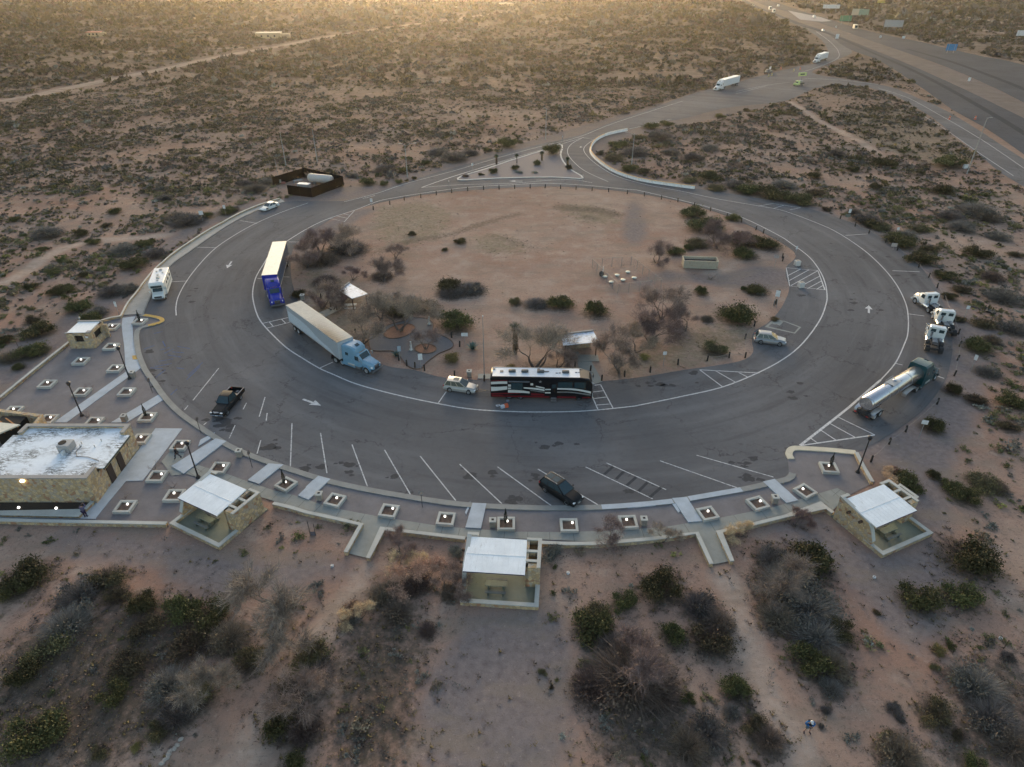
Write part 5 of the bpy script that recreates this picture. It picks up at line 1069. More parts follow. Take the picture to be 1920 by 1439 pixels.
    for s in (1,-1): b.box((-h+2,s*.45,1.15),(3.8,.1,.3)); b.box((h-1.5,s*.45,1.25),(2.6,.1,.2)); b.box((h-3.6,s*.7,.7),(.12,.12,1.0))
    b.box((-h+.1,0,.62),(.12,2.2,.16)); b.box((-h+.5,0,1.0),(.5,1.6,.5)); b.box((-h+.2,-.85,1.0),(.4,.5,.35)); b.build('underframe',FRAME,o)
    for s in (1,-1):
        b=MB(); pts=[(-h+2.0+1.28*math.cos(PI*k/12),.58+.62*math.sin(PI*k/12)**.6) for k in range(13)]
        b.loft([[(x,s*1.0-.32,z-.02),(x,s*1.0+.32,z-.02),(x,s*1.0+.32,z+.03),(x,s*1.0-.32,z+.03)] for x,z in pts]); b.build('rear_fender',M('fender_alu',(.5,.51,.53),.3,.8),o,smooth=True)
        b=MB(); pts=[(h-3.6+1.5*math.cos(PI*k/12),.72+.62*math.sin(PI*k/12)**.5) for k in range(13)]
        b.loft([[(x,s*1.02-.30,z-.02),(x,s*1.02+.30,z-.02),(x,s*1.02+.30,z+.03),(x,s*1.02-.30,z+.03)] for x,z in pts]); b.build('hose_tray',M('fender_alu',(.5,.51,.53),.3,.8),o,smooth=True)
        MB().box((-h+.02,s*.8,.85),(.05,.3,.14)).build('taillight',TAILL,o)
    wheels(o,[-h+1.35,-h+2.65],1.24,.51,.27,dual=(-h+1.35,-h+2.65))
    # cars
    SIL=M('silver_paint',(.36,.35,.33),.3,.3,coat=.5,var=.05); BP=M('black_paint',(.008,.009,.011),.45,var=.1,spec=.22); GRY=M('steel_grey_paint',(.22,.225,.235),.28,.4,coat=.6,var=.05)
    car('parked_suv',g(895,735.5),g(834,727.5),'suv',SIL,'silver SUV towed behind the motor coach',4.6,1.82,1.68,2.62,sunroof=1)
    c=Vector((5.45,55.65)); d=Vector((.72,-.694)); car('parked_suv',c+d*2.55,c-d*2.55,'suv',BP,'black SUV with glass roof parked nose-in at the kerb',5.1,1.98,1.78,3.02,roofrail=True,sunroof=2)
    c=Vector((39.8,90.1)); d=Vector((.97,-.25)).normalized(); car('parked_suv',c+d*2.32,c-d*2.32,'suv',GRY,'light grey SUV leaving the island bay beside the manhole pad',4.65,1.84,1.70,2.7,roofrail=True)
    car('pickup_truck',(-38.1,70.0),(-37.3,75.9),'pickup',BP,'black pickup truck with chrome grille in the left parking lane',5.9,2.0,1.92,3.6,cat='pickup')
    c=(Vector(g(490,398))+Vector(g(521,386)))/2; d=(Vector(g(490,398))-Vector(g(521,386))).normalized(); car('parked_sedan',c+d*2.6,c-d*2.6,'sedan',M('white_car_paint',(.62,.64,.62),.3,coat=.5,var=.04),'white sedan parked along the upper left wall',5.1,1.88,1.45,2.85)
    # towing bar
    p0=Vector(g(897,738)); p1=Vector(g(916,738.5)); b=MB(); b.tube([(p0.x,p0.y+.3,.5),(p1.x,p1.y,.5)],.035,5); b.tube([(p0.x,p0.y-.4,.5),(p1.x,p1.y,.5)],.035,5); tag(b.build('tow_bar',BLK),'black tow bar between the coach and the silver SUV','tow bar')
    coach(); motorhome(); far_vehicles()
def coach():
    g=lambda x,y,z=0:G2((x,y),z)
    f=Vector(g(1111,742.5)); r=Vector(g(918.5,739)); c=(f+r)/2; d=(f-r).normalized(); L=13.6; h=L/2
    o=put('motor_coach',c+d*h,c-d*h,L,'black and white striped motor coach with maroon skirt parked inside the ring','motorhome'); hw=1.27
    BK=M('coach_black',(.008,.008,.010),.35,coat=.1,var=.1,spec=.3); WS=M('coach_white',(.60,.60,.58),.3,coat=.4,var=.05); MR=M('coach_maroon',(.14,.006,.012),.4,coat=.1); GRYS=M('coach_grey',(.25,.25,.25),.3,.3)
    b=MB(); b.loft([section(-h,hw,hw*.97,.42,3.45,.12),section(-h+.1,hw,hw*.98,.38,3.52,.12),section(h-1.3,hw,hw*.98,.38,3.52,.12),section(h-.5,hw,hw*.95,.38,3.35,.18),section(h-.1,hw*.98,hw*.9,.40,2.85,.25),section(h,hw*.93,hw*.84,.45,2.1,.25)]); b.build('body',BK,o,smooth=True)
    MB().bbox((-.75,0,3.545),(L-2.0,hw*2-.34,.05),.02).build('roof',M('coach_roof',(.60,.66,.72),.45,var=.05,dirt=(.4,.44,.48,.5)),o)
    for s in (1,-1): MB().bbox((-.6,s*(hw-.10),3.56),(L-1.6,.12,.09),.03).build('roof_edge',M('roof_edge_silver',(.35,.36,.37),.35,.6) if s>0 else BK,o)
    for u in (.21,.335,.49,.735): MB().bbox((-h+u*L,.12,3.70),(.95,.62,.26),.08).build('air_conditioner',M('ac_grey',(.07,.075,.075),.6),o,smooth=True)
    b=MB(); b.box((-h+1.45,.1,3.60),(.45,.45,.06)); b.box((.35,.30,3.60),(1.3,.10,.05)); b.box((.35,.12,3.60),(1.1,.06,.05)); b.box((-h+.35,.7,3.62),(.4,.3,.1)); b.box((-h+6.4,.8,3.62),(.35,.2,.1))
    for x in (2.0,2.4,4.6,5.0): b.bbox((x,-.3+.1*x%1,3.60),(.3,.12,.08),.02)
    b.build('roof_vent',SKIRT,o)
    q=[(h-.06,-1.0,1.75),(h-.06,1.0,1.75),(h-.52,1.05,3.15),(h-.52,-1.05,3.15)]
    b=MB(); b.loft([[(h+.02,-1.02,1.65),(h+.02,1.02,1.65),(h-.02,1.02,1.6),(h-.02,-1.02,1.6)],[(h-.06,-1.02,2.6),(h-.06,1.02,2.6),(h-.12,1.0,2.55),(h-.12,-1.0,2.55)],[(h-.42,-1.05,3.28),(h-.42,1.05,3.28),(h-.5,1.0,3.2),(h-.5,-1.0,3.2)]]); b.build('windshield',GLASS,o,smooth=True)
    MB().bbox((h-.02,0,.62),(.2,2.3,.42),.1).build('front_bumper',WS,o,smooth=True)
    for s in (1,-1):
        MB().bbox((h-.05,s*.95,.98),(.22,.42,.26),.06).build('headlight',HEADL,o,smooth=True)
        mr=MB(); mr.bbox((h+.22,s*1.42,2.3),(.14,.16,.55),.05); mr.tube([(h-.2,s*1.2,2.95),(h+.2,s*1.42,2.75),(h+.22,s*1.42,2.5)],.03,5); mr.build('mirror',BK if s>0 else CHROME,o,smooth=True)
        MB().box((-h-.02,s*.95,1.4),(.06,.25,.5)).build('taillight',TAILL,o)
    y=-hw-.004
    def strip(nm,m,top,bot,yy=y,th=.012):
        # a painted band on the camera side; lists of (x,z)
        if len(top)>2 and nm!='star_emblem': top,bot=spline(top,6),spline(bot,6)
        pr=top+bot[::-1]; b=MB(); tri=geometry.tessellate_polygon([[Vector((p[0],p[1],0)) for p in pr]])
        vs=[(p[0],yy-th,p[1]) for p in pr]; fs=[]
        for t in tri:
            a,bb,c_=[pr[i] for i in t]
            fs.append(t if (bb[0]-a[0])*(c_[1]-a[1])-(bb[1]-a[1])*(c_[0]-a[0])>0 else tuple(reversed(t)))
        b.add(vs,fs); b.build(nm,m,o)
    X=lambda u:-h+u*L
    strip('maroon_skirt',MR,[(X(.01),.72),(X(.13),.70),(X(.13),.62),(X(.33),.66),(X(.58),.66)],[(X(.01),.44),(X(.13),.44),(X(.13),.44),(X(.33),.42),(X(.58),.42)])
    strip('maroon_skirt',MR,[(X(.655),.66),(X(.84),.66)],[(X(.655),.42),(X(.84),.42)]); strip('maroon_skirt',MR,[(X(.905),.62),(X(.985),.66)],[(X(.905),.42),(X(.985),.45)])
    strip('maroon_stripe',MR,[(X(.005),2.98),(X(.1),3.08),(X(.165),3.08)],[(X(.005),2.86),(X(.1),2.94),(X(.165),2.94)])
    strip('white_stripe',WS,[(X(.005),2.78),(X(.1),2.88),(X(.165),2.90)],[(X(.005),2.38),(X(.1),2.48),(X(.165),2.50)])
    strip('white_stripe',WS,[(X(.005),2.0),(X(.08),2.02),(X(.165),2.14)],[(X(.005),1.30),(X(.08),1.42),(X(.165),1.62)])
    strip('maroon_stripe',MR,[(X(.005),.98),(X(.12),1.05),(X(.3),1.18)],[(X(.005),.76),(X(.12),.84),(X(.3),1.0)],y,.006)
    strip('white_stripe',WS,[(X(.172),2.42),(X(.205),2.42)],[(X(.172),2.08),(X(.205),2.08)]); strip('white_stripe',WS,[(X(.172),1.92),(X(.205),1.92)],[(X(.172),1.7),(X(.205),1.7)])
    strip('white_stripe',WS,[(X(.172),1.58),(X(.3),1.50),(X(.385),1.34)],[(X(.172),1.12),(X(.3),1.12),(X(.385),1.04)],y,.016)
    strip('white_stripe',WS,[(X(.325),2.02),(X(.45),1.92),(X(.53),1.72)],[(X(.325),1.82),(X(.45),1.66),(X(.53),1.46)])
    strip('grey_stripe',GRYS,[(X(.39),1.62),(X(.53),1.36)],[(X(.39),1.5),(X(.53),1.22)])
    strip('white_stripe',WS,[(X(.445),2.28),(X(.53),2.02)],[(X(.445),2.1),(X(.53),1.84)])
    strip('white_stripe',WS,[(X(.535),1.80),(X(.59),1.82)],[(X(.535),1.62),(X(.59),1.64)]); strip('white_stripe',WS,[(X(.535),1.3),(X(.59),1.30)],[(X(.535),1.10),(X(.59),1.12)])
    strip('white_stripe',WS,[(X(.655),1.98),(X(.75),2.0),(X(.87),1.86),(X(.985),1.52)],[(X(.655),1.74),(X(.75),1.74),(X(.87),1.58),(X(.985),1.18)])
    strip('grey_stripe',GRYS,[(X(.655),1.42),(X(.8),1.42),(X(.985),1.1)],[(X(.655),1.26),(X(.8),1.24),(X(.985),.84)])
    strip('maroon_stripe',MR,[(X(.40),1.12),(X(.53),1.0)],[(X(.40),.74),(X(.53),.74)])
    # star emblem
    st=[(X(.487)+.24*(1 if k%2==0 else .42)*math.sin(PI*k/5),2.92+.24*(1 if k%2==0 else .42)*math.cos(PI*k/5)) for k in range(10)]
    strip('star_emblem',GRYS,st[:6],[st[0]]+st[:5:-1])
    b=MB(); b.bbox((X(.259),-hw-.11,2.20),(.0+1.55,.22,1.05),.04); b.build('slide_window',GLASS,o); MB().bbox((X(.28),-hw-.16,2.98),(2.8,.30,.09),.04).build('awning_case',SKIRT,o)
    for u in (.36,): MB().bbox((X(.405),-hw-.02,2.5),(.36,.03,.32),.01).build('hatch',WS,o)
    MB().bbox((X(.622),-hw-.02,1.62),(.80,.05,2.15),.02).build('entry_door',BK,o); MB().bbox((X(.622),-hw-.05,2.25),(.55,.03,.6),.02).build('door_window',GLASS,o)
    b=MB(); b.box((X(.622),-hw-.22,.46),(.75,.40,.05)); b.box((X(.622),-hw-.42,.22),(.75,.34,.05)); b.build('entry_step',M('step_alu',(.35,.35,.36),.4,.6),o)
    for u0,u1 in ((.66,.80),(.82,.93)): MB().bbox((X((u0+u1)/2),-hw-.012,2.45),((u1-u0)*L,.03,.95),.02).build('side_window',GLASS,o)
    wheels(o,[X(.868)],hw,.52,.30,rim=CHROME); wheels(o,[X(.183),X(.294)],hw,.52,.30,rim=CHROME)
def motorhome():
    g=lambda x,y,z=0:G2((x,y),z)
    f=Vector(g(299,566)); r=Vector(g(311.5,531)); d=(f-r).normalized(); L=8.0
    o=put('class_c_motorhome',f,f-d*L,L,'white cab-over motorhome parked along the left wall','motorhome'); h=L/2; hw=1.22
    W=M('rv_white',(.62,.65,.64),.4,coat=.2,var=.05); 
    b=MB(); b.loft([section(-h,hw,hw,.55,3.02,.06),section(h-1.95,hw,hw,.5,3.02,.06),section(h-1.9,hw,hw,2.1,3.02,.06),section(h-.95,hw,hw*.98,2.12,2.98,.12),section(h-.72,hw*.95,hw*.9,2.2,2.75,.15)]); b.build('house_body',W,o,smooth=True)
    MB().bbox((-.5,0,3.04),(L-1.4,hw*2-.1,.05),.02).build('roof',M('rv_roof',(.70,.73,.76),.5),o)
    for x,y_,s,z in ((-h+1.2,.1,.5,.2),(-h+1.9,-.5,.35,.12),(-h+2.6,.6,.35,.12),(-h+3.6,-.1,.40,.14),(-h+4.9,.15,.62,.22),(-h+6.0,.2,.4,.12)): MB().bbox((x,y_,3.1+z/2),(s,s*.9,z),.04).build('roof_vent',M('vent_cream',(.45,.45,.42),.6),o)
    b=MB(); b.loft([section(h-2.0,1.0,.92,.45,2.1,.12),section(h-1.35,1.0,.90,.45,2.1,.12),section(h-.95,1.0,.90,.45,1.42,.12),section(h-.15,.96,.84,.45,1.22,.14),section(h,.9,.8,.5,1.0,.12)]); b.build('cab',W,o,smooth=True)
    MB().pane([(h-.93,-.86,1.42),(h-.93,.86,1.42),(h-1.36,.84,2.08),(h-1.36,-.84,2.08)],(.04,.04),.03,th=.05).build('windshield',GLASS,o)
    MB().pane([(h-.71,-.95,2.25),(h-.71,.95,2.25),(h-.73,.92,2.66),(h-.73,-.92,2.66)],(.03,.04),.05,th=.05).build('overcab_window',GLASS,o)
    MB().bbox((h-.0,0,.82),(.08,1.2,.3),.02).build('grille',BLK,o); MB().bbox((h+.02,0,.52),(.18,1.9,.2),.04).build('front_bumper',SKIRT,o)
    for s in (1,-1):
        MB().bbox((h-.03,s*.74,.84),(.1,.26,.22),.03).build('headlight',HEADL,o)
        mr=MB(); mr.bbox((h-1.0,s*1.28,1.55),(.1,.22,.36),.03); mr.build('mirror',W,o)
        for x,w_ in ((-h+1.2,.9),(-h+3.0,.9),(-h+4.6,.6)): MB().bbox((x,s*(hw+.005),2.15),(w_,.04,.5),.01).build('side_window',GLASS,o)
        st=MB(); st.box((-1.0,s*(hw+.004),1.35),(L-2.4,.016,.12)); st.box((-1.2,s*(hw+.004),1.12),(L-3,.016,.06)); st.build('side_stripe',M('rv_stripe',(.10,.16,.20) ,.5),o)
        MB().box((-h+.02,s*.95,1.1),(.06,.2,.4)).build('taillight',TAILL,o)
    MB().bbox((-h+1.8,-hw-.08,2.85),(3.6,.15,.14),.04).build('awning',M('awning_red',(.55,.20,.17),.7),o)
    b=MB(); b.box((0,0,.48),(L-1,1.6,.2)); b.build('chassis',FRAME,o)
    wheels(o,[h-1.05,-h+2.1],1.08,.38,.24)
def far_vehicles():
    g=lambda x,y,z=0:Vector(G2((x,y),z)); W=M('far_white',(.66,.67,.67),.4,var=.04)
    def van(x,y,dx,dy,label,L=5.2,H=2.2,body=None,kind='van',box=False):
        c=g(x,y); d=(g(x+dx,y+dy)-c).normalized(); o=put('box_truck' if box else 'highway_van',c+d*L/2,c-d*L/2,L,label,'truck' if box else 'van'); h=L/2; m=body or W
        b=MB(); b.loft([section(-h,1,.95,.4,H if not box else 1.9,.1),section(h-1.8,1,.95,.4,H if not box else 1.9,.12),section(h-1.1,1,.9,.4,1.35,.1),section(h,.9,.8,.45,1.05,.1)]); b.build('body',m,o,smooth=True)
        if box: MB().bbox((-.9,0,H/2+.4),(L-2.4,2.4,H-.5),.04).build('cargo_box',m,o)
        MB().pane([(h-1.12,-.85,1.35),(h-1.12,.85,1.35),(h-1.78,.85,(H if not box else 1.9)-.15),(h-1.78,-.85,(H if not box else 1.9)-.15)],.03,.04,th=.03).build('windshield',GLASS,o)
        MB().bbox((-h-.02,0,1.6 if not box else 2.1),(.05,1.7,.6 if not box else 1.6),.02).build('rear_window',GLASS,o)
        wheels(o,[h-.95,-h+1.1],1.0,.36,.24); return o
    van(1412,12,-14,-5,'white van farthest up the near carriageway'); van(1443,19,-14,-6,'white box truck, first of the pair on the near carriageway',8.5,3.3,box=True); van(1450,24,-14,-7,'white box truck, second of the pair on the near carriageway',8,3.2,box=True)
    van(1602,55,-20,-9,'cream bus with dark rear window on the far carriageway',9.5,3.2,M('bus_cream',(.55,.50,.40),.4),box=True)
    c=g(1543,59); d=(g(1528,52)-c).normalized(); car('highway_car',c+d*2.3,c-d*2.3,'sedan',W,'white car driving on the near carriageway',4.7,1.85,1.5,2.7)
    c=g(1525,33); van(1459,13,14,5,'small white van on the far carriageway',5,2.1); van(1526,34,14,5,'white van where the slip road joins',5,2.1)
    # arrow-board truck and utility truck in the work zone
    c=g(1497,161); d=(g(1480,164)-c).normalized(); o=put('work_truck',c+d*3,c-d*3,6,'yellow-green work truck with dark bed and orange lamps in the work zone','truck')
    YG=M('hi_vis_yellow',(.55,.62,.25),.5)
    b=MB(); b.loft([section(.6,1,.9,.5,2.2,.1),section(1.8,1,.88,.5,2.15,.15),section(2.2,.98,.85,.5,1.4,.1),section(3,.9,.8,.5,1.2,.1)]); b.build('cab',YG,o,smooth=True); MB().bbox((-1.2,0,.95),(3.6,2.1,.5),.03).build('bed',BLK,o); MB().pane([(2.2,-.8,1.42),(2.2,.8,1.42),(1.8,.8,2.05),(1.8,-.8,2.05)],.03,.03).build('windshield',GLASS,o); wheels(o,[2.1,-1.6],1.0,.42,.26)
    MB().bbox((-1.0,0,1.7),(1.6,1.5,.9),.1).build('equipment',M('equip_grey',(.3,.3,.28),.6),o); MB().ball((1.1,0,2.35),.18,8,6).build('beacon',AMBER,o)
    c=g(1502,153); o=empty('arrow_board',(c.x,c.y,.02),.3,'pale lime arrow board tilted above the work truck','sign'); b=MB(); b.tube([(0,0,0),(0,0,2.6)],.08,6); b.build('mast',BLK,o); b=MB(); b.box((0,0,3.1),(4.6,.12,1.5)); q=b.build('board',YG,o); b=MB(); b.box((0,-.08,3.1),(2.4,.03,.5)); b.build('arrow_panel',BLK,o)
    c=g(1440,138); d=(g(1425,142)-c).normalized(); o=put('utility_truck',c+d*3,c-d*3,6,'dark utility pickup with a white board by the entry road','truck')
    b=MB(); b.loft([section(-3,1,.95,.6,1.2,.1),section(-.2,1,.95,.5,1.25,.1),section(0,1,.85,.5,1.95,.1),section(1.2,1,.85,.5,1.95,.15),section(1.8,.98,.85,.5,1.25,.1),section(3,.9,.8,.5,1.1,.1)]); b.build('body',M('far_dark',(.10,.10,.10),.4),o,smooth=True); wheels(o,[2,-1.8],1.0,.4,.26); MB().box((-1.6,0,2.3),(2.2,.1,1.3)).build('board',W,o); MB().tube([(-1.6,0,1.2),(-1.6,0,1.7)],.06,5).build('mast',BLK,o)
# ---------------------------------------------------------------- buildings and walls
WOODD=M('dark_wood',(.075,.045,.03),.8,var=.3,vs=6); DARKIN=M('dark_interior',(.02,.016,.014),.9); LAMPG=M('lamp_globe',(.9,.9,.86),.3,emit=(1,.97,.9,1.2))
WARM=M('warm_lamp',(.9,.8,.5),.3,emit=(1,.80,.42,7)); TAPM=M('bin_concrete',(.27,.25,.22),.9,var=.25,vs=5); SIGNW=M('sign_face_white',(.62,.63,.64),.5); POLEG=M('galvanised_pole',(.30,.31,.31),.5,.4); BLKM=M('black_iron',(.018,.018,.02),.5)
BROWNS=M('brown_metal',(.09,.045,.035),.6)
def wall_run(pts,label,w=.42,h=.5,px=True,capm=CAP,close=False):
    P=GS(pts,h) if px else pts
    c=P[len(P)//2]; o=empty('stone_wall',(0,0,0),0,label,'wall')
    MB().ribbon(P,w-.06,-.35,h=h+.35-.09).build('masonry',STONE,o); MB().ribbon(P,w,h-.092,h=.092).build('coping',capm,o); return o
def walls():
    a=[(-70,971),(0,974.5),(80,976.5),(160,978),(240,979.5),(312,981)]
    wall_run(a,'low stone wall with pale coping below the walkway, stretching to the left edge')
    wall_run([(512,943),(545,951),(575,960),(625,971),(677,983),(648,1035)],'low stone wall turning downhill between the left shelter and the first opening')
    wall_run([(690,1046),(717,991),(762,996),(825,1003.5),(872,1009)],'low stone wall from the first opening to the centre shelter')
    wall_run([(1014,1017),(1060,1019),(1112,1019),(1170,1014.5),(1222,1010),(1266,1004.5),(1307,999),(1334,1057)],'low stone wall from the centre shelter to the second opening')
    wall_run([(1373,1052),(1349,997),(1380,989.5),(1412,982.5),(1475,967),(1544,947),(1562,961)],'low stone wall from the second opening to the right shelter')
    wall_run([(1606,848),(1618,872),(1636,903)],'short stone wall beside the tall right lamp post'); 
    wall_run([(-80,800),(0,744),(65,691),(130,640)],'low wall along the far side of the gravel plaza',.35,.45)
    wall_run(LWALL+[(208,595),(190,600)],'long cream-topped kerb wall along the entrance walk',.28,.45,capm=concrete_mat('cream_coping',(.55,.52,.46),.2))
    # planter bed wall in front of the stone building
    wall_run([(-59,52.3),(-46.0,52.3),(-45.7,54.1)],'low wall of the dark planting bed under the stone building',.4,.45,px=False)
    b=MB(); b.box((-52.5,53.3,.12),(12.8,1.6,.2)); struct(b,'planting_bed_soil',M('dark_soil',(.035,.026,.02),.95,var=.3,vs=5))
    # concrete barrier segments on the ramp
    g=M('barrier_orange',(.55,.30,.10),.7,var=.25); wh=M('barrier_white',(.80,.74,.68),.7,var=.15,vs=2,dirt=(.3,.28,.26,.5))
    pts=spline(GS([(1302,354.5),(1260,349),(1200,339.5),(1155,325),(1129,309),(1113,295),(1107,284),(1111,271),(1124,260),(1147,251.5),(1185,244)]),10)
    L=[0]; 
    for i in range(1,len(pts)): L.append(L[-1]+math.dist(pts[i],pts[i-1]))
    def at(s):
        for i in range(1,len(L)):
            if L[i]>=s: u=(s-L[i-1])/(L[i]-L[i-1]); return Vector((pts[i-1][0]*(1-u)+pts[i][0]*u,pts[i-1][1]*(1-u)+pts[i][1]*u))
        return Vector(pts[-1])
    n=int(L[-1]/3.9)
    for k in range(n):
        a_,b_=at(k*3.9),at(k*3.9+3.8); c=(a_+b_)/2; d=b_-a_
        o=empty('concrete_barrier',(c.x,c.y,0),math.atan2(d.y,d.x),'white concrete barrier segment with orange top along the exit ramp','barrier','concrete barriers lining the exit ramp')
        q=d.length/2; b=MB(); b.loft([[(x,-.30,0),(x,.30,0),(x,.30,.08),(x,.12,.32),(x,.08,.74),(x,-.08,.74),(x,-.12,.32),(x,-.30,.08)] for x in (-q,q)]); b.build('body',wh,o)
        b=MB(); b.box((0,0,.775),(2*q-.02,.2,.09)); b.build('painted_top',g if k<n-3 else wh,o)
def shelter(fl,ang,label,idx):
    o=empty('picnic_shelter',(fl[0],fl[1],0),math.radians(ang),label,'shelter','stone picnic shelters on the lower wall')
    W=7.25; D=6.2; t=.42
    MB().box((W/2,D/2+.3,-.1),(W-.1,D+.3,.36)).build('floor',concrete_mat('patio_floor',(.185,.20,.16),.35),o)
    b=MB()
    b.box((W/2,t/2,.05),(W-.06,t-.06,.72)); b.box((t/2,1.45,.05),(t-.06,2.1,.72)); b.box((W-t/2,1.55,.05),(t-.06,2.2,.72)); b.build('low_wall',STONE,o)
    b=MB(); b.box((W/2,t/2,.455),(W,t,.09)); b.box((t/2,1.42,.456),(t,2.0,.09)); b.box((W-t/2,1.5,.456),(t,2.15,.09)); b.build('low_coping',CAP,o)
    # tall left wall, stepped down to the front
    b=MB(); b.loft([[(x,1.5,-.3),(x,6.2,-.3),(x,6.2,3.0),(x,2.45,2.55),(x,1.95,1.9),(x,1.5,.9)] for x in (.018,t-.018)]); b.build('tall_wall',STONE,o)
    b=MB(); b.loft([[(x,1.47,.88),(x,1.95,1.92),(x,2.45,2.58),(x,6.24,3.04),(x,6.24,3.12),(x,2.42,2.67),(x,1.90,1.98),(x,1.42,.94)] for x in (0,t)]); b.box((.55,6.1,3.06),(1.1,.34,.10)); b.build('coping',CAP,o)
    for y in (3.2,4.7):
        b=MB(); b.tube([(-.38,y,2.22),(.6,y,2.22)],.15,8); b.build('beam_end',WOODD,o)
    # right tower with two open bins
    b=MB(); x0,x1,y0,y1=5.82,7.22,2.55,6.2
    for (cx,cy,sx,sy,hh) in ((x0+.14,(y0+y1)/2,.24,y1-y0,2.9),(x1-.17,(y0+y1)/2,.30,y1-y0-.006,2.9),((x0+x1)/2,y0+.25,x1-x0-.01,.5,2.9),((x0+x1)/2,y1-.12,x1-x0-.016,.24,2.9),((x0+x1)/2,4.55,x1-x0-.02,.22,2.9)): b.box((cx,cy,hh/2-.3),(sx,sy,hh+.3))
    b.box(((x0+x1)/2,(y0+y1)/2,.9),(1.0,3.2,.5)); b.build('tower',STONE,o)
    b=MB(); 
    for (cx,cy,sx,sy) in ((x1-.15,(y0+y1)/2,.36,y1-y0+.06),((x0+x1)/2,y1-.12,x1-x0+.05,.30),((x0+x1)/2-.15,4.55,x1-x0-.3,.28),((x0+x1)/2-.17,3.35,x1-x0-.34,.26)): b.box((cx,cy,2.79+.001*sx),(sx,sy,.10))
    b.build('tower_coping',CAP,o)
    b=MB(); b.box((6.45,5.3,2.0),(.9,1.1,.5)); b.box((6.45,3.9,2.0),(.9,.9,.5)); b.build('bin_interior',M('rusty_inside',(.16,.09,.035),.9,var=.4),o)
    # roof
    b=MB(); r0,r1=.12,5.86; b.loft([[(r0,1.66,2.60),(r1,1.66,2.60),(r1,1.66,2.72),(r0,1.66,2.72)],[(r0,3.7,2.74),(r1,3.7,2.74),(r1,3.7,2.86),(r0,3.7,2.86)],[(r0+.3,5.75,2.88),(r1-.05,5.75,2.88),(r1-.05,5.75,3.0),(r0+.3,5.75,3.0)]]); b.build('roof',SHROOF,o)
    b=MB(); 
    for k in range(12): b.loft([[(r0+.2+k*.49-.02,1.7,2.725),(r0+.2+k*.49+.02,1.7,2.725),(r0+.2+k*.49,1.7,2.735)],[(r0+.2+k*.49-.02,5.7,2.995),(r0+.2+k*.49+.02,5.7,2.995),(r0+.2+k*.49,5.7,3.005)]])
    b.box((3.0,3.75,2.875),(5.6,.06,.03)); b.build('roof_seam',M('seam_white',(.74,.76,.77),.5),o)
    MB().box((2.99,1.655,2.655),(5.7,.04,.10)).build('fascia',M('fascia_dark',(.06,.05,.10),.6),o)
    b=MB(); 
    for y in (2.2,3.6,5.0): b.box((3.0,y,2.52+.03*(y-2.2)),(5.4,.12,.14))
    b.build('rafter',WOODD,o)
    for x in (1.2,5.3): MB().tube([(x,5.6,0),(x,5.6,2.8)],.09,6).build('post',WOODD,o)
    # lamp under the roof
    MB().bbox((4.0 if idx!=1 else 2.0,2.3,2.42),(.35,.16,.10),.02).build('ceiling_lamp',M('soffit_lamp',(.9,.9,.6),.3,emit=(1,.93,.5,11)),o)
    R=Matrix.Rotation(math.radians(ang),3,'Z'); q=Vector(fl).to_3d()+R@Vector((3.15,2.1,.06))
    tb=empty('picnic_table',q,math.radians(ang),'concrete picnic table '+('under the left shelter roof','under the centre shelter roof','under the right shelter roof')[idx],'table','concrete picnic tables under the shelters')
    tg=M('table_green',(.15,.165,.13),.7,var=.2)
    MB().bbox((0,0,.76),(2.1,.72,.09),.02).build('tabletop',tg,tb)
    for s in (1,-1): MB().bbox((0,s*.78,.45),(2.0,.30,.08),.02).build('bench',M('bench_grey',(.12,.135,.14),.7),tb); MB().box((s*.7,0,.36),(.16,.55,.72)).build('leg',tg,tb); MB().box((s*.7,.62,.2),(.12,.5,.40)).build('bench_leg',tg,tb); MB().box((s*.7,-.62,.2),(.12,.5,.40)).build('bench_leg',tg,tb)
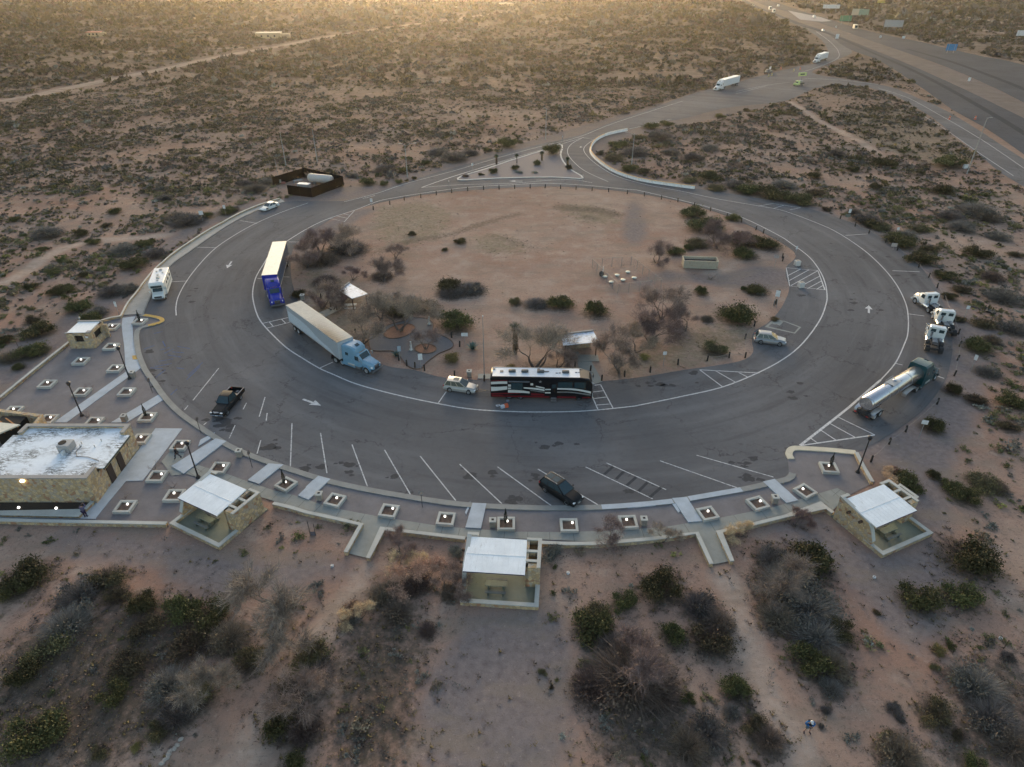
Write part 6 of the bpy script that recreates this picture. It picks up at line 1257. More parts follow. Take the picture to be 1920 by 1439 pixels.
def buildings():
    global SHROOF
    SHROOF=roof_mat('shelter_roof',(.16,.13,.09),.5,(3.2,.8,1),1.4,(.54,.68),(.80,.82,.83))
    C=G(862,1128.5,.5); shelter((C.x,C.y),-4.6,'stone picnic shelter in the centre of the lower wall',1)
    C=G(317,981,.5); shelter((C.x,C.y),-27.6,'stone picnic shelter at the left, angled beside the stone building',0)
    C=G(1656,1041,.5); shelter((C.x,C.y),24.6,'stone picnic shelter at the right, with pale patio toward the desert',2)
    # pen behind the right shelter
    o=empty('stone_pen',(0,0,0),0,'open-topped stone bin behind the right shelter','enclosure'); p=[G(*q,2.2) for q in ((1674,921),(1688,909),(1719,931),(1706,943))]
    P=[(v.x,v.y) for v in p]; MB().ribbon(P,.28,-.2,h=2.3,closed=True).build('masonry',STONE,o); MB().ribbon(P,.34,2.105,h=.09,closed=True).build('coping',CAP,o)
    # main stone building
    o=empty('stone_building',(-51.2,59.1,0),0,'tan stone restroom building with peeling white flat roof','building')
    x0,x1,y0,y1=-6.4,5.9,-4.9,4.8; H=3.6
    b=MB(); b.box(((x0+x1)/2,y0+.2,H/2-.2),(x1-x0-.014,.4,H+.2)); b.box(((x0+x1)/2,y1-.2,H/2-.2),(x1-x0-.014,.4,H+.2))
    for s,x in ((1,x1),(-1,x0)):
        b.box((x-s*.2,y0+1.1,H/2-.2),(.4,1.6-.01,H+.19)); b.box((x-s*.2,y1-1.0,H/2-.2),(.4,1.4-.01,H+.19)); b.box((x-s*.22,0,1.2),(.36,6.8,3.1))
    b.build('wall',STONE,o)
    cp=concrete_mat('parapet_cap',(.33,.31,.29),.4)
    for yy,ya,la in ((y0+.2,y0+1.15,1.45),(y1-.2,y1-1.05,1.25)):
        b=MB(); b.box(((x0+x1)/2,yy,H+.0),(x1-x0+.08,.5,.14))
        for s,x in ((1,x1),(-1,x0)): b.box((x-s*.2,ya,H+.002),(.5,la,.14))
        b.build('parapet_coping',cp,o)
    b=MB(); b.box(((x0+x1)/2,0,3.22),(x1-x0-.7,y1-y0-.75,.14)); b.box(((x0+x1)/2,.15,3.226),(x1-x0+1.3,5.9,.14)); b.build('roof',roof_mat('peeling_roof',(.04,.04,.035),.95,(.8,1.9,1),2.3,(.455,.53),(.74,.79,.84)),o)
    b=MB(); b.box((x1+.62,.15,3.12),(.08,5.95,.22)); b.box((x0-.62,.15,3.12),(.08,5.95,.22)); b.build('eave',M('eave_green',(.05,.06,.05),.7),o)
    for y in (.9,-1.2): MB().box((x1-.02,y,1.1),(.14,1.0,2.2)).build('door',M('door_brown',(.035,.02,.016),.7),o)
    b=MB(); b.bbox((.85,.4,3.78),(1.35,1.35,.95),.05); b.build('air_conditioner',M('ac_unit',(.33,.33,.33),.5,.2),o)
    b=MB(); b.tube([(.55,.4,4.255),(.55,.4,4.29)],.42,20); b.build('ac_fan',DARKIN,o,smooth=True)
    b=MB(); b.box((.95,-.55,3.55),(.2,.5,.5)); b.build('ac_duct',SIGNW,o)
    for x,y in ((1.9,1.4),(2.0,.9),(3.7,.8),(3.9,1.9)): MB().tube([(x,y,3.28),(x,y,3.62)],.06,8).build('vent_pipe',M('pipe_pale',(.5,.48,.45),.6),o)
    MB().tube([(2.1,1.0,3.34),(2.0,0,3.34),(2.6,-.9,3.34),(3.9,-1.0,3.34),(5.4,-1.6,3.34)],.03,5).build('roof_cable',BLKM,o)
    b=MB(); b.bbox((-1.0,y0-.1,H-.3),(.4,.18,.2),.03); b.build('wall_lamp',WARM,o)
    for x,y in ((-53.2,53.2),(-49.1,53.1)): q=MB().ball((0,0,.12),.14,8,6).build('garden_light',LAMPG,None,smooth=True); q.location=(x,y,.22); tag(q,'white uplight in the dark bed, %s'%('farther from the person in purple' if x<-51 else 'next to the person in purple'),'light')
    # building at the left edge
    o=empty('stone_building',(0,0,0),0,'stone building with pale sloping roof cut by the left photo edge','building')
    R_=[G(*q,3.6) for q in ((38,797),(2,812),(-70,842),(-100,800),(0,793))]
    b=MB(); b.prism([(v.x,v.y) for v in R_],3.5,3.66); b.build('roof',M('cream_metal',(.62,.57,.47),.5,var=.08),o)
    b=MB(); b.ribbon([(-57.1,62.6),(-57.6,66.4),(-66,68)],.5,-.2,h=3.3); b.build('wall',STONE,o)
    b=MB(); b.ribbon([(-66.0,62.0),(-66.0,67.6)],.5,-.2,h=3.3); b.build('rear_wall',STONE,o)
    for u in (.15,.5,.85):
        p=R_[0].lerp(R_[1],u); b=MB(); b.tube([(p.x+.0,p.y,3.42),(p.x-2.6,p.y+1.8,3.42)],.09,4); b.build('beam',M('orange_wood',(.30,.13,.04),.7),o)
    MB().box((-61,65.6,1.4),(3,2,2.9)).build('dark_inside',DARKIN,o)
    # hut
    o=empty('stone_hut',(-65.3,90.2,0),math.radians(2),'small stone hut with white roof and dark openings by the far wall','hut'); 
    b=MB(); w,d_,H=3.7,3.9,2.6
    b.box((0,-d_/2+.15,.45),(w,.3,1.3)); b.box((-w/2+.55,-d_/2+.15,1.85),(1.1,.3,1.5)); b.box((w/2-.65,-d_/2+.15,1.85),(1.3,.3,1.5)); b.box((0,-d_/2+.15,2.4),(w-.01,.29,.4)); b.box((w/2-.15,0,.45),(.3,d_-.6,1.3)); b.box((w/2-.15,-d_/2+.6,1.85),(.3,.6,1.5)); b.box((w/2-.15,d_/2-.6,1.85),(.3,.6,1.5)); b.box((-w/2+.15,0,1.2),(.3,d_-.6,2.8)); b.box((0,d_/2-.15,1.2),(w,.3,2.8)); b.box((w/2-.15,0,2.42),(.29,d_-.62,.36)); b.box((w/2+.25,d_/2-.2,1.0),(.5,.4,2.4))
    b.build('wall',STONE,o); MB().box((-.1,0,2.63),(w-.5,d_-.4,.1)).build('roof',SHROOF,o); b=MB(); b.box((-.1,d_/2-.1,2.72),(w-.2,.3,.22)); b.box((-w/2+.1,-d_/2+.2,2.6),(.5,.4,.14)); b.box((w/2-.35,-d_/2+.3,2.7),(.6,.6,.16)); b.build('parapet',cp,o)
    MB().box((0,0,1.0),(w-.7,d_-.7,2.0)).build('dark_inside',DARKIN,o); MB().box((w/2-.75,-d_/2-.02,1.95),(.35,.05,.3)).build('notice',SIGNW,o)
    b=MB(); b.tube([(-w/2+.3,d_/2,2.8),(-w/2+.2,d_/2,3.25)],.05,5); b.ball((-w/2+.35,d_/2,3.25),.16,8,6); b.build('roof_light',POLEG,o)
    # two small roofed tables inside the ring
    for k,(q,z,lab,a,ws,ds) in enumerate([([(636,545),(655,531),(690,551),(660,560)],2.5,'small roofed table among the mesquites inside the ring',0,1,1),([(1052,628),(1112,621),(1124,641),(1056,648)],2.5,'small roofed table with pale roof behind the coach',0,1,1)]):
        P=[G(*v,z) for v in q]; c=sum(P,Vector())/4; o=empty('roofed_table',(c.x,c.y,0),0,lab,'shelter'); L=[(v.x-c.x,v.y-c.y) for v in P]
        b=MB(); b.prism(L,z-.1,z); b.build('roof',roof_mat('small_roof%d'%k,(.12,.10,.08),.85,(1.2,1,1),1.5,(.47,.62)),o)
        S=[(v[0]*.86,v[1]*.86) for v in L]; i0=0
        b=MB(); b.ribbon([S[0],S[1]],.35,0,h=z-.14); b.build('back_wall',STONE,o)
        b=MB(); b.ribbon([L[0],L[1]],.3,z+.002,h=.2); b.build('parapet',cp,o)
        for s in (S[2],S[3]): MB().box((s[0],s[1],(z-.1)/2),(.16,.16,z-.1)).build('post',WOODD,o)
        if k==1: MB().prism([(v[0]*.98+.9,v[1]*.98-1.7) for v in ((-1.2,-.9),(2.0,-.9),(2.0,1.0),(-1.2,1.0))],.0,.09).build('slab',CONC,o)
        t=empty('picnic_table',(c.x-.9*k-.2,c.y-1.6,.05),.1,('picnic table','stepped concrete picnic table')[k]+(' beside the small roof among the mesquites',' jutting from under the roof behind the coach')[k],'table')
        MB().bbox((0,0,.75),(2.0,.75,.08),.02).build('tabletop',M('table_pale' if k==0 else 'table_slate',(.55,.55,.53) if k==0 else (.16,.18,.18),.7),t)
        for s in (1,-1): MB().bbox((0,s*.75,.45),(1.9,.28,.07),.02).build('bench',M('table_pale' if k==0 else 'table_slate',(.5,.5,.5)),t); MB().box((s*.6,0,.36),(.12,.6,.72)).build('leg',TAPM,t)
    # black fenced utility yard
    P=[(541,365),(586,370.5),(645,348),(573,331.5),(513,350)]; W=GS(P); o=empty('mesh_fence',(0,0,0),0,'black mesh-screened fence around the utility tank','fence')
    fm,nt,bs=newmat('black_screen'); 
    nt.links.new(mix(nt,(.003,.003,.003),(.007,.007,.007),ramp(nt,noise(nt,3,4,.7),.3,.7)),bs.inputs['Base Color']); bs.inputs['Roughness'].default_value=.95; bs.inputs['Specular IOR Level'].default_value=.02
    b=MB()
    for i in range(4): b.ribbon([W[i],W[i+1]],.05,0,h=2.35)
    b.build('screen',fm,o)
    b=MB()
    for i in range(4):
        a,c=Vector(W[i]),Vector(W[i+1]); n=max(2,int((c-a).length/2.4))
        for k in range(n+1):
            q=a.lerp(c,k/n); MB().tube([(q.x,q.y,0),(q.x,q.y,2.45)],.04,5).build('post',BLKM,o)
    p=G(583,343); q=G(622,347); tk=empty('storage_tank',(0,0,0),0,'cream horizontal storage tank inside the black fenced yard','tank'); TM=M('tank_cream',(.50,.45,.41),.5,var=.08)
    a=Vector((p.x,p.y,1.35)); c=Vector((q.x,q.y,1.35)); d=(c-a).normalized()
    MB().tube([a-d*.5,a-d*.3,a,a+d*.35,a+d*.36,a+d*.6,a+d*.61,c,c+d*.3,c+d*.5],[.3,.85,1.08,1.1,1.18,1.18,1.1,1.1,.9,.3],20).build('shell',TM,tk,smooth=True)
    b=MB()
    for u in (.2,.8): v=a.lerp(c,u); b.box((v.x,v.y,.3),(.4,1.6,.6))
    b.build('saddle',CONC,tk)
    p=G(571,352); o=empty('pump_box',(p.x,p.y,0),-.2,'low white-topped pump cabinet in the fenced yard','cabinet'); MB().bbox((0,0,.5),(3.2,1.5,1.0),.05).build('cabinet',M('pale_grey',(.30,.30,.29),.6),o); MB().bbox((0,0,1.03),(3.3,1.6,.07),.02).build('lid',SIGNW,o)
    p=G(560,347); o=empty('pipe_rack',(p.x,p.y,0),.5,'grey pipe rack in the fenced yard','pipes'); b=MB()
    for k in range(3): b.tube([(-1,k*.4,.5),(-1,k*.4,1.1),(1.2,k*.4,1.1)],.09,6)
    b.build('pipe',POLEG,o)
    # open roll-off container
    p=G(1311,501); o=empty('open_container',(p.x,p.y,0),math.radians(-4.5),'long cream open-topped container full of dark rubbish','container'); RM=M('container_rust',(.40,.36,.28),.7,var=.15,vs=2,dirt=(.15,.08,.04,.7),ds=2.0)
    b=MB(); L,Wd,H=6.4,2.3,1.5
    for s in (1,-1): b.box((0,s*(Wd/2-.05),H/2+.12),(L,.1,H)); b.box((s*(L/2-.05),0,H/2+.12),(.1,Wd-.2,H))
    b.box((0,0,.16),(L-.2,Wd-.2,.1))
    for k in range(9): b.box((-L/2+.4+k*.7,-Wd/2-.03,H/2+.1),(.09,.07,H-.1))
    for s in (1,-1): b.box((0,s*(Wd/2),H+.14),(L+.06,.16,.12)); b.box((s*L/2,0,H+.142),(.16,Wd-.16,.12))
    b.build('hull',RM,o); MB().box((0,0,.9),(L-.25,Wd-.25,.5)).build('load',M('rubbish_dark',(.04,.03,.028),.9,var=.8,vs=4,dirt=(.25,.24,.22,.5),ds=3),o)
    # far houses
    for (x,y,w,lab,z) in ((505,71,9,'small tan house with outbuilding beside the dirt track',3.2),(178,68,5,'tiny red-roofed shed far out on the desert plain',2.6),(948,12,8,'pale low building at the hazy horizon',3)):
        p=G(x,y); o=empty('desert_house',(p.x,p.y,0),.15,lab,'house'); MB().box((0,0,z/2),(w*1.9,w,z)).build('wall',M('adobe',(.45,.36,.24),.9),o); MB().box((0,0,z+.1),(w*1.9+.4,w+.4,.25)).build('roof',M('far_roof_red' if x==178 else 'far_roof',(.45,.12,.10) if x==178 else (.5,.45,.36),.7),o); MB().box((w*1.3,-1,1.2),(w*.7,w*.6,2.4)).build('annex',M('adobe',(.45,.36,.24)),o)
        for k in (-1,0,1): MB().box((k*w*.5,-w/2-.03,1.4),(1.1,.08,1.1)).build('window',DARKIN,o)
# ---------------------------------------------------------------- street furniture
def furniture():
    PL=[(24,769,0,'far-left planter nearest the photo edge'),(90,785,0,'planter at the back left of the stone building',),(176,790,0,'planter directly behind the stone building'),(88,719,0,'planter in the second row from the far low wall, left'),(153,734,0,'planter just behind the black lamp post of the left lawnless plaza'),(237,734,0,'planter between the two diagonal pale walks'),(151,676,0,'planter standing alone below the stone hut'),(216,690,0,'planter at the foot of the lamp post by the walk'),(208,649,0,'planter beside the top of the nearer lamp post'),(210,612,0,'planter against the stone hut'),(262,602,-4,'planter with a narrow cypress beside the yellow kerb nose'),(276,781,0,'planter with a narrow cypress at the lower diagonal walk'),(264,822,0,'planter half hidden behind the stone building corner'),(337,834,-2,'planter next to the walking person in black'),(294,892,0,'planter at the near end of the broad pale slab'),(326,928,0,'planter touching the left shelter roof'),(234,949,0,'planter nearest the walkway wall and the person in purple'),(411,876,-4,'planter between the left shelter and the concrete bin'),
        (536,907,-31,'planter with a narrow cypress between two pale ramps'),(628,937,-18,'planter with a concrete bin at its left side'),(729,957,-10,'planter third from the left along the kerb walk'),(836,972,-6,'planter left of the centre ramp'),(949,981,0,'planter with a narrow cypress above the centre shelter'),(1067,984,0,'planter below the black SUV'),(1178,978,3,'planter with a concrete bin at its right side'),(1327,962,15,'planter touching the blue-white ramp before the right opening'),(1421,943,20,'planter with a bin, left of the last pale ramp'),(1510,920,31,'planter before the right shelter'),(1555,876,-6,'planter with a narrow cypress on the cream-kerbed corner')]
    SO=M('planter_soil',(.10,.065,.05),.95,var=.35,vs=6,dirt=(.22,.17,.12,.6),ds=3)
    first=None; fl=None
    for i,(x,y,a,l) in enumerate(PL):
        p=G(x,y,.36)
        if first is None:
            first=o=empty('planter'); b=MB()
            for s in (1,-1): b.bbox((0,s*.80,.18),(1.87,.27,.40),.02); b.bbox((s*.80,0,.181),(.27,1.33,.398),.01)
            b.build('rim',CAP,o); MB().box((0,0,.12),(1.4,1.4,.16)).build('soil',SO,o)
            fl=MB().ball((0,0,0),.125,10,8).build('garden_light',LAMPG,None,smooth=True)
            g=fl
        else: o=copy_tree(first); g=fl.copy(); COL.objects.link(g)
        o.location=(p.x,p.y,0); o.rotation_euler=(0,0,math.radians(a)); tag(o,'square concrete '+l,'planter','square concrete planters')
        g.location=(p.x+.12+.25*((i*7)%3-1),p.y+.32,.33); tag(g,'white globe light in the '+' '.join(l.split()[:11]),'light','globe lights in the planters')
    cy=0
    for x,y,h,l in ((262,602,1.75,'beside the yellow kerb nose'),(274,782,1.9,'at the lower diagonal walk'),(534,909,2.0,'between the two pale ramps'),(948,982,1.9,'above the centre shelter'),(1556,876,1.9,'on the cream-kerbed corner')):
        p=G(x,y,.2); rs=np.random.RandomState(x); n=900; t=rs.rand(n); a=rs.uniform(0,2*PI,n); r=.20*np.sin(np.clip(t*1.05+.12,0,1)*PI)**.7*rs.uniform(.6,1,n)
        P=np.stack([r*np.cos(a),r*np.sin(a),.15+t*h],1); T=tris_at(P,.05,rs,up=1.2); o=empty('cypress',(p.x,p.y,.18),0,'narrow dark cypress in the planter '+l,'tree'); MB().tube([(0,0,0),(0,0,h*.9)],[.04,.01],5).build('trunk',BARK,o)
        c=bpy.data.objects.new('crown',tri_mesh('crown',T,np.array([.028,.032,.022])*rs.uniform(.6,1.6,n)[:,None],LEAF)); COL.objects.link(c); c.parent=o
    BN=[(250,708,'beside the lamp post at the curved walk'),(58,808,'between the stone buildings'),(235,790,'behind the stone building corner'),(450,856,'beside the leaning young tree above the ramp'),(600,937,'left of the second kerb planter'),(924,987,'left of the centre cypress planter'),(1206,984,'right of the kerb planter near the bare tree'),(1451,943,'right of the planter before the last ramp'),(880,706,'behind the silver SUV'),(568,562,'beside the blue truck wheels')]
    f=None
    for x,y,l in BN:
        p=G(x,y)
        if f is None:
            f=o=empty('litter_bin'); MB().bbox((0,0,.42),(.62,.62,.84),.03).build('body',TAPM,o); MB().bbox((0,0,.90),(.74,.74,.14),.03).build('lid',CAP,o); MB().box((0,0,.975),(.26,.26,.02)).build('opening',DARKIN,o)
        else: o=copy_tree(f)
        o.location=(p.x,p.y,0); tag(o,'square concrete litter bin '+l,'bin','square concrete litter bins')
    # black lamp posts
    for x,y,l in ((243,711,'by the curved walk and its bin'),(154,780,'in the gravel behind the stone building'),(372,896,'between the left shelter and the walking person'),(1608,886,'by the short wall at the right corner')):
        p=G(x,y); o=empty('lamp_post',(p.x,p.y,0),0,'black iron lamp post '+l,'lamp post'); MB().tube([(0,0,0),(0,0,.12),(0,0,.3),(0,0,.5),(0,0,4.7)],[.27,.25,.14,.09,.065],10).build('pole',BLKM,o,smooth=True)
        b=MB(); b.tube([(0,0,4.68),(0,0,4.78),(0,0,5.05),(0,0,5.15),(0,0,5.3)],[.09,.2,.24,.28,.03],10); b.build('lantern',BLKM,o,smooth=True); MB().ball((0,0,4.86),.17,8,6).build('lens',M('lamp_lens',(.55,.57,.58),.2),o)
    # street lights
    def street(x,y,h,arms,label,nm='street_light'):
        p=G(x,y); o=empty(nm,(p.x,p.y,0),0,label,'street light'); MB().tube([(0,0,0),(0,0,.25),(0,0,h)],[.22,.14,.08],8).build('pole',POLEG,o,smooth=True)
        for ax,az in arms:
            MB().tube([(0,0,h-.5),(ax*.5,0,h+.1),(ax,0,h+az)],.05,6).build('arm',POLEG,o); MB().bbox((ax*1.12,0,h+az),(.75,.26,.13),.04).build('lamp_head',POLEG,o)
    street(764,333,8.6,[(-1.2,.2),(2.4,.3)],'double-armed grey street light beside the entry ramp'); street(1184,311,8.8,[(-2.0,.3)],'single-armed grey street light behind the concrete barrier')
    street(1023,262,9.5,[(-.6,.1)],'thin tall pole light at the entry ramp top'); street(1813,326,14.5,[(.9,.05)],'very tall leaning-looking light mast between exit road and desert'); street(536,310,9,[],'bare utility pole behind the fenced yard, left','utility_pole'); street(595,304,9,[],'bare utility pole behind the fenced yard, right','utility_pole')
    p=G(524,346); o=empty('utility_pole',(p.x,p.y,0),0,'thin grey pole with boxes at the gate of the fenced yard','pole'); MB().tube([(0,0,0),(0,0,6.5)],.06,6).build('pole',POLEG,o); MB().bbox((.3,0,.8),(.5,.4,.9),.03).build('meter_box',POLEG,o); MB().bbox((1.0,.2,.35),(1.1,.5,.5),.06).build('valve_box',M('faded_red',(.32,.12,.10),.7),o)
    p=G(1813,316); q=empty('utility_box',(p.x-.6,p.y,0),0,'white-topped utility box at the tall mast foot','box'); MB().bbox((0,0,.5),(1.1,.8,1.0),.05).build('cabinet',SIGNW,q); MB().box((0,0,1.04),(1.2,.9,.06)).build('lid',SIGNW,q)
    p=G(905,695); p=G(908,707); o=empty('flagpole',(p.x,p.y,0),0,'tall thin flagpole on a square slab behind the coach','pole'); MB().tube([(0,0,0),(0,0,9.6)],[.07,.035],8).build('pole',POLEG,o); MB().ball((0,0,9.65),.10,8,6).build('finial',SIGNW,o); MB().prism([(-.9,-.6),(1.1,-.6),(1.1,.7),(-.9,.7)],0,.08).build('slab',CONC,o)
    # signs
    def sign(x,y,h,w,hh,label,ang=0,face=SIGNW,pole=POLEG,lean=0,two=False,top=None,nm='road_sign'):
        p=G(x,y); o=empty(nm,(p.x,p.y,TZ(p.x,p.y)),math.radians(ang),label,'sign')
        for s in ((-w*.3,w*.3) if two else (0,)): MB().tube([(s,0,-.1),(s,0,h)],.035 if h<5 else .12,6).build('post',pole,o)
        MB().bbox((0,-.045,h-hh/2),(w,.03,hh),.012).build('panel',face,o); return o
    DK=M('sign_back_dark',(.10,.09,.085),.7)
    for a in [(381,417,2.5,.9,.9,'large white sign tilted beside the dark bushes at the left wall',15),(424,405,2.5,.55,.8,'white sign just right of the large tilted one'),(223,590,2.4,.45,.9,'white sign outside the wall corner near the motorhome',-10),(399,378,1,1,1,'')][:3]: sign(*a)
    sign(698,393,2.6,.55,.8,'white speed sign with dark foot at the top left of the ring'); sign(842,357,2.5,.45,.4,'small sign on a dark post at the top of the ring',80); sign(886,324,2.6,.5,.7,'pale sign at the entry ramp edge'); sign(1054,272,2.8,.4,.5,'pair-mounted small sign at the traffic island tip',60); sign(1092,346,2.6,.3,.4,'thin dark sign at the ring top near the barrier',80)
    sign(1453,575,3.0,.7,1.1,'white sign on leaning grey posts left of the hatched bay',-20,two=True); sign(1452,500,2.4,.9,.7,'grey board on posts near the inner fence end',-10,M('sign_grey_brown',(.36,.30,.28),.7)); sign(1490,481,2.2,.35,.7,'narrow white sign at the inner fence bend',10); sign(1243,688,2.6,.55,.55,'small pale square sign on the grass verge right of the shelter',5)
    sign(790,697,3.0,.62,1.0,'white parking sign at the garden path entrance',10); sign(751,682,3.0,.5,.9,'blue-grey sign beside the light blue cab',10,M('sign_bluegrey',(.26,.33,.40),.6)); sign(872,650,2.4,1.0,.6,'white notice board left of the large agave',0)
    sign(1806,600,2.6,.5,.6,'white sign on a thin post by the piggyback tractors',-15); sign(1820,695,2.6,.45,.8,'white sign leaning over gravel beyond the teal truck',-60); sign(1722,822,2.8,.7,.6,'white sign behind the dark bush near the corner lamp',-20); sign(1679,446,2.3,.5,.6,'small white square sign among bushes beyond the rope fence',-10); sign(1590,410,2.2,.6,.9,'white marker standing behind the dark box on the fence',0)
    sign(1588,412,1.3,1.1,.7,'grey-green box board at the start of the rope fence',-10,M('sign_olive',(.16,.17,.14),.7)); sign(1674,469,1.5,1.1,.8,'pale tilted board on the rope fence',-15,M('sign_warm',(.42,.36,.33),.7))
    for x,y,h,l in ((286,737,2.4,'thin leaning dark post by the curved kerb'),(377,813,2.5,'thin dark signpost by the kerb below the pickup'),(473,877,2.5,'thin dark signpost beside the concrete bin'),(792,952,2.4,'thin signpost with small grey plate by the kerb walk')):
        sign(x,y,h,.42,.5,l,70 if x<700 else 10,M('plate_brown',(.16,.13,.12),.8) if x<700 else POLEG,BLKM)
    o=sign(582,1004,2.0,.05,.05,'pair of dark posts with a grey panel below the left wall',0,BLKM,BLKM,two=False); MB().tube([(.55,0,-.1),(.55,0,1.7)],.03,6).build('post',BLKM,o); MB().bbox((.28,.02,.2),(.5,.03,.6),.01).build('panel',M('panel_grey',(.14,.13,.15),.7),o)
    sign(1881,1218,1.2,.06,.06,'short leaning stake on the sand at the right edge',0,BLKM,WOODD,nm='stake'); sign(36,655,1.3,.06,.06,'dark stake among bushes beyond the far wall',0,BLKM,WOODD,nm='stake')
    # highway signs and billboards
    GR=M('sign_green',(.03,.22,.12),.5); BL=M('sign_blue',(.02,.20,.42),.5); CRM=M('billboard_cream',(.50,.46,.36),.6); GB=M('billboard_grey',(.36,.37,.38),.6); YB=M('billboard_yellow',(.45,.36,.08),.6)
    for x,y,h,w,hh,f,l in ((1583,47,7,11,5,GR,'green highway sign beside the far carriageway'),(1781,100,5,7,4.2,BL,'bright blue highway sign right of the far carriageway'),(1556,26,8,19,4,SIGNW,'long white billboard beyond the highway'),(1604,38,9,11,6,CRM,'cream billboard, left panel of the pair beyond the highway'),(1616,39,9,10,5.5,M('billboard_green',(.22,.33,.26),.6),'grey-green billboard, right panel of the pair'),(1672,60,8,16,5.5,GB,'grey billboard seen above the scrub near the highway'),(1660,58,8,6,5,M('billboard_dark',(.2,.17,.16),.7),'dark billboard panel beside the grey one'),(1648,20,10,9,3.5,YB,'yellow-topped billboard frame far right of the highway'),(1914,72,5,9,4,SIGNW,'white panel at the upper right photo edge'),(1569,73,3,2.6,3.6,SIGNW,'white sign at the slip road nose'),(1693,75,2.4,2.4,1.8,SIGNW,'small white sign at the far carriageway edge'),(1650,73,2,1.6,1.6,SIGNW,'tiny white marker beside the far carriageway'),(1815,157,2.6,1.3,1.8,SIGNW,'white marker post in the dirt median'),(1567,54,2,1.2,1.4,SIGNW,'white marker in the median near the bus')):
        sign(x,y,h,w*.85,hh*.85,l,-8,f,two=w>5,nm='billboard' if 'billboard' in l else 'highway_sign')
    for x,y,l in ((1526,35,'light pole behind the slip road van'),(1510,25,'light pole by the orange marker beyond the highway'),(1694,33,'tall light pole at the frontage road')): street(x,y,14,[(1.2,.2)],l)
    # orange barrels and cones
    OR=M('barrel_orange',(.62,.13,.05),.6)
    for x,y,l in ((1780,224,'orange barrel standing in the exit road'),(1828,224,'orange barrel on the verge beyond the exit road'),(1464,130,'orange and white barrel by the entry road'),(1488,134,'yellow marker drum by the work zone'),(1500,131,'small orange cone in the work zone'),(1441,144,'yellow drum in front of the utility truck'),(1447,142,'second yellow drum, right of the first one')):
        p=G(x,y); o=empty('traffic_barrel',(p.x,p.y,0),0,l,'barrel'); s=1.0; MB().tube([(0,0,0),(0,0,.1),(0,0,.11),(0,0,1.05),(0,0,1.1)],[.42,.42,.3,.24,.1],12).build('body',OR if 'orange' in l else M('drum_yellow',(.50,.38,.12),.6),o,smooth=True); MB().tube([(0,0,.45),(0,0,.62)],[.287,.277],12).build('band',SIGNW,o)
    # bollards
    def bol(pts,label,group,h=.95):
        global BOL
        for x,y in pts:
            p=G(x,y)
            if BOL is None:
                BOL=o=MB().tube([(0,0,-.05),(0,0,.9),(0,0,.96)],[.125,.12,.08],8).build('bollard',M('bollard_wood',(.03,.024,.02),.85,var=.4,vs=8),None,smooth=True)
            else: o=BOL.copy(); COL.objects.link(o)
            o.location=(p.x,p.y,0); o.rotation_euler=(RD.uniform(-.07,.07),RD.uniform(-.07,.07),RD.random()*6); tag(o,label,'bollard',group)
    bol([(700,394),(731,384),(758,376),(789,371),(818,366),(847,362),(877,358),(907,356),(936,355),(965,354),(994,353),(1022,353),(1051,354),(1080,356),(1110,358),(1141,360),(1176,364),(1208,368),(1240,374)],'short dark wooden bollard on the sand at the top of the ring','bollards at the top inside of the ring')
    bol([(1271,379),(1302,387),(1332,396),(1363,408),(1390,417),(1417,432),(1431,438)],'dark bollard with rope along the green thicket inside the ring','roped bollards at the inner thicket')
    bol([(1467,484),(1467,490),(1461,553),(1455,571),(1451,573),(1414,612),(1397,636),(1397,671),(1367,671),(1326,677),(1271,684),(1219,698),(1171,706),(1128,714),(1107,696)],'dark bollard on the inner verge between hatched bay and shelter path','bollards on the right inner verge')
    bol([(748,676),(763,686),(778,690),(796,695),(852,706),(908,715),(847,633),(862,650),(667,627),(620,575),(632,582),(602,560),(1078,688)],'dark bollard along the inner verge by the garden path','bollards near the garden path')
    bol([(1575,411),(1603,425),(1629,438),(1660,455),(1682,470),(1704,485),(1722,502),(1741,521),(1757,540),(1770,561)],'dark bollard of the rope fence above the piggyback tractors','rope fence bollards above the tractors')
    bol([(1788,603),(1797,627),(1799,650),(1795,676),(1789,705),(1757,758),(1698,810),(1667,833),(1633,866)],'dark bollard of the rope fence beside the piggyback tractors and tanker','rope fence bollards beside the tanker')
    def rope(pts,label,z=.72):
        P=[G(*q) for q in pts]; L=[]
        for i in range(len(P)-1):
            for k in range(4):
                u=k/4; q=P[i].lerp(P[i+1],u); L.append((q.x,q.y,z-.25*4*u*(1-u)))
        L.append((P[-1].x,P[-1].y,z)); o=MB().tube(L,.022,4).build('rope',M('rope_pale',(.27,.24,.22),.8),None); tag(o,label,'rope')
    rope([(1575,411),(1603,425),(1629,438),(1660,455),(1682,470),(1704,485),(1722,502),(1741,521),(1757,540),(1770,561),(1788,603),(1797,627),(1799,650),(1795,676),(1789,705)],'sagging rope linking the outer bollards beside the white tractors'); rope([(1757,758),(1698,810),(1667,833),(1633,866)],'sagging rope linking the bollards behind the tanker'); rope([(1302,387),(1332,396),(1363,408),(1390,417),(1417,432),(1431,438)],'sagging rope along the inner thicket bollards'); rope([(1414,612),(1397,636),(1397,671),(1367,671),(1326,677)],'rope linking inner bollards beside the grey SUV')
    # chain-link pen with lids
    W=GS([(1110,504),(1183,499),(1239,543),(1158,552)]); o=empty('chain_link_fence',(0,0,0),0,'chain-link fence pen around the round lids','fence')
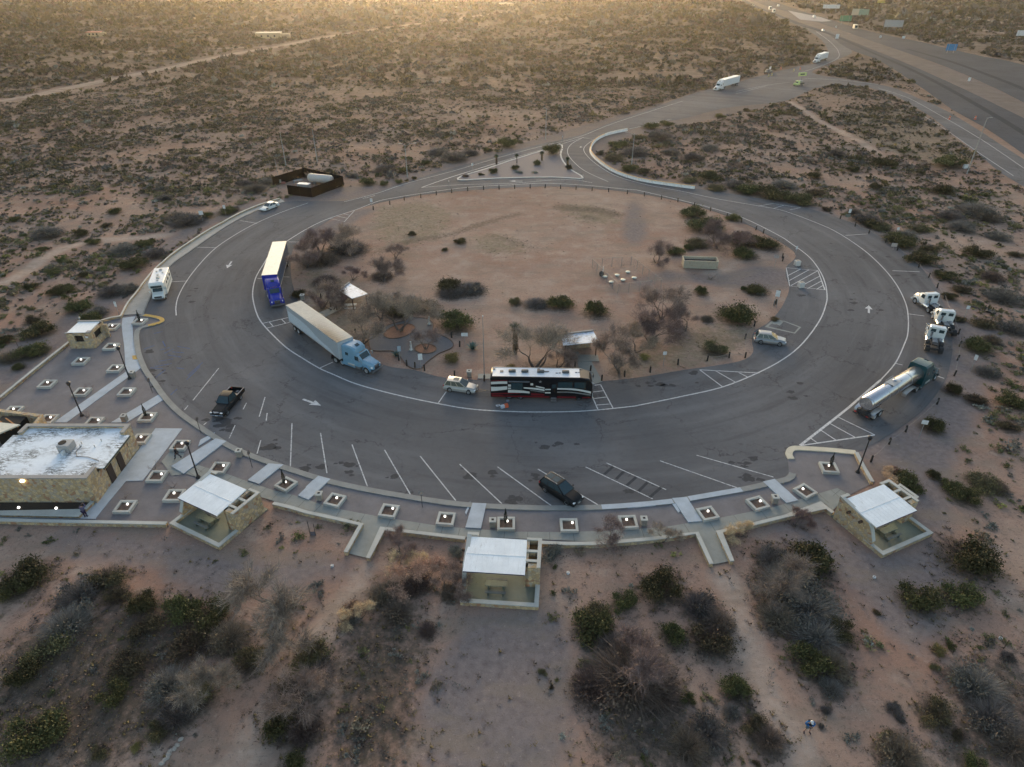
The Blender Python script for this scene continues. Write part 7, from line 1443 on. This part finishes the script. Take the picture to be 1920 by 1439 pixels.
    for i in range(4):
        a,c=Vector(W[i]),Vector(W[(i+1)%4]); n=max(2,round((c-a).length/2.2))
        for k in range(n): q=a.lerp(c,k/n); MB().tube([(q.x,q.y,0),(q.x,q.y,2.0)],.035,5).build('post',POLEG,o)
        MB().tube([(a.x,a.y,1.95),(c.x,c.y,1.95)],.018,4).build('rail',POLEG,o)
        b=MB(); d=(c-a); L=d.length; n=int(L/.28); 
        for k in range(n):
            for s in (0,1):
                u0,u1=k/n,min(1,(k+ (4 if n>4 else 1))/n)
                if s: u0,u1=u1,u0
                p,q=a.lerp(c,u0),a.lerp(c,u1); b.tube([(p.x,p.y,.08),(q.x,q.y,1.93)],.006,3,caps=False)
        b.build('mesh',M('wire_grey',(.22,.22,.22),.5,.5),o)
    LM=M('lid_pale',(.50,.54,.47),.5,var=.08)
    for x,y,l in ((1134,521,'beside the black tilted disc'),(1157,518,'in the back row middle'),(1177,512,'farthest back of all'),(1189,523,'rightmost'),(1168,527,'nearest the middle, mint green'),(1146,531,'nearest the front corner')):
        p=G(x,y); o=empty('access_lid',(p.x,p.y,0),0,'round pale access lid in the chain-link pen, '+l,'lid'); MB().tube([(0,0,0),(0,0,.22)],.34,14).build('riser',CONC,o,smooth=True); MB().tube([(0,0,.22),(0,0,.27),(0,0,.33)],[.46,.46,.3],16).build('cover',LM,o,smooth=True)
    p=G(1128,518); o=empty('tilted_disc',(p.x,p.y,0),0,'black tilted round lid beside a pale stub pipe','lid'); b=MB(); b.tube([(0,0,.45),(-.1,-.1,.5)],.5,14); b.build('disc',BLKM,o,smooth=True); MB().tube([(.3,.7,0),(.3,.7,1.6)],.05,6).build('pipe',SIGNW,o)
    # small stuff
    for x,y,l in ((1494,498,'upper end of the hatched bay'),(1501,539,'lower end of the hatched bay')):
        p=G(x,y); o=empty('concrete_block',(p.x,p.y,0),.15,'white cube-shaped bin at the '+l,'bin'); MB().bbox((0,0,.5),(.95,.95,1.0),.06).build('body',M('block_white',(.52,.50,.47),.8,var=.1),o); MB().box((0,0,1.012),(.6,.6,.03)).build('recess',M('block_tan',(.34,.29,.23),.8),o)
    for x,y,l in ((805,609,'at the back of the garden path'),(771,657,'at the front of the garden path')):
        p=G(x,y); o=empty('white_statue',(p.x,p.y,.05),0,'small white upright figure '+l,'statue'); MB().tube([(0,0,0),(0,0,.15),(.05,0,.5),(-.04,0,.85),(.03,0,1.2),(0,0,1.45)],[.3,.2,.12,.2,.10,.14],8).build('figure',M('statue_white',(.6,.6,.58),.7),o,smooth=True); MB().box((0,0,.04),(.7,.5,.1)).build('plinth',CONC,o)
    for x,y,l,wd in ((958,537,'',1),): pass
    for k,(x,y) in enumerate([(302,1429),(307,1423),(313,1418),(315,1412),(318,1406),(326,1401),(331,1395),(338,1384)]):
        p=G(x,y); o=MB().ball((0,0,.05),.2,8,6,sc=(1.2,.9,.55)).build('rock',M('pale_rock',(.36,.32,.28),.9,var=.2),None,smooth=True); o.location=(p.x,p.y,TZ(p.x,p.y)); o.rotation_euler.z=k; tag(o,'pale edging stone in the curved row beside the footpath','stone','row of pale stones beside the footpath')
    for x,y,l in ((623,1062,'on bare ground left of the first opening'),(1065,1075,'on the sand right of the centre shelter'),(1639,1083,'on gravel below the right shelter'),(1875,1199,'beside the stake at the right edge')):
        p=G(x,y); o=empty('survey_marker',(p.x,p.y,TZ(p.x,p.y)),0,'small white round marker '+l,'marker'); MB().tube([(0,0,0),(0,0,.16)],.15,12).build('cap',SIGNW,o,smooth=True); MB().tube([(0,0,.16),(0,0,.17)],.1,12).build('rim',POLEG,o)
    for x,y,l,c in ((949,764,'orange folding stool beside the coach steps side','orange'),(952,759,'blue-grey bag on the orange stool','blue'),(943,765,'white and blue box on the asphalt beside the coach','white'),(934,761,'flat white sheet of card on the asphalt by the coach','card')):
        p=G(x,y); m={'orange':M('stool_orange',(.60,.12,.05),.6),'blue':M('bag_blue',(.14,.18,.25),.8),'white':M('box_blue',(.34,.42,.52),.6),'card':M('card_white',(.55,.57,.6),.7)}[c]
        o=empty({'orange':'folding_stool','blue':'bag','white':'cool_box','card':'card_sheet'}[c],(p.x,p.y,.01),.4,l,{'orange':'stool','blue':'bag','white':'box','card':'card'}[c])
        if c=='orange': MB().box((0,0,.45),(.5,.42,.05)).build('seat',m,o); b=MB(); [b.tube([(s*.22,-.2,0),(-s*.22,.2,.44)],.02,5) for s in (1,-1)]; b.build('leg',m,o); MB().box((0,-.21,.25),(.5,.02,.4)).build('side',m,o)
        elif c=='blue': MB().bbox((0,0,.62),(.4,.34,.3),.1).build('body',m,o,smooth=True); MB().tube([(-.12,0,.76),(0,0,.9),(.12,0,.76)],.015,5).build('handle',BLKM,o)
        elif c=='white': MB().bbox((0,0,.17),(.6,.42,.34),.04).build('body',m,o); MB().bbox((0,0,.36),(.62,.44,.06),.02).build('lid',SIGNW,o)
        else: MB().bbox((0,0,.03),(.55,.4,.04),.01).build('sheet',m,o); MB().box((0,0,.056),(.3,.2,.01)).build('print',POLEG,o)
BOL=None
# ---------------------------------------------------------------- people
def skinmesh(name,joints,edges,mat,parent,root=0,sub=1):
    me=bpy.data.meshes.new(name); me.from_pydata([j[0] for j in joints],edges,[]); me.materials.append(mat)
    o=bpy.data.objects.new(name,me); COL.objects.link(o); o.parent=parent
    m=o.modifiers.new('skin','SKIN'); 
    for i,j in enumerate(joints):
        r=j[1]; me.skin_vertices[0].data[i].radius=(r,r) if not hasattr(r,'__len__') else r
    me.skin_vertices[0].data[root].use_root=True
    m.use_smooth_shade=True; s=o.modifiers.new('sub','SUBSURF'); s.levels=sub; s.render_levels=sub; return o
def person(px,py,rz,J,label,top,bottom,shoe,hair,cap=None,shorts=False,skin=(.42,.24,.17)):
    p=G(px,py); o=empty('person',(p.x,p.y,TZ(p.x,p.y)+.02 if py>1040 else .07),math.radians(rz),label,'person')
    SK=M('skin%.2f'%skin[0],skin,.6,var=.05)
    n=['pelvis','waist','chest','neck','head','crown','shl','ell','wrl','shr','elr','wrr','hil','knl','anl','tol','hir','knr','anr','tor']
    R=dict(pelvis=.15,waist=.13,chest=.155,neck=.055,head=.085,crown=.07,shl=.07,ell=.045,wrl=.03,shr=.07,elr=.045,wrr=.03,hil=.095,knl=.06,anl=.04,tol=.035,hir=.095,knr=.06,anr=.04,tor=.035)
    E=[('pelvis','waist'),('waist','chest'),('chest','neck'),('neck','head'),('head','crown'),('chest','shl'),('shl','ell'),('ell','wrl'),('chest','shr'),('shr','elr'),('elr','wrr'),('pelvis','hil'),('hil','knl'),('knl','anl'),('anl','tol'),('pelvis','hir'),('hir','knr'),('knr','anr'),('anr','tor')]
    js=[(J[k],R[k]) for k in n]; es=[(n.index(a),n.index(b)) for a,b in E]
    for side in ('l','r'):   # palm and five fingers
        w=Vector(J['wr'+side]); d=(w-Vector(J['el'+side])).normalized(); s=d.orthogonal().normalized(); q=d.cross(s)
        ip=len(js); js.append((tuple(w+d*.08),.03)); es.append((n.index('wr'+side),ip))
        for k,(a,l) in enumerate(((-.027,.065),(-.009,.08),(.009,.075),(.027,.06),(.045,.045))):
            f=w+d*(.10 if k<4 else .04)+s*a; i=len(js); js.append((tuple(f),.010)); js.append((tuple(f+d*l*.6+q*.015),.009)); js.append((tuple(f+d*l+q*.04),.008)); es+= [(ip,i),(i,i+1),(i+1,i+2)]
    skinmesh('body',js,es,SK,o)
    def part(nm,ks,ed,ex,m,root=0): skinmesh(nm,[(J[k],R[k]+ex) for k in ks],[(ks.index(a),ks.index(b)) for a,b in ed],m,o,root)
    part('jacket',['waist','chest','shl','ell','wrl','shr','elr','wrr','pelvis'],[('pelvis','waist'),('waist','chest'),('chest','shl'),('shl','ell'),('ell','wrl'),('chest','shr'),('shr','elr'),('elr','wrr')],.035,top)
    if shorts:
        J2=dict(J); J['k2l']=tuple(Vector(J['hil']).lerp(Vector(J['knl']),.85)); J['k2r']=tuple(Vector(J['hir']).lerp(Vector(J['knr']),.85)); R['k2l']=R['k2r']=.08
        part('shorts',['pelvis','hil','k2l','hir','k2r'],[('pelvis','hil'),('hil','k2l'),('pelvis','hir'),('hir','k2r')],.03,bottom)
        part('socks',['knl','anl'],[('knl','anl')],-.0,SK) if False else None
    else: part('trousers',['pelvis','hil','knl','anl','hir','knr','anr'],[('pelvis','hil'),('hil','knl'),('knl','anl'),('pelvis','hir'),('hir','knr'),('knr','anr')],.022,bottom)
    for s in ('l','r'):
        a=Vector(J['an'+s]); t=Vector(J['to'+s]); b=MB(); b.tube([a+Vector((0,0,.0)),a.lerp(t,.5),t,t+(t-a).normalized()*.05],[.055,.055,.05,.02],8); b.build('shoe',shoe,o,smooth=True)
    h=Vector(J['head']); c=Vector(J['crown']); u=(c-h).normalized()
    if cap: MB().ball(tuple(h+u*.05),.115,10,8,sc=(1,1.05,.9)).build('cap',cap,o,smooth=True); f=Vector(J['face']); b=MB(); b.bbox(tuple(h+u*.05+f*.13),(.16,.14,.025),.01); b.build('cap_peak',cap,o)
    else: MB().ball(tuple(h+u*.045-Vector(J['face'])*.02),.112,10,8).build('hair',hair,o,smooth=True)
    f=Vector(J['face']); s=u.cross(f).normalized(); b=MB()
    for q in (1,-1): b.ball(tuple(h+f*.085+s*q*.032+u*.01),.013,6,5)
    b.build('eye',DARKIN,o); b=MB(); b.ball(tuple(h+f*.098-u*.02),.016,6,5); 
    for q in (1,-1): b.ball(tuple(h+s*q*.088),.022,6,5)
    b.build('nose_and_ear',SK,o); MB().ball(tuple(h+f*.085-u*.055),.02,6,5,sc=(1.4,.6,.4)).build('mouth',M('lips',(.3,.12,.1),.6),o)
    return o
def people():
    V=lambda *a:tuple(a); BK=M('cloth_black',(.014,.014,.018),.9); 
    J=dict(pelvis=V(0,0,.92),waist=V(.02,0,1.08),chest=V(.05,0,1.32),neck=V(.07,0,1.5),head=V(.09,0,1.62),crown=V(.10,0,1.70),face=V(1,0,0),shl=V(.05,.2,1.42),ell=V(-.12,.26,1.18),wrl=V(-.02,.26,.94),shr=V(.05,-.2,1.42),elr=V(.12,-.27,1.17),wrr=V(.33,-.22,1.05),hil=V(0,.1,.88),knl=V(.26,.1,.52),anl=V(.30,.1,.10),tol=V(.45,.1,.05),hir=V(0,-.1,.88),knr=V(-.06,-.1,.50),anr=V(-.36,-.1,.14),tor=V(-.22,-.1,.05))
    person(335,861,185,J,'person in black jacket striding across the pale slab',BK,M('cloth_navy',(.02,.025,.045),.9),BK,BK)
    J=dict(pelvis=V(0,0,.92),waist=V(0,0,1.08),chest=V(0,0,1.32),neck=V(.02,0,1.5),head=V(.05,0,1.63),crown=V(.06,0,1.71),face=V(1,0,0),shl=V(0,.2,1.42),ell=V(.22,.28,1.38),wrl=V(.38,.10,1.56),shr=V(0,-.2,1.42),elr=V(.22,-.28,1.38),wrr=V(.38,-.08,1.58),hil=V(0,.1,.88),knl=V(.04,.11,.5),anl=V(0,.12,.1),tol=V(.15,.13,.05),hir=V(0,-.1,.88),knr=V(.04,-.11,.5),anr=V(0,-.12,.1),tor=V(.15,-.13,.05))
    o=person(162,971,95,J,'person in purple-grey top photographing with raised arms on the walkway',M('cloth_purple',(.10,.09,.15),.9),M('cloth_dark_purple',(.03,.015,.05),.9),BK,M('hair_brown',(.04,.025,.02),.8))
    MB().bbox((.45,.0,1.64),(.02,.15,.08),.008).build('phone',BK,o)
    J=dict(pelvis=V(0,0,.90),waist=V(0,0,1.06),chest=V(.04,0,1.30),neck=V(.08,0,1.47),head=V(.13,0,1.57),crown=V(.14,0,1.65),face=V(.9,0,-.43),shl=V(.03,.22,1.40),ell=V(.02,.36,1.14),wrl=V(.24,.10,1.14),shr=V(.03,-.22,1.40),elr=V(.02,-.36,1.14),wrr=V(.24,-.10,1.14),hil=V(0,.11,.86),knl=V(.05,.16,.48),anl=V(0,.20,.08),tol=V(.16,.24,.04),hir=V(0,-.11,.86),knr=V(.05,-.16,.48),anr=V(0,-.20,.08),tor=V(.16,-.24,.04))
    o=person(1513,1371,-95,J,'person in blue and black jacket, shorts and white cap, facing the camera',M('cloth_blue',(.01,.10,.28),.8),M('cloth_slate',(.09,.12,.15),.9),M('shoe_dark',(.03,.015,.03),.7),BK,cap=SIGNW,shorts=True)
    MB().bbox((.30,0,1.10),(.12,.22,.05),.02).build('remote_control',BK,o); MB().bbox((-.12,0,1.25),(.14,.32,.4),.06).build('backpack',BK,o,smooth=True)
    b=MB(); b.bbox((.13,0,1.22),(.12,.26,.30),.05); b.build('vest_panel',BK,o,smooth=True)
# ---------------------------------------------------------------- light, air, camera
def world():
    w=bpy.data.worlds.new('World'); scene.world=w; w.use_nodes=True; nt=w.node_tree; bg=nt.nodes['Background']
    sk=nt.nodes.new('ShaderNodeTexSky'); sk.sky_type='NISHITA'; sk.sun_disc=False; sk.sun_elevation=math.radians(SUN_EL); sk.sun_rotation=math.radians(SUN_AZ); sk.air_density=AIR; sk.dust_density=DUST; sk.ozone_density=OZ
    nt.links.new(sk.outputs[0],bg.inputs[0]); bg.inputs[1].default_value=SKY_S
    L=bpy.data.lights.new('sun','SUN'); L.energy=SUN_S; L.angle=math.radians(24); L.color=(1,.93,.82); o=bpy.data.objects.new('sun',L); COL.objects.link(o)
    az=math.radians(SUN_AZ); el=math.radians(SUN_EL); d=Vector((math.sin(az)*math.cos(el),math.cos(az)*math.cos(el),math.sin(el))); o.rotation_euler=d.to_track_quat('Z','Y').to_euler()
    # low evening haze
    m=bpy.data.materials.new('haze'); m.use_nodes=True; n=m.node_tree; 
    for q in list(n.nodes): 
        if q.type!='OUTPUT_MATERIAL': n.nodes.remove(q)
    pv=n.nodes.new('ShaderNodeVolumePrincipled'); pv.inputs['Color'].default_value=(*HAZE_C,1); pv.inputs['Density'].default_value=HAZE_D; pv.inputs['Anisotropy'].default_value=HAZE_G
    n.links.new(pv.outputs[0],n.nodes['Material Output'].inputs['Volume'])
    b=MB(); b.box((0,4300,24.5),(13000,10200,56)); b.v=[(x,y,z) for x,y,z in b.v]
    o=b.build('haze',m); tag(o,kind='stuff')
    cam=bpy.data.cameras.new('camera'); cam.sensor_width=36; cam.lens=36*F/1920; cam.clip_end=30000; cam.clip_start=.5
    c=bpy.data.objects.new('camera',cam); COL.objects.link(c); c.location=(0,0,HC); c.rotation_euler=(PI/2-TH,0,0); scene.camera=c
    vs=scene.view_settings; vs.view_transform='Standard'; vs.look='None'; vs.exposure=EXPO; vs.gamma=1
    scene.cycles.use_denoising=True; scene.cycles.max_bounces=5; scene.cycles.diffuse_bounces=3; scene.cycles.volume_bounces=0; scene.cycles.transparent_max_bounces=4
    scene.cycles.use_adaptive_sampling=True; scene.cycles.adaptive_threshold=.02
SUN_EL=9.0; SUN_AZ=-6.0; SKY_S=.14; SUN_S=.5; HAZE_C=(.9,.87,.82); HAZE_D=.0001; HAZE_G=.87; EXPO=1.48; AIR=1.0; DUST=2.4; OZ=.6
variants(); bushes(); trees(); scrub()
make_ground(); roads(); markings(); walls(); buildings(); furniture(); vehicles(); people(); world()
